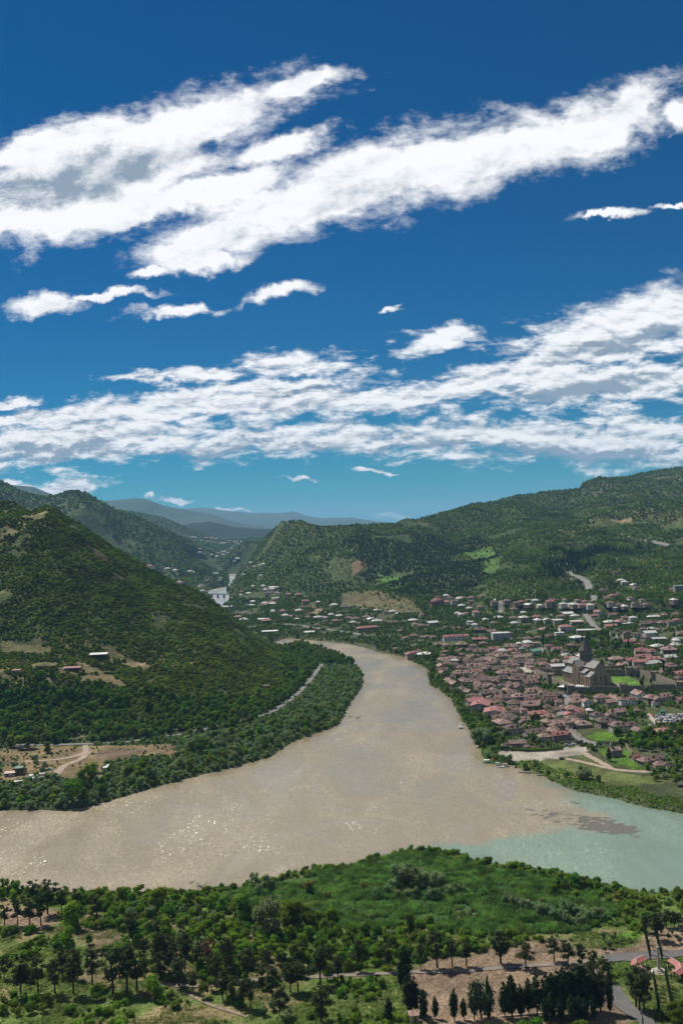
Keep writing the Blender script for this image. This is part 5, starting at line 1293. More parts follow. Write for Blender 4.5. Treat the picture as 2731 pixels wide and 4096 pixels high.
place_list(zt4, [(25,14,40,'w'),(90,10,60,'w'),(60,47,90,'d'),(125,105,70,'d'),(95,145,70,'w','2'),(30,152,60,'r'),(190,213,60,'r','2'),(250,58,55,'r'),(345,63,70,'r'),(410,118,60,'r','3'),(535,130,50,'w'),(385,177,60,'d'),(350,210,75,'w'),(100,222,40,'w'),(215,257,70,'w'),(275,265,65,'r'),(435,272,60,'t'),(540,270,90,'w','2'),(607,274,40,'w','G'),(690,157,75,'w'),(795,172,95,'d'),(980,194,65,'t'),(1105,207,65,'w'),(1190,217,55,'t'),(1250,217,75,'w'),(1300,237,45,'w'),(1410,222,75,'t'),(1530,245,50,'t','2'),(660,247,60,'w','F'),(740,260,75,'w'),(830,277,65,'t'),(890,287,75,'t'),(995,270,80,'t'),(1045,290,85,'w','Gv'),(1100,307,90,'w'),(1170,307,60,'t'),(1225,320,60,'t'),(1280,320,60,'t'),(700,305,65,'r'),(870,322,65,'w'),(30,305,85,'r','2'),(70,408,150,'w','F'),(455,412,120,'w','H'),(1010,370,220,'r','2H'),(1450,298,85,'w','2'),(1470,340,80,'t'),(1530,352,75,'t'),(1330,400,50,'r'),(1455,447,75,'t'),(1380,470,75,'t'),(1545,462,65,'t'),(1280,570,60,'t'),(1420,622,95,'r','G'),(600,310,50,'d'),(330,290,50,'w'),(520,345,60,'t'),(940,330,60,'t'),(150,300,50,'t')])
place_list(zt6, [(675,110,85,'d','2'),(755,217,100,'w'),(800,237,90,'w'),(925,278,110,'w','Gv'),(940,307,80,'t'),(530,343,110,'t'),(1415,328,70,'t'),(650,408,120,'r'),(720,387,60,'t'),(565,443,110,'t'),(870,438,85,'t'),(1030,470,100,'d'),(1440,503,100,'w','2F'),(25,472,60,'t'),(190,472,90,'t'),(295,488,90,'t'),(115,527,95,'w'),(235,553,95,'r'),(140,587,120,'w'),(615,533,100,'t'),(730,530,110,'t'),(930,541,120,'t'),(1080,533,95,'t'),(1105,575,180,'w','2HW'),(955,602,60,'t'),(795,612,105,'w'),(670,598,70,'w','Gv'),(580,592,90,'w'),(360,592,95,'w','2'),(460,615,110,'r','3Gv'),(400,672,80,'r','G'),(530,658,90,'t'),(650,658,120,'t'),(810,692,100,'t','F'),(910,695,100,'w','F2'),(1180,678,170,'w'),(1320,662,100,'t'),(1455,657,120,'t'),(55,642,130,'w','G'),(155,672,105,'w'),(180,742,170,'t','F'),(600,752,150,'w'),(740,740,150,'t'),(820,768,140,'w','F'),(615,802,150,'r'),(1060,767,130,'t'),(1175,758,110,'t'),(1290,757,120,'t'),(1480,724,100,'r','2G'),(1400,747,80,'t'),(1050,842,110,'t'),(1150,837,100,'w'),(1240,847,70,'t'),(485,892,150,'w','H'),(815,885,110,'d','3G'),(950,903,150,'d','2F'),(1115,890,140,'w','2FW'),(870,962,130,'t','F'),(915,977,70,'w'),(1075,947,110,'d'),(1235,972,140,'w','F'),(1470,983,110,'w'),(845,1008,130,'r'),(980,1037,80,'r'),(1225,1053,130,'w'),(1510,1038,100,'w'),(1015,1103,140,'r','2'),(1150,1113,90,'r','2'),(1360,1098,160,'t','2'),(1520,902,100,'t'),(1000,560,60,'t'),(1380,820,70,'t'),(430,520,60,'d'),(840,470,60,'w'),(700,850,60,'d')])
# further roofs of the old town
_ot = np.array(hitpoly([(1730,2610),(1900,2590),(2125,2620),(2135,2700),(2265,2790),(2250,2900),(2190,2950),(2080,2915),(1980,2870),(1890,2790),(1800,2735),(1760,2680)], 4.0)); _lo, _hi = _ot.min(0), _ot.max(0)
for _k in range(900):
    x = random.uniform(_lo[0], _hi[0]); y = random.uniform(_lo[1], _hi[1]); w = random.uniform(8, 13)
    if not inside_poly(np.array([x]), np.array([y]), _ot)[0] or in_zone(np.array([x]), np.array([y]), 'plaza')[0]: continue
    if any(math.hypot(x - a, y - b_) < (c + w * 0.5) * 0.86 for a, b_, c in HOUSES): continue
    if random.random() < 0.45: continue
    house(x, y, w, random.choice('ttttd'), random.choice('hg'), random.choice([1, 1, 2]), random.choice([0, 1, 2]), R(random.uniform(-20, 25) + random.choice([0, 90])), 'in the old town between river and church')
# far side of the bend and the valley
def far_house(px, py, wpx, code='w', st=1):
    x, y, z = hit(px, py, 3)
    house(x, y, max(9, wpx * y / FPX), code, random.choice('hg'), st, random.choice([0, 3]), R(random.uniform(-25, 25)), 'in the far river valley', var=0)
zv = lambda zx, zy: (560 + zx * .357, 2050 + zy * .357)
for zx, zy, w in [(110,605,60),(310,628,60),(395,645,50),(560,662,60),(600,670,35),(445,783,50),(850,690,80),(895,725,50),(890,755,50),(1095,525,60),(1060,555,30),(1380,585,50),(1345,597,40),(1275,610,25),(1205,615,40),(1240,563,40),(690,882,80),(1380,825,50),(1480,845,90),(1530,840,50),(1400,855,60),(1450,885,110),(1215,905,60),(1140,880,40),(1130,920,40),(1540,905,60),(1520,960,90),(1265,998,60),(1400,1010,70),(1480,1005,90),(1235,1035,100),(985,1050,100),(1490,1095,50),(1175,1115,40),(1100,1165,100),(1165,1195,90),(1385,1190,130),
   (980,410,40),(1022,402,35),(940,438,60),(990,452,40),(880,455,60),(935,468,45),(860,470,50),(675,422,30),(670,455,50),(710,475,40),(805,475,30),(860,493,40),(590,277,40),(625,282,30),(690,315,25),(740,285,60),(800,290,60),(850,293,40),(755,325,40),(800,330,25),(930,345,70),(1005,318,40),(1070,325,60),(1075,345,50),(1140,328,40),(1100,350,40),(1155,695,30),(1350,705,40),(1265,825,30)]:
    px, py = zv(zx, zy); far_house(px, py, w * .357, 'w' if random.random() < 0.7 else random.choice('rt'))

for nm, px, py in [('by the three red gables', 1960, 2815), ('by the paved plaza', 2100, 2690), ('by the car park', 2650, 2870), ('by the chapel garden', 2560, 3030),
   ('west of the rampart gate', 2140, 2740), ('below the front rampart', 2480, 2790), ('below the rampart corner', 2270, 2850), ('by the gravel lot', 2090, 2990),
   ('by the green meadow', 2420, 2940), ('by the tall white building', 2266, 2500), ('by the grey apartment block', 2007, 2548), ('along the steep road', 2360, 2470), ('by the domed brick building', 1748, 2410),
   ('under the cypress wood', 2300, 2390), ('under the dry mound', 1480, 2430), ('by the long red-roofed block', 1820, 2540), ('at the river bend', 1620, 2590), ('on the riverbank', 1730, 2700), ('behind the church trees', 2480, 2520),
   ('by the upstream bridge', 960, 2420), ('in the far valley', 900, 2220), ('in the orchards by the bend', 1240, 2480), ('above the tall white building', 2180, 2420), ('beside the eastern rampart', 2660, 2640), ('on the upper hillside', 2560, 2330),
   ('on the eastern upper slope', 2640, 2450), ('above the apartment block', 1950, 2440), ('between plaza and river', 1900, 2720), ('north of the plaza', 2040, 2620), ('by the cathedral-side gardens', 2600, 2560)]:
    landmark(nm.replace('cathedral', 'church'), px, py)
finish_houses()
# ------------------------------------------------------------------ individual trees
def tz(conv, L, name, kind, mat, label, group, k=1.0, cat='tree', wide=1.0):
    for (zx, zb, zt) in L:
        (px, pb), (_, pt) = conv([(zx, zb), (zx, zt)])
        x, y, z = hit(px, pb)
        dist = math.hypot(y, CAM[2] - z)
        H = (pb - pt) * y / FPX * k
        tree(name, kind, mat, x, y, max(2.0, H), label, cat, group, wide)
zf1 = lambda p: [(700 + x * .4464, 3500 + y * .4464) for x, y in p]
zg = lambda p: [(2400 + x * .2111, 3600 + y * .2111) for x, y in p]
G_PINE = 'pines of the near river flat'
tz(zf0, [(45,460,260),(160,455,215),(270,470,205),(370,450,170),(430,350,40),(300,250,45),(555,350,105),(690,330,120),(870,410,170)], 'pine_tree', 'pine', M_PINE, 'dark pine with bare trunk on the dry slope near the shore thicket', G_PINE)
tz(zf0, [(40,930,740),(190,1080,720),(345,1060,710),(495,1060,750),(660,1065,680),(830,990,640),(1015,1060,640),(1140,1050,640),(1230,1040,690),(560,900,640),(700,930,720)], 'pine_tree', 'pine', M_PINE, 'dark pine with bare trunk in the row along the grey track', G_PINE)
tz(zf0, [(1190,600,330),(1410,570,370),(1420,890,530),(1555,880,580),(1290,760,560)], 'pine_tree', 'pine', M_PINE, 'tall dark pine standing among the green thicket', G_PINE)
tz(zf1, [(90,860,590),(205,880,610),(370,960,690),(470,860,570),(615,1190,930),(675,1190,920),(520,1150,900),(430,1130,920)], 'pine_tree', 'pine', M_PINE, 'dark pine in the shady clump where the tracks meet', G_PINE)
tz(zf1, [(300,830,580)], 'pine_tree', 'pine', M_DEAD, 'dead pine with rusty brown needles among green pines', G_PINE)
tz(zf1, [(870,1080,810),(1105,1050,760),(1300,980,640),(1460,960,720),(960,900,700),(1100,850,600)], 'pine_tree', 'pine', M_PINE, 'broad dark pine in the grove beside the track bend', G_PINE, wide=1.15)
tz(zf1, [(940,1260,1020),(1310,1320,990)], 'pine_tree', 'pine', M_PINE, 'lone round pine on the open grass below the track', G_PINE, wide=1.25)
tz(zf7, [(75,860,580),(345,860,610),(630,840,620)], 'pine_tree', 'pine', M_PINE, 'slender pine on the grass above the grey track', G_PINE)
tz(zf7, [(780,830,500),(915,825,570),(1040,815,600),(1350,790,550)], 'pine_tree', 'pine', M_PINE, 'pine casting its shadow over the track at the dry clearing', G_PINE, wide=1.2)
tz(zf8, [(220,805,570),(5,760,490),(460,740,520),(580,775,560)], 'pine_tree', 'pine', M_PINE, 'crooked pine on the dry clearing with open crown', G_PINE, wide=1.25)
tz(zf8, [(700,760,590),(800,850,660),(880,900,700),(770,900,740),(920,860,730)], 'pine_tree', 'pine', M_PINE, 'grey-green pine behind the dark evergreen screen', G_PINE, wide=1.3)
tz(zf8, [(1165,1140,770),(1195,1170,800),(1230,1190,860)], 'pine_tree', 'pine', M_PINE, 'tall bare-trunked pine of the three on the lawn', G_PINE, wide=1.1)
tz(zf8, [(1250,490,330),(1350,555,310),(1420,450,300),(1490,450,310),(1530,440,320)], 'pine_tree', 'pine', M_PINE, 'spreading pine over the end of the cypress avenue', G_PINE, wide=1.35)
G_CON = 'dark evergreens of the screen'
tz(zf7, [(490,1000,620),(455,1010,800),(530,1230,880),(580,1235,900),(660,1300,1020),(765,1290,1080),(350,1330,1090)], 'evergreen_tree', 'conifer', M_CONIF, 'dark evergreen in the line down the west side of the clearing', G_CON)
tz(zf7, [(935,1310,1010),(1020,1300,1100),(1110,1300,960),(1385,1280,950),(1450,1290,890),(1530,1280,1000)], 'evergreen_tree', 'conifer', M_CONIF, 'dark pointed evergreen on the dry clearing, standing apart', G_CON)
tz(zf8, [(105,1230,850),(180,1220,930),(245,1200,880),(315,1210,830),(400,1200,820),(450,1200,830),(500,1200,810),(545,1200,780),(590,1200,770),(640,1190,790),(700,1190,710),(750,1180,800),(810,1170,810),(860,1180,830)], 'evergreen_tree', 'conifer', M_CONIF, 'near-black evergreen in the dense screen beside the drive', G_CON)
for k in range(7):
    x, y, z = hit(2180 + k * 33 + random.uniform(-8, 8), 4085 + random.uniform(-10, 10)); tree('evergreen_tree', 'conifer', M_CONIF, x, y, random.uniform(9, 12), 'near-black evergreen in the dense screen beside the drive', 'tree', G_CON, 1.1)
tz(zf7, [(1245,1300,910)], 'cypress_tree', 'spire', M_CYP, 'tall pointed cypress among the evergreens on the dry clearing', 'tall cypresses')
tz(zf8, [(940,1180,790)], 'cypress_tree', 'spire', M_CYP, 'tall pointed cypress at the edge of the drive', 'tall cypresses')
tz(zf7, [(1175,1290,905)], 'broadleaf_tree', 'broad', M_OLIVE, 'green broadleaf tree between evergreens on the dry clearing', None, wide=0.7)
def row(conv, a, b_, n, name, kind, mat, H, label, group, cat='tree'):
    (ax, ay), (bx_, by) = conv([a, b_]); A = np.array(hit(ax, ay)[:2]); B = np.array(hit(bx_, by)[:2])
    ORD = ['first', 'second', 'third', 'fourth', 'fifth', 'sixth', 'seventh', 'eighth', 'ninth', 'tenth', 'eleventh']
    for k in range(n):
        p = A + (B - A) * k / (n - 1); tree(name, kind, mat, p[0], p[1], H * random.uniform(0.88, 1.12), '%s %s' % (ORD[k], label), cat, group)
G_AV = 'slim cypresses of the avenue'
row(zg, (1018,1600), (1140,2330), 11, 'cypress_tree', 'cypress', M_CYP, 6.2, 'slim cypress from the stone pillar in the western lawn row', G_AV)
row(zg, (1240,1530), (1375,2150), 10, 'cypress_tree', 'cypress', M_CYP, 6.2, 'slim cypress from the stone pillar in the eastern lawn row', G_AV)
row(zg, (945,1150), (815,560), 7, 'cypress_tree', 'cypress', M_CYP, 6.0, 'slim cypress from the pillar in the western row crossing the road', G_AV)
row(zg, (1165,1160), (1030,640), 6, 'cypress_tree', 'cypress', M_CYP, 6.0, 'slim cypress from the pillar in the eastern row crossing the road', G_AV)
tz(zg, [(1040,2345,2080),(805,2400,2160)], 'cypress_tree', 'cypress', M_CYP, 'single slim cypress at the bottom of the lawn', G_AV)
tz(zg, [(80,990,870),(170,920,760),(55,780,620),(240,800,660),(400,830,730),(550,800,720),(280,700,610),(1300,780,640),(1510,830,690),(1360,670,560),(1530,650,540),(1140,650,520),(1440,760,640)], 'olive_tree', 'olive', M_OLIVE, 'small grey olive tree on the dry ground above the road', 'young olive trees')
# broadleaf trees of the near flat
tz(zf0, [(650,480,255)], 'broadleaf_tree', 'broad', M_BRIGHT, 'bright green tree among pines at the shore thicket', None)
tz(zf0, [(620,700,430)], 'broadleaf_tree', 'broad', M_BRIGHT, 'tall narrow bright green tree beside the dry strip', None, wide=0.7)
tz(zf0, [(800,620,530),(530,650,560)], 'broadleaf_tree', 'broad', M_BROAD, 'low round green tree beside the dry strip', 'low trees by the dry strip')
tz(zf0, [(870,1120,970),(1400,1110,930)], 'broadleaf_tree', 'broad', M_BRIGHT, 'bright bushy tree on the edge of the lower meadow', 'bushy trees by the meadow')
tz(zf1, [(840,545,235)], 'willow_tree', 'willow', M_WILLOW, 'great olive-green willow rising above the thicket', None, wide=1.1)
tz(zf1, [(620,405,185)], 'broadleaf_tree', 'broad', M_BROAD, 'dark round tree on the reed bed edge west of the willow', None)
tz(zf1, [(1060,460,185),(1180,480,250)], 'broadleaf_tree', 'broad', M_BROAD, 'dark spreading tree on the reed bed east of the willow', 'dark trees east of the willow')
tz(zf1, [(720,110,-25),(830,140,-15),(760,200,80)], 'willow_tree', 'willow', M_WILLOW, 'airy shrubby willow at the shore of the brown water', 'shore willows')
tz(zf1, [(1200,150,30),(1120,140,70),(1370,215,140)], 'willow_tree', 'willow', M_YELLOW, 'yellowish bush standing in the reed bed', 'yellow bushes in the reeds', cat='bush')
tz(zf0, [(40,150,25),(140,140,30),(1120,220,100),(1430,300,115),(1300,260,180)], 'willow_tree', 'willow', M_BROAD, 'bushy tree on the shore edge of the thicket', 'shore thicket trees')
tz(zf7, [(440,130,-110),(520,140,-90),(640,120,-70),(800,110,-40),(720,140,-60)], 'willow_tree', 'willow', M_WILLOW, 'tall willow of the cluster in the reed bed', 'willow cluster in the reeds')
tz(zf7, [(230,200,115),(340,180,80),(420,195,120),(520,205,110),(580,200,100),(710,215,110),(780,215,100),(960,170,70),(880,180,85),(1010,170,80)], 'willow_tree', 'willow', M_WILLOW, 'silvery willow bush in front of the willow cluster', 'silvery willow bushes', cat='bush')
tz(zf7, [(130,140,60),(200,130,70),(1430,80,30),(1300,170,110)], 'willow_tree', 'willow', M_YELLOW, 'yellow-green bush among the silvery willows', 'yellow-green bushes', cat='bush')
for (a, b_, n, mat, lab) in (((40,250),(560,400),14, M_WILLOW, 'silvery bush in the hedge across the reed bed'), ((560,330),(900,400),8, M_WILLOW, 'silvery bush in the hedge across the reed bed'), ((690,440),(780,400),2, M_WILLOW, 'round silvery bush at the end of the reed field')):
    (ax, ay), (bx_, by) = zf8([a, b_])
    for k in range(n):
        x, y, z = hit(ax + (bx_ - ax) * k / max(1, n - 1) + random.uniform(-8, 8), ay + (by - ay) * k / max(1, n - 1) + random.uniform(-6, 6)); tree('willow_bush', 'willow', mat, x, y, random.uniform(4, 6.5), lab, 'bush', 'hedge bushes of the reed bed', 1.1)
tz(zf8, [(500,130,20),(560,150,40),(640,130,-10),(700,110,0),(740,80,10),(830,130,50),(980,150,75),(900,140,90),(1060,180,120),(1150,200,150),(1210,240,180),(1260,270,190),(1330,260,200),(640,200,120),(460,170,60)], 'broadleaf_tree', 'broad', M_BROAD, 'green tree on the point beside the teal water', 'trees on the point')
tz(zf8, [(970,110,75)], 'willow_tree', 'willow', M_BROAD, 'tall loose tree on the teal water shore', None)
TREE_MARKS = [(nm,) + hit(px, py)[:2] for nm, px, py in [('near the huts', 120, 3110), ('near the white cabin', 425, 3080), ('near the timber pile', 520, 3110), ('near the driftwood', 806, 3560), ('near the great willow', 1075, 3741), ('near the dead pine', 834, 3870),
   ('near the drowned bush', 1400, 2890), ('by the shore bend', 1130, 3000), ('near the three red gables', 1930, 2850), ('near the boats', 1990, 3030), ('near the river bend', 1480, 2580), ('near the domed building', 1748, 2440), ('near the garden hedge', 2100, 3000),
   ('near the car park', 2640, 2900), ('near the chapel', 2480, 3000), ('near the meadow path', 2640, 3090), ('near the dry strip', 360, 3800), ('near the reeds', 1400, 3700), ('near the dry clearing', 1680, 3830), ('near the track bend', 1000, 3920), ('near the riverside road', 960, 2900), ('near the plank jetty', 1700, 2700), ('near the spire', 2390, 2640)]]
def scatter_trees(poly, n, mind, specs, conv=None):
    """n trees in a picture polygon, kept apart; specs: (weight, name, kind, mat, hmin, hmax, label, group)"""
    P = np.array(hitpoly(conv(poly) if conv else poly)); lo, hi = P.min(0), P.max(0); got = []
    tries = 0; wts = [s[0] for s in specs]
    while len(got) < n and tries < n * 60:
        tries += 1; x = random.uniform(lo[0], hi[0]); y = random.uniform(lo[1], hi[1])
        if not inside_poly(np.array([x]), np.array([y]), P)[0] or height(x, y) < 0.7: continue
        if any((x - a) ** 2 + (y - b_) ** 2 < mind ** 2 for a, b_ in got): continue
        if any((x - hx) ** 2 + (y - hy) ** 2 < (hr + 2.5) ** 2 for hx, hy, hr in HOUSES): continue
        got.append((x, y)); s = random.choices(specs, wts)[0]; H = random.uniform(s[4], s[5]); q = (H - s[4]) / (s[5] - s[4])
        near = min(TREE_MARKS, key=lambda l: math.hypot(l[1] - x, l[2] - y))[0]
        lab = ('low ' if q < 0.33 else ('tall ' if q > 0.67 else '')) + s[6]
        if len(lab.split()) + len(near.split()) < 16: lab += ', ' + near
        tree(s[1], s[2], s[3], x, y, H, lab, 'tree', s[7], random.uniform(0.95, 1.25))
BELT = [(430,3590),(700,3590),(1000,3625),(1250,3665),(1450,3730),(1690,3715),(1800,3750),(1690,3800),(1560,3850),(1350,3870),(1150,3850),(1000,3860),(760,3800),(560,3740),(440,3700),(420,3640)]
G_B = 'broadleaf trees of the near thicket'
scatter_trees([(0,3560),(250,3600),(430,3600),(430,3660),(560,3740),(400,3700),(280,3640),(0,3600)], 14, 5.5, [(1, 'broadleaf_tree', 'broad', M_BROAD, 5, 8, 'dark green leafy tree between the shore and the dry slope', G_B), (1, 'broadleaf_tree', 'broad', M_BRIGHT, 4, 7, 'fresh green leafy tree between the shore and the dry slope', G_B)])
scatter_trees([(620,3800),(900,3850),(1150,3850),(1350,3880),(1350,3930),(1100,3990),(900,4020),(700,3960),(560,3880)], 26, 6.0, [(3, 'pine_tree', 'pine', M_PINE, 8, 13, 'dark pine in the dense grove above the lower track', G_PINE), (2, 'broadleaf_tree', 'broad', M_BROAD, 4, 6.5, 'leafy tree under the pines above the lower track', G_B)])
scatter_trees(BELT, 95, 6.0, [(3, 'broadleaf_tree', 'broad', M_BROAD, 4.5, 8, 'dark green leafy tree in the thicket between reeds and pines', G_B), (2, 'broadleaf_tree', 'broad', M_BRIGHT, 4, 7, 'fresh green leafy tree in the thicket between reeds and pines', G_B), (1, 'willow_tree', 'willow', M_WILLOW, 4, 6, 'silvery willow in the thicket between reeds and pines', G_B)])
scatter_trees(zf0([(0,1130),(180,1120),(430,1150),(420,1230),(230,1300),(0,1280)]), 9, 4.5, [(1, 'willow_bush', 'willow', M_BROAD, 3.5, 5.5, 'grey-green bush in the clump on the lower meadow', 'meadow bush clump')])
scatter_trees([(1000,4030),(1150,4020),(1180,4096),(980,4096)], 5, 4, [(1, 'willow_bush', 'willow', M_WILLOW, 3, 4.5, 'grey-green bush beside the lower track', 'bushes by the lower track')])
scatter_trees([(2690,4040),(2760,4040),(2760,4110),(2690,4110)], 3, 4, [(1, 'broadleaf_tree', 'broad', M_BROAD, 5.5, 6.5, 'round dark tree at the foot of the cypress avenue', 'trees at the avenue foot')])
# left bank
G_L = 'trees of the far left bank'
LB_SHORE = [(0,3235),(235,3232),(380,3205),(500,3170),(620,3140),(760,3100),(900,3070),(1080,3015),(1160,2960),(1280,2920),(1300,2890),(1150,2900),(1060,2960),(900,3010),(740,3060),(560,3090),(420,3110),(300,3140),(140,3140),(0,3170)]
scatter_trees(LB_SHORE, 95, 6.5, [(3, 'willow_tree', 'willow', M_WILLOW, 5, 9, 'silvery willow on the left river bank below the clearing', G_L), (3, 'broadleaf_tree', 'broad', M_BROAD, 5, 9, 'dark green tree on the left river bank below the clearing', G_L), (1, 'broadleaf_tree', 'broad', M_BRIGHT, 4, 6, 'fresh green tree on the left river bank below the clearing', G_L)])
tz(zc0, [(780,560,330)], 'broadleaf_tree', 'willow', M_BROAD, 'tall open-crowned tree above the left bank shore', None)
tz(zc0, [(650,690,490)], 'broadleaf_tree', 'broad', M_BROAD, 'big spreading tree leaning over the brown water', None, wide=1.3)
tz(zc0, [(430,250,155),(1300,390,280),(105,200,90),(190,215,90),(260,210,75),(1240,480,370),(1160,460,365)], 'broadleaf_tree', 'broad', M_BROAD, 'dark round tree standing free on the dry clearing', 'trees on the left clearing', wide=1.2)
tz(zc0, [(320,330,255),(330,380,310),(400,400,320),(390,450,375),(230,430,380),(130,390,320),(210,390,330)], 'willow_tree', 'willow', M_WILLOW, 'willow beside the huts on the clearing', 'willows by the huts')
LB_MID = [(760,2945),(900,2915),(1080,2870),(1180,2820),(1300,2790),(1420,2740),(1440,2690),(1400,2660),(1300,2640),(1290,2700),(1230,2780),(1140,2840),(1000,2900),(900,2930)]
scatter_trees([(770,2975),(950,2935),(1130,2880),(1300,2830),(1390,2800),(1440,2740),(1446,2690),(1380,2850),(1280,2900),(1150,2900),(1050,2960),(880,3010),(760,3030)], 60, 7.0, [(2, 'willow_tree', 'willow', M_WILLOW, 5, 9, 'silvery willow between the riverside road and the water', G_L), (3, 'broadleaf_tree', 'broad', M_BROAD, 6, 10, 'dark green tree between the riverside road and the water', G_L)])
# right bank
G_RB = 'trees of the town bank'
RB = [(1460,2575),(1520,2600),(1640,2640),(1720,2670),(1722,2740),(1780,2770),(1830,2840),(1850,2880),(1895,2930),(1905,2970),(2010,2960),(2080,2935),(2000,2925),(1935,2895),(1900,2850),(1850,2800),(1810,2760),(1780,2700),(1760,2640),(1660,2610),(1560,2580),(1460,2555)]
scatter_trees(RB, 75, 6.5, [(2, 'willow_tree', 'willow', M_WILLOW, 5, 9, 'silvery willow at the foot of the old town bank', G_RB), (4, 'broadleaf_tree', 'broad', M_BROAD, 5, 9, 'dark green tree at the foot of the old town bank', G_RB)])
tz(zr3, [(230,460,215),(290,450,230),(350,440,260),(180,430,270)], 'willow_tree', 'willow', M_WILLOW, 'large silvery willow overhanging the river by the town', 'large willows at the town bank', wide=1.15)
tz(zr3, [(290,500,400)], 'broadleaf_tree', 'broad', M_YELLOW, 'tawny brown-leaved tree at the water beside willows', None)
tz(zr3, [(430,545,450),(340,630,520),(460,640,570),(560,660,580),(640,680,575),(1010,750,650)], 'willow_tree', 'willow', M_WILLOW, 'low spreading willow above the moored boats', 'willows above the boats', wide=1.2)
tz(zr3, [(1060,830,740),(740,770,715),(1180,860,780),(1450,900,810),(870,800,690)], 'broadleaf_tree', 'broad', M_BROAD, 'small dark tree on the river meadow edge', 'small trees on the river meadow')
tz(zt3, [(260,1190,1010),(330,1190,1060)], 'willow_tree', 'willow', M_WILLOW, 'pale silvery tree alone on the river meadow', 'pale trees on the meadow', wide=1.2)
tz(zt3, [(1100,1080,985),(465,1230,1140),(700,630,520),(740,620,540),(470,775,690)], 'broadleaf_tree', 'broad', M_BROAD, 'round dark tree casting shade on short grass', 'round trees on the grass', wide=1.2)
tz(zt3, [(600,960,790)], 'evergreen_tree', 'conifer', M_CONIF, 'big dark conifer on the chapel lawn', None, wide=1.5)
scatter_trees(zt3([(880,600),(1100,570),(1450,560),(1600,570),(1600,800),(1450,880),(1330,850),(1180,830),(1000,840),(850,770),(830,680)]), 42, 6, [(3, 'broadleaf_tree', 'broad', M_BROAD, 5, 8.5, 'leafy tree in the orchard behind the chapel', 'orchard trees'), (1, 'broadleaf_tree', 'broad', M_BRIGHT, 5, 7, 'fresh green tree in the orchard behind the chapel', 'orchard trees')])
scatter_trees(zt3([(1330,860),(1600,840),(1600,1300),(1180,1230),(1150,1130),(1400,1110),(1360,1000)]), 26, 6, [(3, 'broadleaf_tree', 'broad', M_BROAD, 4, 8, 'leafy tree on the bank below the meadow path', 'bank trees below the path'), (1, 'willow_tree', 'willow', M_WILLOW, 4, 6, 'silvery bush on the bank below the meadow path', 'bank trees below the path')])
# dark trees behind the church
G_CH = 'trees behind the church'
scatter_trees(zt1([(570,170),(680,90),(820,90),(960,150),(980,240),(900,255),(620,240)]), 26, 6, [(3, 'broadleaf_tree', 'broad', M_BROAD, 8, 12, 'tall dark broadleaf tree in the grove behind the church', G_CH), (2, 'evergreen_tree', 'conifer', M_CONIF, 9, 13, 'tall dark conifer in the grove behind the church', G_CH)])
tz(zt1, [(690,150,70),(712,150,75),(1390,460,320),(1065,230,120),(280,200,60)], 'cypress_tree', 'spire', M_CYP, 'tall dark cypress rising above the town roofs', 'town cypresses')
tz(zt1, [(25,445,380),(1188,580,485),(1150,500,440),(1085,480,435),(1200,510,455),(1270,545,480),(345,570,510),(485,620,545)], 'evergreen_tree', 'conifer', M_CONIF, 'dark conifer by the rampart', 'conifers by the rampart', wide=1.3)
tz(zt1, [(845,290,215)], 'broadleaf_tree', 'broad', M_BRIGHT, 'round light green tree just behind the church', None)

# ------------------------------------------------------------------ vegetation too dense to count
hx = np.array([h[0] for h in HOUSES]); hy = np.array([h[1] for h in HOUSES]); hr = np.array([h[2] for h in HOUSES])
def near_house(x, y, margin, front):
    bad = np.zeros(len(x), bool)
    for a, b_, r_ in zip(hx, hy, hr):
        ddx = x - a; ddy = y - b_
        bad |= (np.abs(ddx) < r_ + margin * 0.6) & (ddy < r_ + margin * 0.3) & (ddy > -(r_ + front))
    return bad
ROADXY = [o for o in bpy.data.objects if o.name.split('.')[0] in ('road', 'path')]
road_pts = []
for o in ROADXY:
    co = np.empty(len(o.data.vertices) * 3, np.float32); o.data.vertices.foreach_get('co', co); road_pts.append(co.reshape(-1, 3)[:, :2])
road_pts = np.concatenate(road_pts)
_rk = {}
for a, b_ in road_pts:
    _rk.setdefault((int(a // 6), int(b_ // 6)), True)
def on_road(x, y):
    ix = (x // 6).astype(int); iy = (y // 6).astype(int)
    return np.array([(i, j) in _rk for i, j in zip(ix, iy)])
CLEAR = ['dry_left', 'dry_left_top', 'dry_clearing', 'lawn', 'clear_left_bank', 'gravel_lot', 'river_meadow', 'meadow', 'chapel_lawn', 'car_park', 'plaza', 'sand_spot', 'island_grass']
# left hill shrubs
x, y = jitter_grid(-650, 120, 880, 1560, 2.7)
t_ = grid_value(T_LEFT, x, y); zz = height(x, y); k = in_view(x, y) & (grid_value(ZH, x, y) > grid_value(Zlow, x, y) + 0.5) & (t_ > 0.0)
x, y, t_ = x[k], y[k], t_[k]
dn = fbm(x / 26, y / 26, 4, 500) ; keep = dn > np.where(in_zone(x, y, 'cliff', 'terrace', 'spur', 'terrace2'), 0.47, np.where(in_zone(x, y, 'hilltop', 'brown_hill'), 0.44, 0.27))
keep &= ~on_road(x, y)
x, y, t_ = x[keep], y[keep], t_[keep]
lowp = t_ < 0.09
put('hill_shrubs', x[~lowp], y[~lowp], 0.35, 1.3, 'bush', M_SHRUB, 4, 0.9)
x, y = jitter_grid(-500, 160, 860, 1400, 5.0)
t_ = grid_value(T_LEFT, x, y); k = in_view(x, y) & (t_ > -0.02) & (t_ < 0.17) & (grid_value(d_riv, x, y) > 4) & ~on_road(x, y) & ~in_zone(x, y, 'clear_left_bank')
k &= (fbm(x / 30, y / 30, 3, 505) > 0.22)
put('foot_wood', x[k], y[k], 0.55, 1.15, 'broad', M_BROAD, 4)
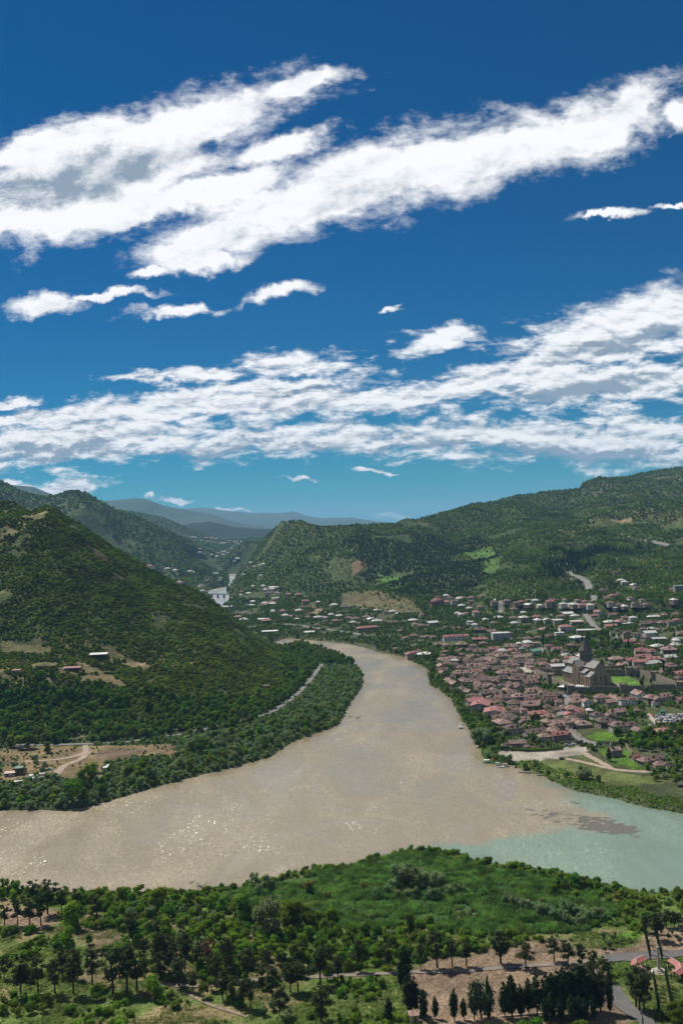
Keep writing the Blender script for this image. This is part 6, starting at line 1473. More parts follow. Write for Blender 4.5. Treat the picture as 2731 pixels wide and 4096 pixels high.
# left bank thicket
x, y = jitter_grid(-300, 160, 860, 1560, 5.6)
k = in_view(x, y) & (grid_value(d_riv, x, y) > 4) & (grid_value(T_LEFT, x, y) >= 0.0) & (grid_value(ZH, x, y) <= grid_value(Zlow, x, y) + 0.5) & ~inside_poly(x, y, town_poly) & ~on_road(x, y)
put('foot_wood', x[k], y[k], 0.55, 1.1, 'broad', M_BROAD, 4)
x, y = jitter_grid(-500, 160, 640, 1500, 4.0)
k = in_view(x, y) & (grid_value(d_riv, x, y) > 1.0) & (grid_value(T_LEFT, x, y) < 0.0) & ~on_road(x, y)
k &= ~inside_poly(x, y, town_poly) & ~inside_poly(x, y, near_poly) & ~in_zone(x, y, 'clear_left_bank')
x, y = x[k], y[k]
wl = RNG.random(len(x)) < 0.45
br = RNG.random(len(x)) < 0.4
put('bank_thicket', x[~wl & ~br], y[~wl & ~br], 0.5, 1.4, 'bush', M_BROAD, 4)
put('bank_thicket', x[~wl & br], y[~wl & br], 0.4, 1.2, 'bush', M_BRIGHT, 4)
put('bank_willows', x[wl], y[wl], 0.6, 1.5, 'bush', M_WILLOW, 4)
x2, y2 = jitter_grid(-500, 60, 640, 900, 5.0); k = in_zone(x2, y2, 'clear_left_bank') & (fbm(x2 / 15, y2 / 15, 3, 510) > 0.54) & ~on_road(x2, y2)
put('clearing_scrub', x2[k], y2[k], 0.2, 0.7, 'bush', M_GRASS, 4)
# right slopes
def slope_wood(name, lo, hi, s, smin, smax, kind, mat, cond, tall=1.0, thr=0.36, seed=520):
    x, y = jitter_grid(-0.47 * hi, 0.47 * hi, lo, hi, s)
    k = in_view(x, y) & cond(x, y) & (fbm(x / 120, y / 120, 4, seed) > thr)
    return put(name, x[k], y[k], smin, smax, kind, mat, 4, tall)
def is_right(x, y): return (grid_value(T_RIGHT, x, y) > -0.02) & (grid_value(T_RIGHT, x, y) < 1.1) & (grid_value(d_riv, x, y) > 8) & (grid_value(ZR, x, y) > grid_value(Zlow, x, y) - 1)
def wz(x, y, *n): return in_zone(x + (fbm(x / 60, y / 60, 3, 610) - 0.5) * 150, y + (fbm(x / 60, y / 60, 3, 620) - 0.5) * 150, *n)
nofield = lambda x, y: ~in_zone(x, y, 'green_field', 'green_field2', 'mound_scar', 'scree', 'scar') & ~(wz(x, y, 'pine_wood', 'cypress_wood') & (fbm(x / 14, y / 14, 2, 630) < 0.60)) & ~(in_zone(x, y, 'dry_mound') & (fbm(x / 20, y / 20, 2, 640) < 0.56))
slope_wood('hillside_wood', 1500, 2300, 6.2, 0.30, 0.78, 'fartree', M_SLOPE, lambda x, y: is_right(x, y) & nofield(x, y) & ~near_house(x, y, 4, 12) & ~on_road(x, y), 0.85)
slope_wood('hillside_wood', 2300, 3200, 8.4, 0.40, 0.95, 'fartree', M_SLOPE, lambda x, y: is_right(x, y) & nofield(x, y) & ~near_house(x, y, 4, 15), 0.8)
slope_wood('hillside_wood', 3200, 4500, 11.5, 0.5, 1.2, 'fartree', M_SLOPE, lambda x, y: is_right(x, y) & nofield(x, y), 0.8, 0.33)
slope_wood('hillside_scrub', 1500, 3000, 9, 0.25, 0.55, 'fartree', M_BRIGHT, lambda x, y: is_right(x, y) & nofield(x, y) & ~near_house(x, y, 4, 12) & ~on_road(x, y), 0.7, 0.45, 555)
slope_wood('pine_wood', 1700, 2900, 7.5, 0.4, 0.85, 'fartree', M_PINE, lambda x, y: wz(x, y, 'pine_wood'), 1.0, 0.36)
slope_wood('cypress_wood', 1500, 2600, 7, 0.5, 1.05, 'farcone', M_CONIF, lambda x, y: wz(x, y, 'cypress_wood') & ~on_road(x, y), 1.1, 0.40)
slope_wood('field_scrub', 1700, 2900, 11, 0.2, 0.6, 'fartree', M_BRIGHT, lambda x, y: in_zone(x, y, 'green_field', 'green_field2', 'dry_mound', 'scar_dry_right'), 0.7, 0.47)
# second range and valley floor
slope_wood('valley_wood', 1500, 3000, 11, 0.6, 1.3, 'fartree', M_SLOPE, lambda x, y: ~is_right(x, y) & (grid_value(d_riv, x, y) > 9) & (x < 0.05 * y) & (grid_value(T_LEFT, x, y) > 1.0) & ~inside_poly(x, y, town_poly) & ~near_house(x, y, 4, 16), 1.0, 0.3)
slope_wood('far_wood', 2600, 4600, 15, 0.8, 1.6, 'fartree', M_SLOPE, lambda x, y: ~is_right(x, y) & (grid_value(d_riv, x, y) > 4) & (x < 0.02 * y) & ~near_house(x, y, 4, 20), 0.85, 0.3)
slope_wood('far_wood', 4600, 6700, 20, 0.8, 1.6, 'fartree', M_SLOPE, lambda x, y: (grid_value(d_riv, x, y) > 10) & (x < 0.05 * y), 0.7, 0.34)
# town gardens
tree_xy = np.array([(a, b_) for a, b_, _ in SPOTS])
x, y = jitter_grid(-420, 620, 740, 2900, 4.6)
k = in_view(x, y) & inside_poly(x, y, town_poly) & (grid_value(d_riv, x, y) > 3) & ~near_house(x, y, 1.2, 3.2) & ~on_road(x, y) & ~in_zone(x, y, *CLEAR, 'court_lawn', 'court_lawn_far', 'court_gravel', 'court_path', 'dry_mound')
k &= (grid_value(T_RIGHT, x, y) < 0.03) & ~inside_poly(x, y, RAMP_XY)
x, y = x[k], y[k]; dn = fbm(x / 35, y / 35, 3, 530); keep = dn > np.where(y > 1150, 0.38, 0.46); x, y = x[keep], y[keep]
big = RNG.random(len(x)) < 0.33
put('garden_trees', x[big], y[big], 0.32, 0.80, 'broad', M_BROAD, 4)
put('garden_bushes', x[~big], y[~big], 0.4, 1.1, 'bush', M_BROAD, 4)
x, y = jitter_grid(-160, 620, 560, 1300, 3.2)
k = in_view(x, y) & inside_poly(x, y, town_poly) & (grid_value(d_riv, x, y) > 0.5) & (grid_value(d_riv, x, y) < np.where(y < 720, 26, 16)) & ~near_house(x, y, 2, 4) & ~in_zone(x, y, 'gravel_lot')
x, y = x[k], y[k]; lowb = y < 800
put('bank_thicket', x[~lowb], y[~lowb], 0.4, 1.1, 'bush', M_BROAD, 4)
x, y = jitter_grid(60, 420, 560, 830, 1.7)
k = in_view(x, y) & inside_poly(x, y, town_poly) & (grid_value(d_riv, x, y) > 0.4) & (grid_value(d_riv, x, y) < 15 + 14 * (fbm(x / 20, y / 20, 2, 650) - 0.3)) & ~in_zone(x, y, 'gravel_lot') & ~near_house(x, y, 2, 4)
put('bank_herbs', x[k], y[k], 0.22, 0.6, 'bush', M_BRIGHT, 4, 0.7)
x, y = jitter_grid(60, 260, 760, 1350, 9.0)
k = inside_poly(x, y, _ot) & ~on_road(x, y) & ~in_zone(x, y, 'plaza', 'gravel_lot')
for a, b_, r_ in zip(hx, hy, hr): k &= ~((np.abs(x - a) < r_ * 0.62) & (np.abs(y - b_) < r_ * 0.62))
put('courtyard_trees', x[k], y[k], 0.35, 0.72, 'broad', M_BROAD, 4)
# near flat: reeds, thicket, grass
x, y = jitter_grid(-260, 300, 395, 620, 1.25)
k = in_view(x, y, 0.05) & in_zone(x, y, 'marsh') & (grid_value(d_riv, x, y) > -1.2)
x, y = x[k], y[k]; k = fbm(x / 12, y / 12, 3, 540) > 0.33
put('reed_bed', x[k], y[k], 0.6, 1.15, 'reed', M_REED, 4, 0.9)
x, y = jitter_grid(-260, 300, 330, 620, 3.4)
k = in_view(x, y, 0.05) & inside_poly(x, y, near_poly) & (grid_value(d_riv, x, y) > 0.3) & ~in_zone(x, y, 'dry_left', 'dry_left_top', 'dry_clearing', 'lawn', 'sand_spot', 'dry_strip', 'marsh') & ~on_road(x, y)
belt = np.array(hitpoly(BELT)); inb = inside_poly(x, y, belt); dn = fbm(x / 18, y / 18, 3, 550)
shore_d = grid_value(d_riv, x, y)
k &= (inb & (dn > 0.2)) | (dn > 0.53) | ((shore_d < 22) & (dn > 0.35))
x, y = x[k], y[k]; half = RNG.random(len(x)) < 0.5
put('undergrowth', x[half], y[half], 0.35, 1.4, 'bush', M_BROAD, 4); put('undergrowth', x[~half], y[~half], 0.3, 1.2, 'bush', M_BRIGHT, 4)
x, y = jitter_grid(-260, 300, 395, 620, 5.5)
k = in_view(x, y, 0.05) & in_zone(x, y, 'marsh') & (fbm(x / 25, y / 25, 3, 560) > 0.55) & (grid_value(d_riv, x, y) > 2)
put('reed_scrub', x[k], y[k], 0.4, 1.0, 'bush', M_WILLOW, 4)
x, y = jitter_grid(-240, 260, 325, 560, 1.15)
k = in_view(x, y, 0.05) & inside_poly(x, y, near_poly) & (grid_value(d_riv, x, y) > 1) & ~in_zone(x, y, 'marsh', 'dry_left', 'dry_clearing', 'dry_left_top', 'sand_spot') & ~on_road(x, y)
k &= fbm(x / 9, y / 9, 3, 570) > 0.42
put('meadow_grass', x[k], y[k], 0.6, 1.3, 'tuft', M_GRASS, 4)
x, y = jitter_grid(-240, 260, 325, 560, 1.3)
k = in_view(x, y, 0.05) & in_zone(x, y, 'dry_left', 'dry_clearing', 'dry_left_top', 'dry_strip') & ~on_road(x, y) & (fbm(x / 6, y / 6, 3, 580) > 0.45)
put('dry_stubble', x[k], y[k], 0.5, 1.1, 'tuft', M_DRYGR, 4, 0.6)
# ------------------------------------------------------------------ monument park
M_STONE = simple_mat('pale_stone', (0.36, 0.33, 0.28), 0.9, 0.15, 2.0)
M_REDTILE = roof_mat('pergola_red_tiles', (0.30, 0.11, 0.10), 0.7, 4.0, 0.1, 0.05, 0.005, 0.05)
x, y, z = hit(*zg([(1105, 1365)])[0])
mo_ = empty('stone_pillar', (x, y, z)); tag(mo_, 'tall tapering stone pillar with cross on stepped base on the lawn', 'monument')
for k, (r_, h0, h1) in enumerate(((3.2, -0.5, 0.35), (2.3, 0.35, 0.75), (1.5, 0.75, 1.3))):
    s_ = MB(); s_.lathe([(r_, h0), (r_, h1)], 8); s_.build('step', M_STONE, mo_)
s_ = MB(); s_.lathe([(0.75, 1.3), (0.70, 1.5), (0.62, 4), (0.42, 9.6), (0.6, 9.7), (0.6, 10.0)], 8); s_.build('shaft', M_STONE, mo_)
s_ = MB(); s_.box(-0.09, 0.09, -0.09, 0.09, 10.0, 11.2); s_.box(-0.45, 0.45, -0.08, 0.08, 10.6, 10.8); s_.build('cross', M_STONE, mo_)
for i, (zx, zy) in enumerate(((905,1265),(845,1330),(935,1410),(1275,1300),(1315,1460),(1375,1370))):
    x, y, z = hit(*zg([(zx, zy)])[0]); e = MB(); e.box(-0.32, 0.32, -0.28, 0.28, -0.3, 1.0); e.lathe([(0.36, 1.0), (0.4, 1.15), (0.25, 1.4)], 6)
    o = e.build('stone_post', M_STONE); o.location = (x, y, z); o.rotation_euler = (0, 0, i * 0.7)
    tag(o, 'low carved stone post standing in the ring round the pillar', 'stone post', 'stone posts round the pillar')
def pergola(pts, label):
    P = [hit(*zg([p])[0], 3.0) for p in pts]; zb = max(p[2] for p in P); ox, oy = P[0][0], P[0][1]
    root = empty('pergola', (ox, oy, zb)); tag(root, label, 'pergola', 'red pergolas of the lawn')
    Q = [np.array((p[0] - ox, p[1] - oy)) for p in P]; hw = 1.9
    nrm = []
    for i in range(len(Q)):
        d = Q[min(i + 1, len(Q) - 1)] - Q[max(i - 1, 0)]; d = d / np.linalg.norm(d); nrm.append(np.array((-d[1], d[0])))
    for i in range(len(Q) - 1):
        a, b_ = Q[i], Q[i + 1]
        for sd in (-1, 1):
            r_ = MB(); A = a + nrm[i] * hw * sd; B = b_ + nrm[i + 1] * hw * sd
            r_.slab([(A[0], A[1], 2.7), (B[0], B[1], 2.7), (b_[0], b_[1], 3.6), (a[0], a[1], 3.6)], 0.12); r_.build('roof_panel', M_REDTILE, root)
        r_ = MB(); r_.bar((a[0], a[1], 3.66), (b_[0], b_[1], 3.66), 0.3, 0.12); r_.build('ridge', M_STONE, root)
        L = np.linalg.norm(b_ - a); n = max(2, int(L / 3))
        for k in range(n + 1):
            for sd in (-0.75, 0.75):
                if i > 0 and k == 0: continue
                nn = nrm[i] * (1 - k / n) + nrm[i + 1] * k / n; p = a + (b_ - a) * k / n + nn * hw * sd
                q = MB(); q.box(p[0] - 0.12, p[0] + 0.12, p[1] - 0.12, p[1] + 0.12, -1.2, 2.75); q.build('post', M_WOOD, root)
    return root
pergola([(818,1105),(672,1165),(668,1240),(805,1335)], 'angled red-tiled pergola west of the stone pillar')
pergola([(1335,1155),(1488,1245),(1520,1320),(1400,1395)], 'angled red-tiled pergola east of the stone pillar')
# small hut and low kerb wall on the dry clearing
(px, py), = zf7([(568, 1310)]); x, y, z = hit(px, py)
e = empty('hut', (x, y, z), 0.2); tag(e, 'small pale hut with rusty lean-to roof beside dark evergreens', 'hut')
q = MB(); q.box(-1.6, 1.6, -1.4, 1.4, -0.4, 2.6); q.build('wall', WALLM[0], e); q = MB(); q.slab([(-1.9, -1.7, 2.65), (1.9, -1.7, 2.65), (1.9, 1.7, 3.1), (-1.9, 1.7, 3.1)], 0.12); q.build('roof', ROOF['t'], e); o = link('door', DOOR, None, e); o.location = (0.3, -1.4, 1.1)
a = hit(*zf8([(0, 1222)])[0]); b_ = hit(*zf8([(370, 1190)])[0])
e = MB(); e.bar((0, 0, -0.4), (b_[0] - a[0], b_[1] - a[1], b_[2] - a[2] - 0.4), 0.4, 0.9); o = e.build('kerb_wall', M_STONE); o.location = a; tag(o, 'low pale kerb wall at the foot of the evergreens', 'wall')

# ------------------------------------------------------------------ vehicles
def car_mesh(c, name):
    m = simple_mat(name, c, 0.3, 0.03, 1.0, 0.5); return m
CARM = [car_mesh(c, 'car_paint_%s' % n) for n, c in (('white', (0.7, 0.7, 0.69)), ('silver', (0.42, 0.43, 0.44)), ('black', (0.03, 0.03, 0.035)), ('red', (0.42, 0.04, 0.03)), ('blue', (0.05, 0.09, 0.2)), ('teal', (0.06, 0.38, 0.33)))]
CARN = ['white', 'silver', 'black', 'red', 'dark blue', 'teal']
M_TYRE = simple_mat('tyre', (0.02, 0.02, 0.02), 0.9)
def make_car(mi, van=False):
    e = empty('car' if not van else 'van', (0, 0, 0)); b = MB()
    L, W, hb, hr_ = (4.4, 1.75, 0.85, 1.45) if not van else (5.6, 2.0, 1.1, 2.4)
    prof = [(-L/2, 0.35), (-L/2, hb - 0.1), (-L/2 + 0.1, hb), (L/2 - 0.7, hb - 0.05), (L/2, hb - 0.25), (L/2, 0.35)]
    n = len(prof); V = [(px_, -W/2, pz) for px_, pz in prof] + [(px_, W/2, pz) for px_, pz in prof]
    b.add(V, [tuple(range(n)), tuple(reversed(range(n, 2 * n)))] + [((i + 1) % n, i, n + i, n + (i + 1) % n) for i in range(n)])
    b.build('body', CARM[mi], e)
    g = MB(); x0, x1 = (-L/2 + 0.2, L/2 - 1.3) if not van else (-L/2 + 0.1, L/2 - 0.5); k = 0.35
    g.add([(x0, -W/2 + .05, hb), (x1, -W/2 + .05, hb), (x1, W/2 - .05, hb), (x0, W/2 - .05, hb), (x0 + k, -W/2 + .2, hr_ - .08), (x1 - k * 1.6, -W/2 + .2, hr_ - .08), (x1 - k * 1.6, W/2 - .2, hr_ - .08), (x0 + k, W/2 - .2, hr_ - .08)],
          [(0, 1, 5, 4), (1, 2, 6, 5), (2, 3, 7, 6), (3, 0, 4, 7), (4, 5, 6, 7)]); g.build('windows', M_GLASS, e)
    r_ = MB(); r_.box(x0 + k, x1 - k * 1.6, -W/2 + .19, W/2 - .19, hr_ - .07, hr_); r_.build('car_roof', CARM[mi], e)
    for sx in (-1, 1):
        for sy in (-1, 1):
            w = MB(); w.lathe([(0.33, -0.1), (0.33, 0.1)], 10); o = w.build('wheel', M_TYRE, e); o.location = (sx * L * 0.31, sy * (W/2 - 0.08), 0.33); o.rotation_euler = (math.pi / 2, 0, 0)
    return e
CP = {}
def car(x, y, rz, mi, label, group=None, van=False):
    if (mi, van) not in CP: CP[(mi, van)] = make_car(mi, van); e = CP[(mi, van)]
    else: e = copy_tree(CP[(mi, van)])
    e.location = (x, y, float(height(x, y)) + 0.25); e.rotation_euler = (0, 0, rz)
    tag(e, label, 'van' if van else 'car', group)
cp = POLY['car_park']; n = 0
A, B = np.array(hit(*zt3([(1230, 385)])[0])[:2]), np.array(hit(*zt3([(1560, 365)])[0])[:2]); up = (np.array(hit(*zt3([(1330, 455)])[0])[:2]) - np.array(hit(*zt3([(1310, 360)])[0])[:2]))
for r_ in range(5):
    for k in range(14):
        if random.random() < 0.18: continue
        p = A + (B - A) * k / 13 + up * (r_ / 4.0) * 0.95 + np.array((random.uniform(-.5, .5), random.uniform(-.6, .6)))
        if not inside_poly(np.array([p[0]]), np.array([p[1]]), cp)[0]: continue
        mi = random.choices(range(5), [5, 4, 4, 0.5, 1.5])[0]
        car(p[0], p[1], R(random.uniform(-6, 6) + 25), mi, '%s car parked in the town car park' % CARN[mi], 'cars in the car park')
x, y, z = hit(*zt3([(1300, 345)])[0]); car(x, y, R(10), 5, 'teal van at the back of the car park', None, True)
for conv, zx, zy, mi, rz, lab in ((zr3, 607, 535, 2, 5, 'dark car parked before the garden hedge'), (zr3, 1155, 530, 3, 5, 'red car parked along the garden hedge'), (zr3, 1450, 465, 1, 5, 'silver car parked by the stone garden wall'), (zr3, 1545, 455, 0, 8, 'white car parked by the stone garden wall'),
     (zt3, 418, 775, 0, 70, 'white car at the corner of the chapel garden'), (zc0, 105, 465, 1, 10, 'silver car beside the huts on the clearing'), (zc0, 450, 405, 5, 5, 'teal car beside the willows on the clearing'), (z3, 1030, 402, 0, 12, 'white car driving on the riverside road'),
     (zt1, 115, 462, 1, 20, 'silver car at the edge of the paved plaza'), (zt1, 128, 468, 2, 20, 'black car at the edge of the paved plaza'), (zt1, 478, 632, 2, 60, 'black car parked below the rampart corner'), (zt1, 500, 645, 4, 60, 'dark blue car parked below the rampart corner'), (zt1, 435, 780, 4, 80, 'dark blue car in the narrow old town street'), (zt1, 438, 795, 0, 80, 'white car in the narrow old town street'),
     (zt3, 1130, 510, 0, 70, 'white car in the lane beside the long annex'), (zt1, 1390, 498, 0, 60, 'white car parked outside the eastern rampart'), (zt1, 1437, 503, 2, 60, 'black car parked outside the eastern rampart'), (zt4, 800, 415, 4, 8, 'dark blue car on the riverside road at the bend'), (zt4, 300, 358, 0, 5, 'white car on the road by the orchard'), (zt6, 275, 640, 2, 80, 'black car on the steep town road')):
    x, y, z = hit(*conv([(zx, zy)])[0]); car(x, y, R(rz), mi, lab)

# ------------------------------------------------------------------ boats and jetties
M_HULL = simple_mat('boat_hull', (0.45, 0.46, 0.45), 0.5, 0.1, 1.0); M_TEAL = simple_mat('teal_paint', (0.05, 0.25, 0.22), 0.5); M_PINK = simple_mat('pink_canvas', (0.55, 0.06, 0.16), 0.8); M_CANV = simple_mat('white_canvas', (0.62, 0.60, 0.53), 0.8)
M_PLANK = simple_mat('grey_planks', (0.19, 0.165, 0.14), 0.9, 0.3, 3.0)
def boat(conv, zx, zy, L, rz, label, canopy=None, hull=None):
    (px, py), = conv([(zx, zy)]); x, y = onz(px, py); e = empty('boat', (x, y, 0), R(rz)); tag(e, label, 'boat')
    W = L * 0.32; sec = [(-0.5, 0.78), (-0.3, 1.0), (0.1, 1.0), (0.35, 0.62), (0.5, 0.04)]
    V = []
    for t_, w in sec: V += [(t_ * L, -w * W / 2 * 0.7, -0.25), (t_ * L, -w * W / 2, 0.75 + 0.25 * max(0, t_)), (t_ * L, w * W / 2, 0.75 + 0.25 * max(0, t_)), (t_ * L, w * W / 2 * 0.7, -0.25)]
    F_ = []
    for i in range(len(sec) - 1):
        for k in range(4): F_.append((i * 4 + k, i * 4 + (k + 1) % 4, i * 4 + 4 + (k + 1) % 4, i * 4 + 4 + k))
    F_ += [(3, 2, 1, 0), (16, 17, 18, 19)]
    h = MB().add(V, F_); h.build('hull', hull or M_HULL, e)
    for k in (-0.25, 0.05):
        s_ = MB(); s_.box(k * L - 0.2, k * L + 0.2, -W * 0.4, W * 0.4, 0.83, 1.05); s_.build('bench', M_PLANK, e)
    if canopy is not None:
        c = MB(); c.slab([(-0.42 * L, -W * 0.5, 2.35), (0.2 * L, -W * 0.5, 2.35), (0.2 * L, 0, 2.6), (-0.42 * L, 0, 2.6)], 0.06); c.slab([(-0.42 * L, W * 0.5, 2.35), (0.2 * L, W * 0.5, 2.35), (0.2 * L, 0, 2.6), (-0.42 * L, 0, 2.6)], 0.06); c.build('canopy', canopy, e)
        for sx in (-0.4, 0.18):
            for sy in (-0.45, 0.45): p = MB(); p.box(sx * L - .04, sx * L + .04, sy * W - .04, sy * W + .04, 0.8, 2.36); p.build('pole', M_HULL, e)
boat(zr3, 350, 700, 7.5, -12, 'grey tour boat with white canopy moored below the willows', M_CANV, M_TEAL)
boat(zr3, 455, 690, 7, -10, 'tour boat under a bright pink canopy below the willows', M_PINK)
boat(zr3, 500, 745, 6, -15, 'small boat with teal canopy moored at the gravel lot', simple_mat('teal_canvas', (0.25, 0.42, 0.36), 0.8))
boat(zr3, 535, 768, 6, -15, 'open grey boat lying outermost at the moorings'); boat(zr3, 600, 755, 6, -20, 'boat with faded pink canopy at the moorings', simple_mat('faded_pink', (0.45, 0.25, 0.26), 0.8))
boat(zt2, 530, 880, 6, 10, 'white motor boat by the riverside garden'); boat(zt2, 503, 925, 5.5, 5, 'houseboat with pale canopy off the garden', M_CANV)
boat(zr3, 1080, 880, 5, 5, 'dark rowing boat at the meadow bank', None, M_PLANK); boat(zr3, 900, 848, 4.5, -30, 'small dark punt beside the plank jetty', None, M_PLANK)
def jetty(conv, a, b_, w, label):
    (ax, ay), (bx_, by) = conv([a, b_]); A = np.array(onz(ax, ay)); B = np.array(onz(bx_, by)); d = B - A; L = np.linalg.norm(d)
    e = empty('jetty', (A[0], A[1], 0), math.atan2(d[1], d[0])); tag(e, label, 'jetty'); n = max(4, int(L / 0.9))
    for k in range(n): q = MB(); q.box(k * L / n + 0.03, (k + 1) * L / n - 0.03, -w/2, w/2, 0.55, 0.68); q.build('plank', M_PLANK, e)
    for k in range(3):
        for sd in (-1, 1): q = MB(); q.lathe([(0.13, -2), (0.13, 0.55)], 6, k * L / 2 * 0.96 + 0.1, sd * (w/2 - 0.2)); q.build('pile', M_PLANK, e)
jetty(zr3, (775, 832), (870, 838), 2.6, 'grey plank jetty at the meadow corner'); jetty(zr3, (885, 830), (985, 842), 2.6, 'second plank jetty beside the small punt'); jetty(zt2, (115, 363), (150, 358), 2.2, 'short plank jetty under the riverside trees'); jetty(zt2, (285, 535), (320, 520), 2.2, 'plank jetty by the pink parasol')

# ------------------------------------------------------------------ chapel with garden, fences
(px, py), = zt3([(675, 895)]); x, y, z = hit(px, py)
e = empty('chapel', (x, y, z), R(12)); tag(e, 'small brown stone chapel with bell turret on the green lawn', 'chapel')
q = MB(); q.box(-4, 4, -3.2, 3.2, -1, 5.2); q.add([(-4, -3.2, 5.2), (-4, 3.2, 5.2), (-4, 0, 7.2), (4, -3.2, 5.2), (4, 3.2, 5.2), (4, 0, 7.2)], [(0, 2, 1), (3, 4, 5), (0, 3, 5, 2), (1, 2, 5, 4)]); q.build('wall', M_WALLS, e)
for sd in (-1, 1): q = MB(); q.slab([(-4.5, sd * 3.7, 4.95), (4.5, sd * 3.7, 4.95), (4.5, 0, 7.3), (-4.5, 0, 7.3)], 0.15); q.build('roof', ROOF['t'], e)
q = MB(); q.box(-3.6, -1.6, -1, 1, 5.5, 9.2); q.lathe([(1.5, 9.2), (0.05, 10.8)], 4, -2.6, 0, math.pi / 4); q.build('bell_turret', M_WALLS, e)
for xx in (-2, 0.4, 2.6): q = MB(); q.box(xx - .25, xx + .25, -3.23, -3.19, 1.8, 3.6); q.build('window', m_niche, e)
q = MB(); q.box(4, 5.5, -1.6, 1.6, -1, 3.6); q.slab([(3.9, -1.9, 3.7), (5.9, -1.9, 3.4), (5.9, 1.9, 3.4), (3.9, 1.9, 3.7)], 0.1); q.build('porch', M_WALLS, e)
def fence(conv, pts, label, hgt=1.3, gap=2.4, solid=False, mat=None):
    P = [hit(*p) for p in conv(pts)]; ox, oy, oz = P[0]; e = empty('fence' if not solid else 'garden_wall', (ox, oy, oz)); tag(e, label, 'fence' if not solid else 'wall')
    for a, b_ in zip(P[:-1], P[1:]):
        L = math.hypot(b_[0] - a[0], b_[1] - a[1])
        if solid:
            q = MB(); q.bar((a[0] - ox, a[1] - oy, a[2] - oz - 0.6), (b_[0] - ox, b_[1] - oy, b_[2] - oz - 0.6), 0.5, hgt + 0.6); q.build('wall_section', mat or M_WALLS, e); continue
        for zz in (0.45, 1.0): q = MB(); q.bar((a[0] - ox, a[1] - oy, a[2] - oz + zz), (b_[0] - ox, b_[1] - oy, b_[2] - oz + zz), 0.08, 0.14); q.build('rail', mat or M_WOOD, e)
        for k in range(int(L / gap) + 1):
            t_ = k * gap / L; q = MB(); p = [a[j] + (b_[j] - a[j]) * t_ for j in range(3)]; q.box(p[0] - ox - .09, p[0] - ox + .09, p[1] - oy - .09, p[1] - oy + .09, p[2] - oz - .4, p[2] - oz + hgt); q.build('post', mat or M_WOOD, e)
fence(zt3, [(460, 860), (540, 925), (680, 1000), (820, 1035), (990, 1065), (1180, 1062)], 'dark post-and-rail fence round the chapel lawn')
fence(zt3, [(480, 735), (620, 745), (720, 745)], 'stone wall along the road behind the chapel', 2.4, solid=True); fence(zt3, [(810, 760), (900, 880)], 'stone wall between chapel lawn and orchard', 2.4, solid=True)
fence(zt3, [(50, 500), (130, 580), (215, 640), (240, 665)], 'old stone wall along the lane down to the meadow', 1.8, solid=True); fence(zt3, [(250, 650), (420, 705), (780, 712)], 'thin fence along the green meadow', 1.2)
fence(zt3, [(0, 745), (150, 735), (265, 725)], 'stone garden wall by the parked cars', 2.6, solid=True)
x0_, y0_, z0_ = hit(*zt3([(1110, 385)])[0]); x1_, y1_, z1_ = hit(*zt3([(1205, 475)])[0])
fence(zt3, [(1110, 395), (1205, 485)], 'long pale arcaded annex wall with red coping by the car park', 4.2, solid=True, mat=WALLM[0])
for i, (zx, zy) in enumerate(((1362, 655), (1395, 655))):
    x, y, z = hit(*zr3([(zx, zy)])[0]); q = MB(); q.prism([(-.7, -.5), (.7, -.5), (.75, .5), (-.75, .5)], -0.1, 1.15); q.slab([(-.8, -.58, 1.16), (.8, -.58, 1.16), (.8, .58, 1.3), (-.8, .58, 1.3)], 0.07)
    o = q.build('waste_bin', M_TYRE); o.location = (x, y, z + 0.1); tag(o, 'dark waste container on the edge of the gravel lot', 'bin', 'waste bins at the gravel lot')
# hedges
def hedge(conv, pts, label, hgt=2.2, mat=None):
    P = [hit(*p)[:2] for p in conv(pts)]; P = np.array(P); seg = np.r_[0, np.cumsum(np.hypot(*np.diff(P, axis=0).T))]; s = np.arange(0, seg[-1], 1.4)
    X = np.interp(s, seg, P[:, 0]); Y = np.interp(s, seg, P[:, 1]); ox, oy = X[0], Y[0]; oz = float(height(ox, oy)); rng = np.random.default_rng(5)
    lob = [((a - ox, b_ - oy, float(height(a, b_)) - oz + hgt * 0.5), (1.0, 1.0, hgt * 0.6)) for a, b_ in zip(X, Y)]
    V, F_ = cards(lob, len(s) * 60, 0.3, rng, core=0.8); o = link('hedge', fast_mesh('hedge', V, F_, False, mat or M_BROAD)); o.location = (ox, oy, oz); tag(o, label, 'hedge')
hedge(zr3, [(680, 535), (900, 545), (1120, 540), (1385, 515)], 'long clipped hedge behind the gravel lot', 2.4); hedge(zr3, [(490, 510), (640, 510)], 'short hedge before the low brown house', 2.4); hedge(zr3, [(60, 195), (250, 185), (400, 180)], 'vine hedge above the river by the white motor boat', 2.2, M_BRIGHT); hedge(zr3, [(400, 280), (500, 250), (620, 275)], 'yellow-green hedge of shrubs under the brown houses', 3.4, M_YELLOW)

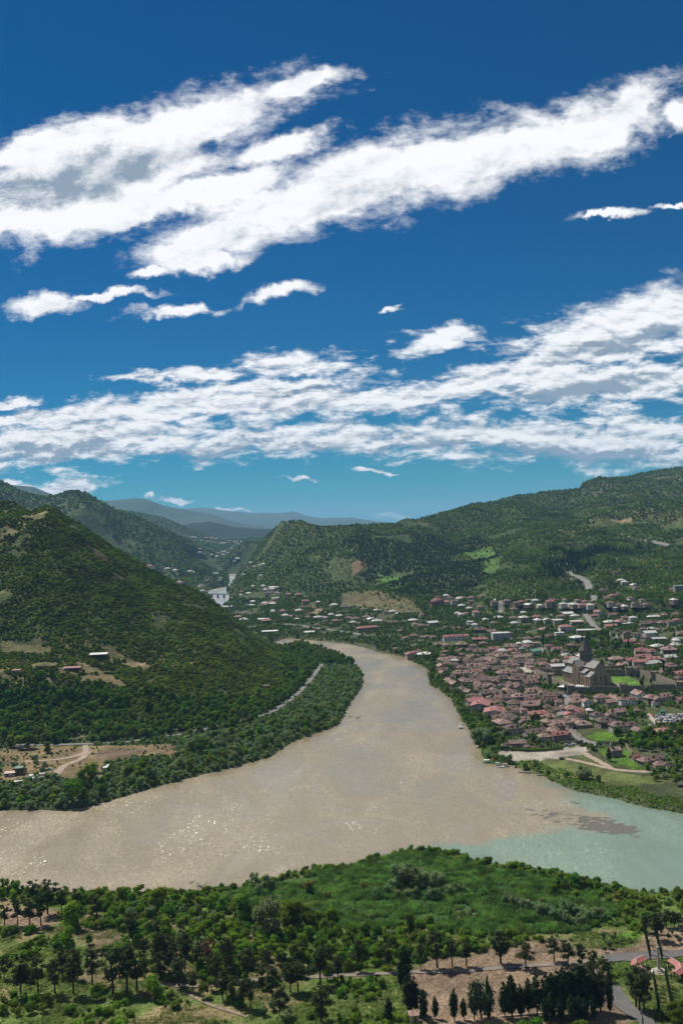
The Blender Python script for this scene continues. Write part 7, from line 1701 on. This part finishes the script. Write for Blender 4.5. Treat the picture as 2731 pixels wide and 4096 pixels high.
# ------------------------------------------------------------------ clearing on the left bank
def shed(conv, zx, zy, w, d, h, rz, label, roofm, wallm, cat='shed', flat=True, name='shed'):
    x, y, z = hit(*conv([(zx, zy)])[0]); e = empty(name, (x, y, z), R(rz)); tag(e, label, cat)
    q = MB(); q.box(-w/2, w/2, -d/2, d/2, -0.6, h); q.build('wall', wallm, e)
    q = MB(); q.slab([(-w/2 - .3, -d/2 - .3, h + .03), (w/2 + .3, -d/2 - .3, h + .03), (w/2 + .3, d/2 + .3, h + .5), (-w/2 - .3, d/2 + .3, h + .5)], 0.1); q.build('roof', roofm, e)
    o = link('door', DOOR, None, e); o.location = (w * 0.2, -d/2, min(1.1, h/2))
    o = link('window', WIN, None, e); o.location = (-w * 0.25, -d/2, h * 0.55)
    return e
M_BLUE = simple_mat('blue_grey_board', (0.20, 0.27, 0.31), 0.8, 0.15); M_TAN = simple_mat('tan_sheet', (0.45, 0.36, 0.28), 0.8, 0.15)
shed(zc0, 185, 222, 4, 3.2, 3, 5, 'small blue-grey shed at the edge of the clearing', ROOF['w'], M_BLUE); shed(zc0, 175, 440, 6, 5, 5.2, 8, 'tall dark hut with teal roof beside willows', ROOF['g'], M_WOOD, 'hut', name='hut'); shed(zc0, 95, 455, 8, 5, 2.6, 10, 'low hut with tan sheet roof beside the silver car', M_TAN, WALLM[1], 'hut', name='hut')
shed(zc0, 305, 478, 6, 3.2, 2.4, 12, 'pale trailer cabin among scrap on the clearing', ROOF['w'], WALLM[0], 'cabin', name='cabin'); shed(zc0, 368, 465, 6, 3.2, 2.4, 12, 'grey trailer cabin next to a pale one', ROOF['w'], WALLM[2], 'cabin', name='cabin'); shed(zc0, 340, 492, 8, 2.4, 1.8, 12, 'long low white container by the shore trees', ROOF['w'], WALLM[3], 'container', name='container')
shed(zc0, 952, 408, 3.2, 8, 3.2, 3, 'white boxy cabin standing end-on in the grass', ROOF['w'], WALLM[1], 'cabin', name='cabin')
for k, (zx, zy) in enumerate(((120, 528), (152, 524), (184, 522))): shed(zc0, zx, zy, 3.2, 2.2, 1.5, 8, 'small white bin container in the row by the shore', ROOF['w'], WALLM[3], 'container', name='container')['group'] = 'bin containers by the shore'
def timber_pile(conv, zx, zy, L, label):
    x, y, z = hit(*conv([(zx, zy)])[0]); e = empty('timber_pile', (x, y, z), R(8)); tag(e, label, 'timber pile')
    for k in range(9):
        V, F_ = tube([(-L/2 + random.uniform(-.6, .6), (k % 4) * 0.7 - 1, 0.3 + (k // 4) * 0.55), (L/2 + random.uniform(-.6, .6), (k % 4) * 0.7 - 1 + random.uniform(-.3, .3), 0.3 + (k // 4) * 0.55)], [0.32, 0.28], 7); link('log', fast_mesh('log', V, F_, True, M_PLANK), None, e)
timber_pile(zc0, 1165, 462, 10, 'pile of grey timber under a tree near the shore'); timber_pile(zc0, 860, 440, 9, 'heap of pale planks beneath the tall open tree')
# terrace sheds on the left hill
def open_shed(px, py, w, d, h, rz, label, roofm):
    x, y, z = hit(px, py); e = empty('open_shed', (x, y, z), R(rz)); tag(e, label, 'shed')
    q = MB(); q.slab([(-w/2, -d/2, h - .1), (w/2, -d/2, h - .1), (w/2, d/2, h + 1.0), (-w/2, d/2, h + 1.0)], 0.15); q.build('roof', roofm, e)
    for k in range(6):
        for sd in (-1, 1): q = MB(); xx = -w/2 + 0.5 + (w - 1) * k / 5; q.box(xx - .12, xx + .12, sd * (d/2 - .3) - .12, sd * (d/2 - .3) + .12, -2, h + 0.45 * sd + 0.2); q.build('post', M_WOOD, e)
    q = MB(); q.box(-w/2 + 0.2, w/2 - 0.2, d/2 - 0.12, d/2 - 0.02, -1, h + 0.7); q.build('back_wall', WALLM[1], e)
open_shed(396, 2634, 20, 9, 5, 4, 'long open shed with bright pale roof on the hill terrace', ROOF['w']); open_shed(290, 2682, 19, 6, 3, 2, 'long low shed with pinkish roof on the hill terrace', ROOF['r'])
shed(lambda p: p, 68, 2690, 8, 5, 2.6, 0, 'little red-roofed shed on the hill terrace', ROOF['r'], WALLM[2]); shed(z3, 1222, 232, 6, 5, 3, 10, 'small brick hut in the wood above the road', ROOF['d'], WALLM[1], 'hut', name='hut')
for (px, py, w) in ((60, 2655, 20), (165, 2668, 12)):
    x, y, z = hit(px, py); q = MB(); q.bar((-w/2, 0, -1), (w/2, 0.6, -1), 0.7, 2.6); q.bar((w/2 - 4, 0.6, -1), (w/2 - 4, -5, -1), 0.7, 2.2); o = q.build('ruin_wall', M_WALLS); o.location = (x, y, z); tag(o, 'crumbling stone wall on the terrace, %s' % ('longest of the ruins' if w > 15 else 'shorter of the ruins'), 'wall')

# ------------------------------------------------------------------ larger town buildings
def block(px, py, w, d, st, rz, label, wallm, roofm, roofk='f', cols=6, cat='building', name='apartment_block'):
    h = 3.0 * st; x, y, z = hit(px, py); e = empty(name, (x, y, z), R(rz)); tag(e, label, cat)
    q = MB(); q.box(-w/2, w/2, 0, d, -2, h); q.build('wall', wallm, e)
    q = MB()
    if roofk == 'f': q.box(-w/2 - .4, w/2 + .4, -.4, d + .4, h + 0.003, h + .35)
    else:
        k_ = max(w/2 - d/2, .3); W2 = w/2 + .7; D0, D1 = -.7, d + .7; zr = h + d * 0.22; m_ = d/2
        q.slab([(-W2, D0, h), (W2, D0, h), (k_, m_, zr), (-k_, m_, zr)], .2); q.slab([(W2, D1, h), (-W2, D1, h), (-k_, m_, zr), (k_, m_, zr)], .2); q.slab([(W2, D0, h), (W2, D1, h), (k_, m_, zr)], .2); q.slab([(-W2, D1, h), (-W2, D0, h), (-k_, m_, zr)], .2)
    q.build('roof', roofm, e)
    for s_ in range(st):
        for k in range(cols):
            o = link('window', WIN_BIG if k % 2 else WIN, None, e); o.location = (-w/2 + w * (k + .5) / cols, 0, 1.8 + 3 * s_)
        q = MB(); q.box(-w/2 + .3, w/2 - .3, -.9, -.003, 3 * s_ + 2.85, 3 * s_ + 3.0)
        if s_ < st - 1: q.build('balcony', M_STONE, e)
    HOUSES.append((x, y + d/2, w/2)); return e
block(2005, 2566, 25, 13, 4, 3, 'grey four-storey apartment block with flat pale roof', simple_mat('lilac_grey_wall', (0.40, 0.38, 0.40), 0.9, 0.08), ROOF['w'])
block(2266, 2532, 19, 13, 3, 3, 'white three-storey building with pinkish hipped roof', WALLM[3], ROOF['r'], 'h', 5, 'building', 'white_building'); block(2240, 2548, 13, 8, 2, 3, 'white terraced annex in front of the tall white building', WALLM[3], ROOF['w'], 'f', 3, 'building', 'terraced_annex')
block(2720, 2372, 18, 12, 4, 0, 'unfinished bare grey concrete block on the slope', simple_mat('bare_concrete', (0.22, 0.21, 0.20), 0.95, 0.15), simple_mat('concrete_slab', (0.25, 0.24, 0.23), 0.95), 'f', 5)
_ty = hit(643, 2292)[1]
block(643, 2292, 15 * _ty / FPX, 12, max(4, round(21 * _ty / FPX / 3)), 0, 'far grey tower block standing behind the hill shoulder', simple_mat('tower_grey', (0.42, 0.45, 0.48), 0.9, 0.08), simple_mat('tower_roof', (0.1, 0.1, 0.11), 0.9), 'f', 7, 'building', 'tower_block')
# domed brick building
(px, py), = zt5([(118, 300)]); x, y, z = hit(px, py); e = empty('domed_building', (x, y, z)); tag(e, 'round dark red brick building with domed roof', 'building')
q = MB(); q.lathe([(13, -2), (13, 9), (13.6, 9.2), (13.6, 10)], 12); q.build('wall', m_brick, e); q = MB(); q.lathe([(13.4, 10.003), (11, 13), (7, 15.2), (2.4, 16.2)], 12); q.build('dome', simple_mat('red_dome', (0.17, 0.07, 0.06), 0.7), e); q = MB(); q.lathe([(2.2, 16), (2.2, 18.2), (0.1, 20)], 8); q.build('lantern', m_brick, e)
for k in range(10): a = k * math.pi * 0.2; o = link('window', WIN_BIG, None, e); o.location = (13 * math.cos(a), 13 * math.sin(a), 5); o.rotation_euler = (0, 0, a + math.pi / 2)
# upstream bridge
A = np.array(onz(812, 2391)); B = np.array(onz(985, 2392)); d = B - A; L = np.linalg.norm(d)
e = empty('bridge', (A[0], A[1], 0), math.atan2(d[1], d[0])); tag(e, 'flat concrete bridge on braced piers over the far river bend', 'bridge')
q = MB(); q.box(0, L, -4, 4, 9.4, 10.4); q.build('deck', M_STONE, e)
for sd in (-1, 1): q = MB(); q.box(0, L, sd * 3.8 - .12, sd * 3.8 + .12, 10.403, 11.6); q.build('railing', M_STONE, e)
for k in range(7):
    xx = L * (k + .5) / 7; q = MB(); q.box(xx - 0.7, xx + 0.7, -3.5, 3.5, -3, 9.4); q.build('pier', M_WALLS, e)
    for sd in (-1, 1): V, F_ = tube([(xx, -4.2, 3), (xx + sd * 7, -4.2, 9.3)], [0.4, 0.4], 4); link('brace', fast_mesh('brace', V, F_, False, M_WALLS), None, e)
# pylon mast on the left skyline
def mast(px, py, hpx, label):
    x, y, z = hit(px, py); H = hpx * y / FPX; e = empty('pylon', (x, y, z)); tag(e, label, 'pylon')
    for sx in (-1, 1):
        for sy in (-1, 1): V, F_ = tube([(sx * H * .1, sy * H * .1, -3), (sx * .5, sy * .5, H)], [.45, .25], 4); link('leg', fast_mesh('leg', V, F_, False, M_PLANK), None, e)
    for k in range(3): q = MB(); zz = H * (0.68 + 0.12 * k); q.box(-H * .13, H * .13, -.3, .3, zz, zz + .6); q.build('cross_arm', M_PLANK, e)
mast(162, 1984, 24, 'lattice power pylon on the left skyline saddle'); mast(866, 2097, 16, 'far lattice mast on the dark middle hill')

# ------------------------------------------------------------------ people on the plaza: one continuous body each
def person_mesh():
    J = [(0, 0, .92), (0, 0, 1.15), (0, 0, 1.40), (0, 0, 1.52), (0, 0, 1.68), (.19, 0, 1.40), (.25, .03, 1.12), (.24, -.06, .86), (-.19, 0, 1.40), (-.25, -.03, 1.12), (-.24, .06, .86), (.1, 0, .88), (.11, -.06, .48), (.11, .05, .06), (.11, -.1, .03), (-.1, 0, .88), (-.11, .1, .48), (-.11, .12, .06), (-.11, -.02, .03)]
    E = [(0, 1), (1, 2), (2, 3), (3, 4), (2, 5), (5, 6), (6, 7), (2, 8), (8, 9), (9, 10), (0, 11), (11, 12), (12, 13), (13, 14), (0, 15), (15, 16), (16, 17), (17, 18)]
    rad = [.15, .14, .16, .06, .11, .07, .05, .04, .07, .05, .04, .09, .065, .045, .04, .09, .065, .045, .04]
    me = bpy.data.meshes.new('person'); me.from_pydata(J, E, []); o = bpy.data.objects.new('tmp_person', me); col.objects.link(o)
    md = o.modifiers.new('skin', 'SKIN'); o.modifiers.new('sub', 'SUBSURF').render_levels = 1; o.modifiers['sub'].levels = 1
    for v, r_ in zip(me.skin_vertices[0].data, rad): v.radius = (r_, r_)
    me.skin_vertices[0].data[0].use_root = True
    dg = bpy.context.evaluated_depsgraph_get(); m2 = bpy.data.meshes.new_from_object(o.evaluated_get(dg)); bpy.data.objects.remove(o); return m2
pm = person_mesh()
CLOTH = [('dark', (0.04, 0.04, 0.05)), ('white', (0.6, 0.6, 0.58)), ('red', (0.35, 0.05, 0.05)), ('blue', (0.08, 0.13, 0.3)), ('tan', (0.35, 0.27, 0.18))]
PMESH = []
for nm, c in CLOTH:
    m2 = pm.copy(); m2.materials.clear(); m2.materials.append(simple_mat('clothes_' + nm, c, 0.9)); PMESH.append(m2)
for (zx, zy) in [(70, 412), (85, 405), (100, 420), (112, 430), (125, 424), (140, 436), (150, 444), (160, 440), (172, 447), (182, 452), (95, 436), (120, 444), (62, 400), (78, 420)]:
    k = random.randrange(5); x, y, z = hit(*zt1([(zx, zy)])[0]); o = link('person', PMESH[k]); o.location = (x, y, z + 0.02); o.rotation_euler = (0, 0, random.uniform(0, 6.28)); tag(o, 'person in %s clothes walking across the paved plaza' % CLOTH[k][0], 'person', 'people on the plaza')

# ------------------------------------------------------------------ floating weed and driftwood
m_weed = simple_mat('water_weed', (0.105, 0.10, 0.085), 0.9, 0.3, 0.5)
def weed(polys, name, n, rmin, rmax, seed):
    P = np.array([onz(*p) for p in polys]); lo, hi = P.min(0), P.max(0); rg = random.Random(seed); q = MB(); got = 0
    c = P.mean(0)
    while got < n:
        x = rg.uniform(lo[0], hi[0]); y = rg.uniform(lo[1], hi[1])
        if not inside_poly(np.array([x]), np.array([y]), P)[0]: continue
        got += 1; r_ = rg.uniform(rmin, rmax); k = 9
        poly = [(x + r_ * 1.7 * (0.6 + 0.6 * rg.random()) * math.cos(2 * math.pi * i / k), y + r_ * (0.6 + 0.6 * rg.random()) * math.sin(2 * math.pi * i / k)) for i in range(k)]
        zt_ = 0.02 + 0.0004 * (got % 90); q.prism(poly, -0.1, zt_)
    o = q.build(name, m_weed); tag(o, kind='stuff')
weed(z6([(1060,12),(1170,-5),(1330,10),(1360,40),(1230,45),(1130,32)]), 'weed_bank', 70, 0.8, 2.6, 1)
weed([(2110,3235),(2250,3245),(2390,3275),(2530,3300),(2620,3345),(2500,3350),(2350,3320),(2180,3280),(2100,3260)], 'weed_rafts', 150, 0.4, 1.3, 2)
weed([(2310,3262),(2420,3268),(2490,3295),(2540,3330),(2400,3325),(2330,3300)], 'weed_bank', 90, 0.6, 1.8, 4)
weed([(2280,3205),(2320,3208),(2310,3218),(2280,3215)], 'weed_rafts', 8, 0.6, 1.6, 3)
m_shoal = simple_mat('mud_shoal', (0.20, 0.175, 0.15), 0.6, 0.15, 0.2); _k = m_weed; m_weed = m_shoal
weed(z4p := [(1366 + a * .8712, 2550 + b_ * .8712) for a, b_ in [(705,755),(735,735),(720,690),(745,655),(775,660),(800,700),(770,735),(730,760)]], 'mud_shoal', 90, 1.4, 3.6, 5); m_weed = _k
def drift(px, py, label, n=7, L=4):
    x, y = onz(px, py); e = empty('driftwood', (x, y, 0.0)); tag(e, label, 'driftwood')
    for k in range(n):
        a = random.uniform(0, 6.28); V, F_ = tube([(0, 0, 0.1), (L * .5 * math.cos(a), L * .5 * math.sin(a), 0.5 + random.random()), (L * math.cos(a + .3), L * math.sin(a + .3), 0.8 + 1.2 * random.random())], [0.16, 0.1, 0.04], 5); link('branch', fast_mesh('branch', V, F_, True, M_BARK), None, e)
drift(806, 3548, 'dark driftwood log stranded off the near shore', 8, 4.5); drift(767, 3533, 'bent dead branch sticking out of the brown water', 3, 3); drift(1430, 2872, 'bare drowned bush off the left bank', 9, 5); drift(1399, 2868, 'smaller drowned branches close to the left bank', 5, 4)
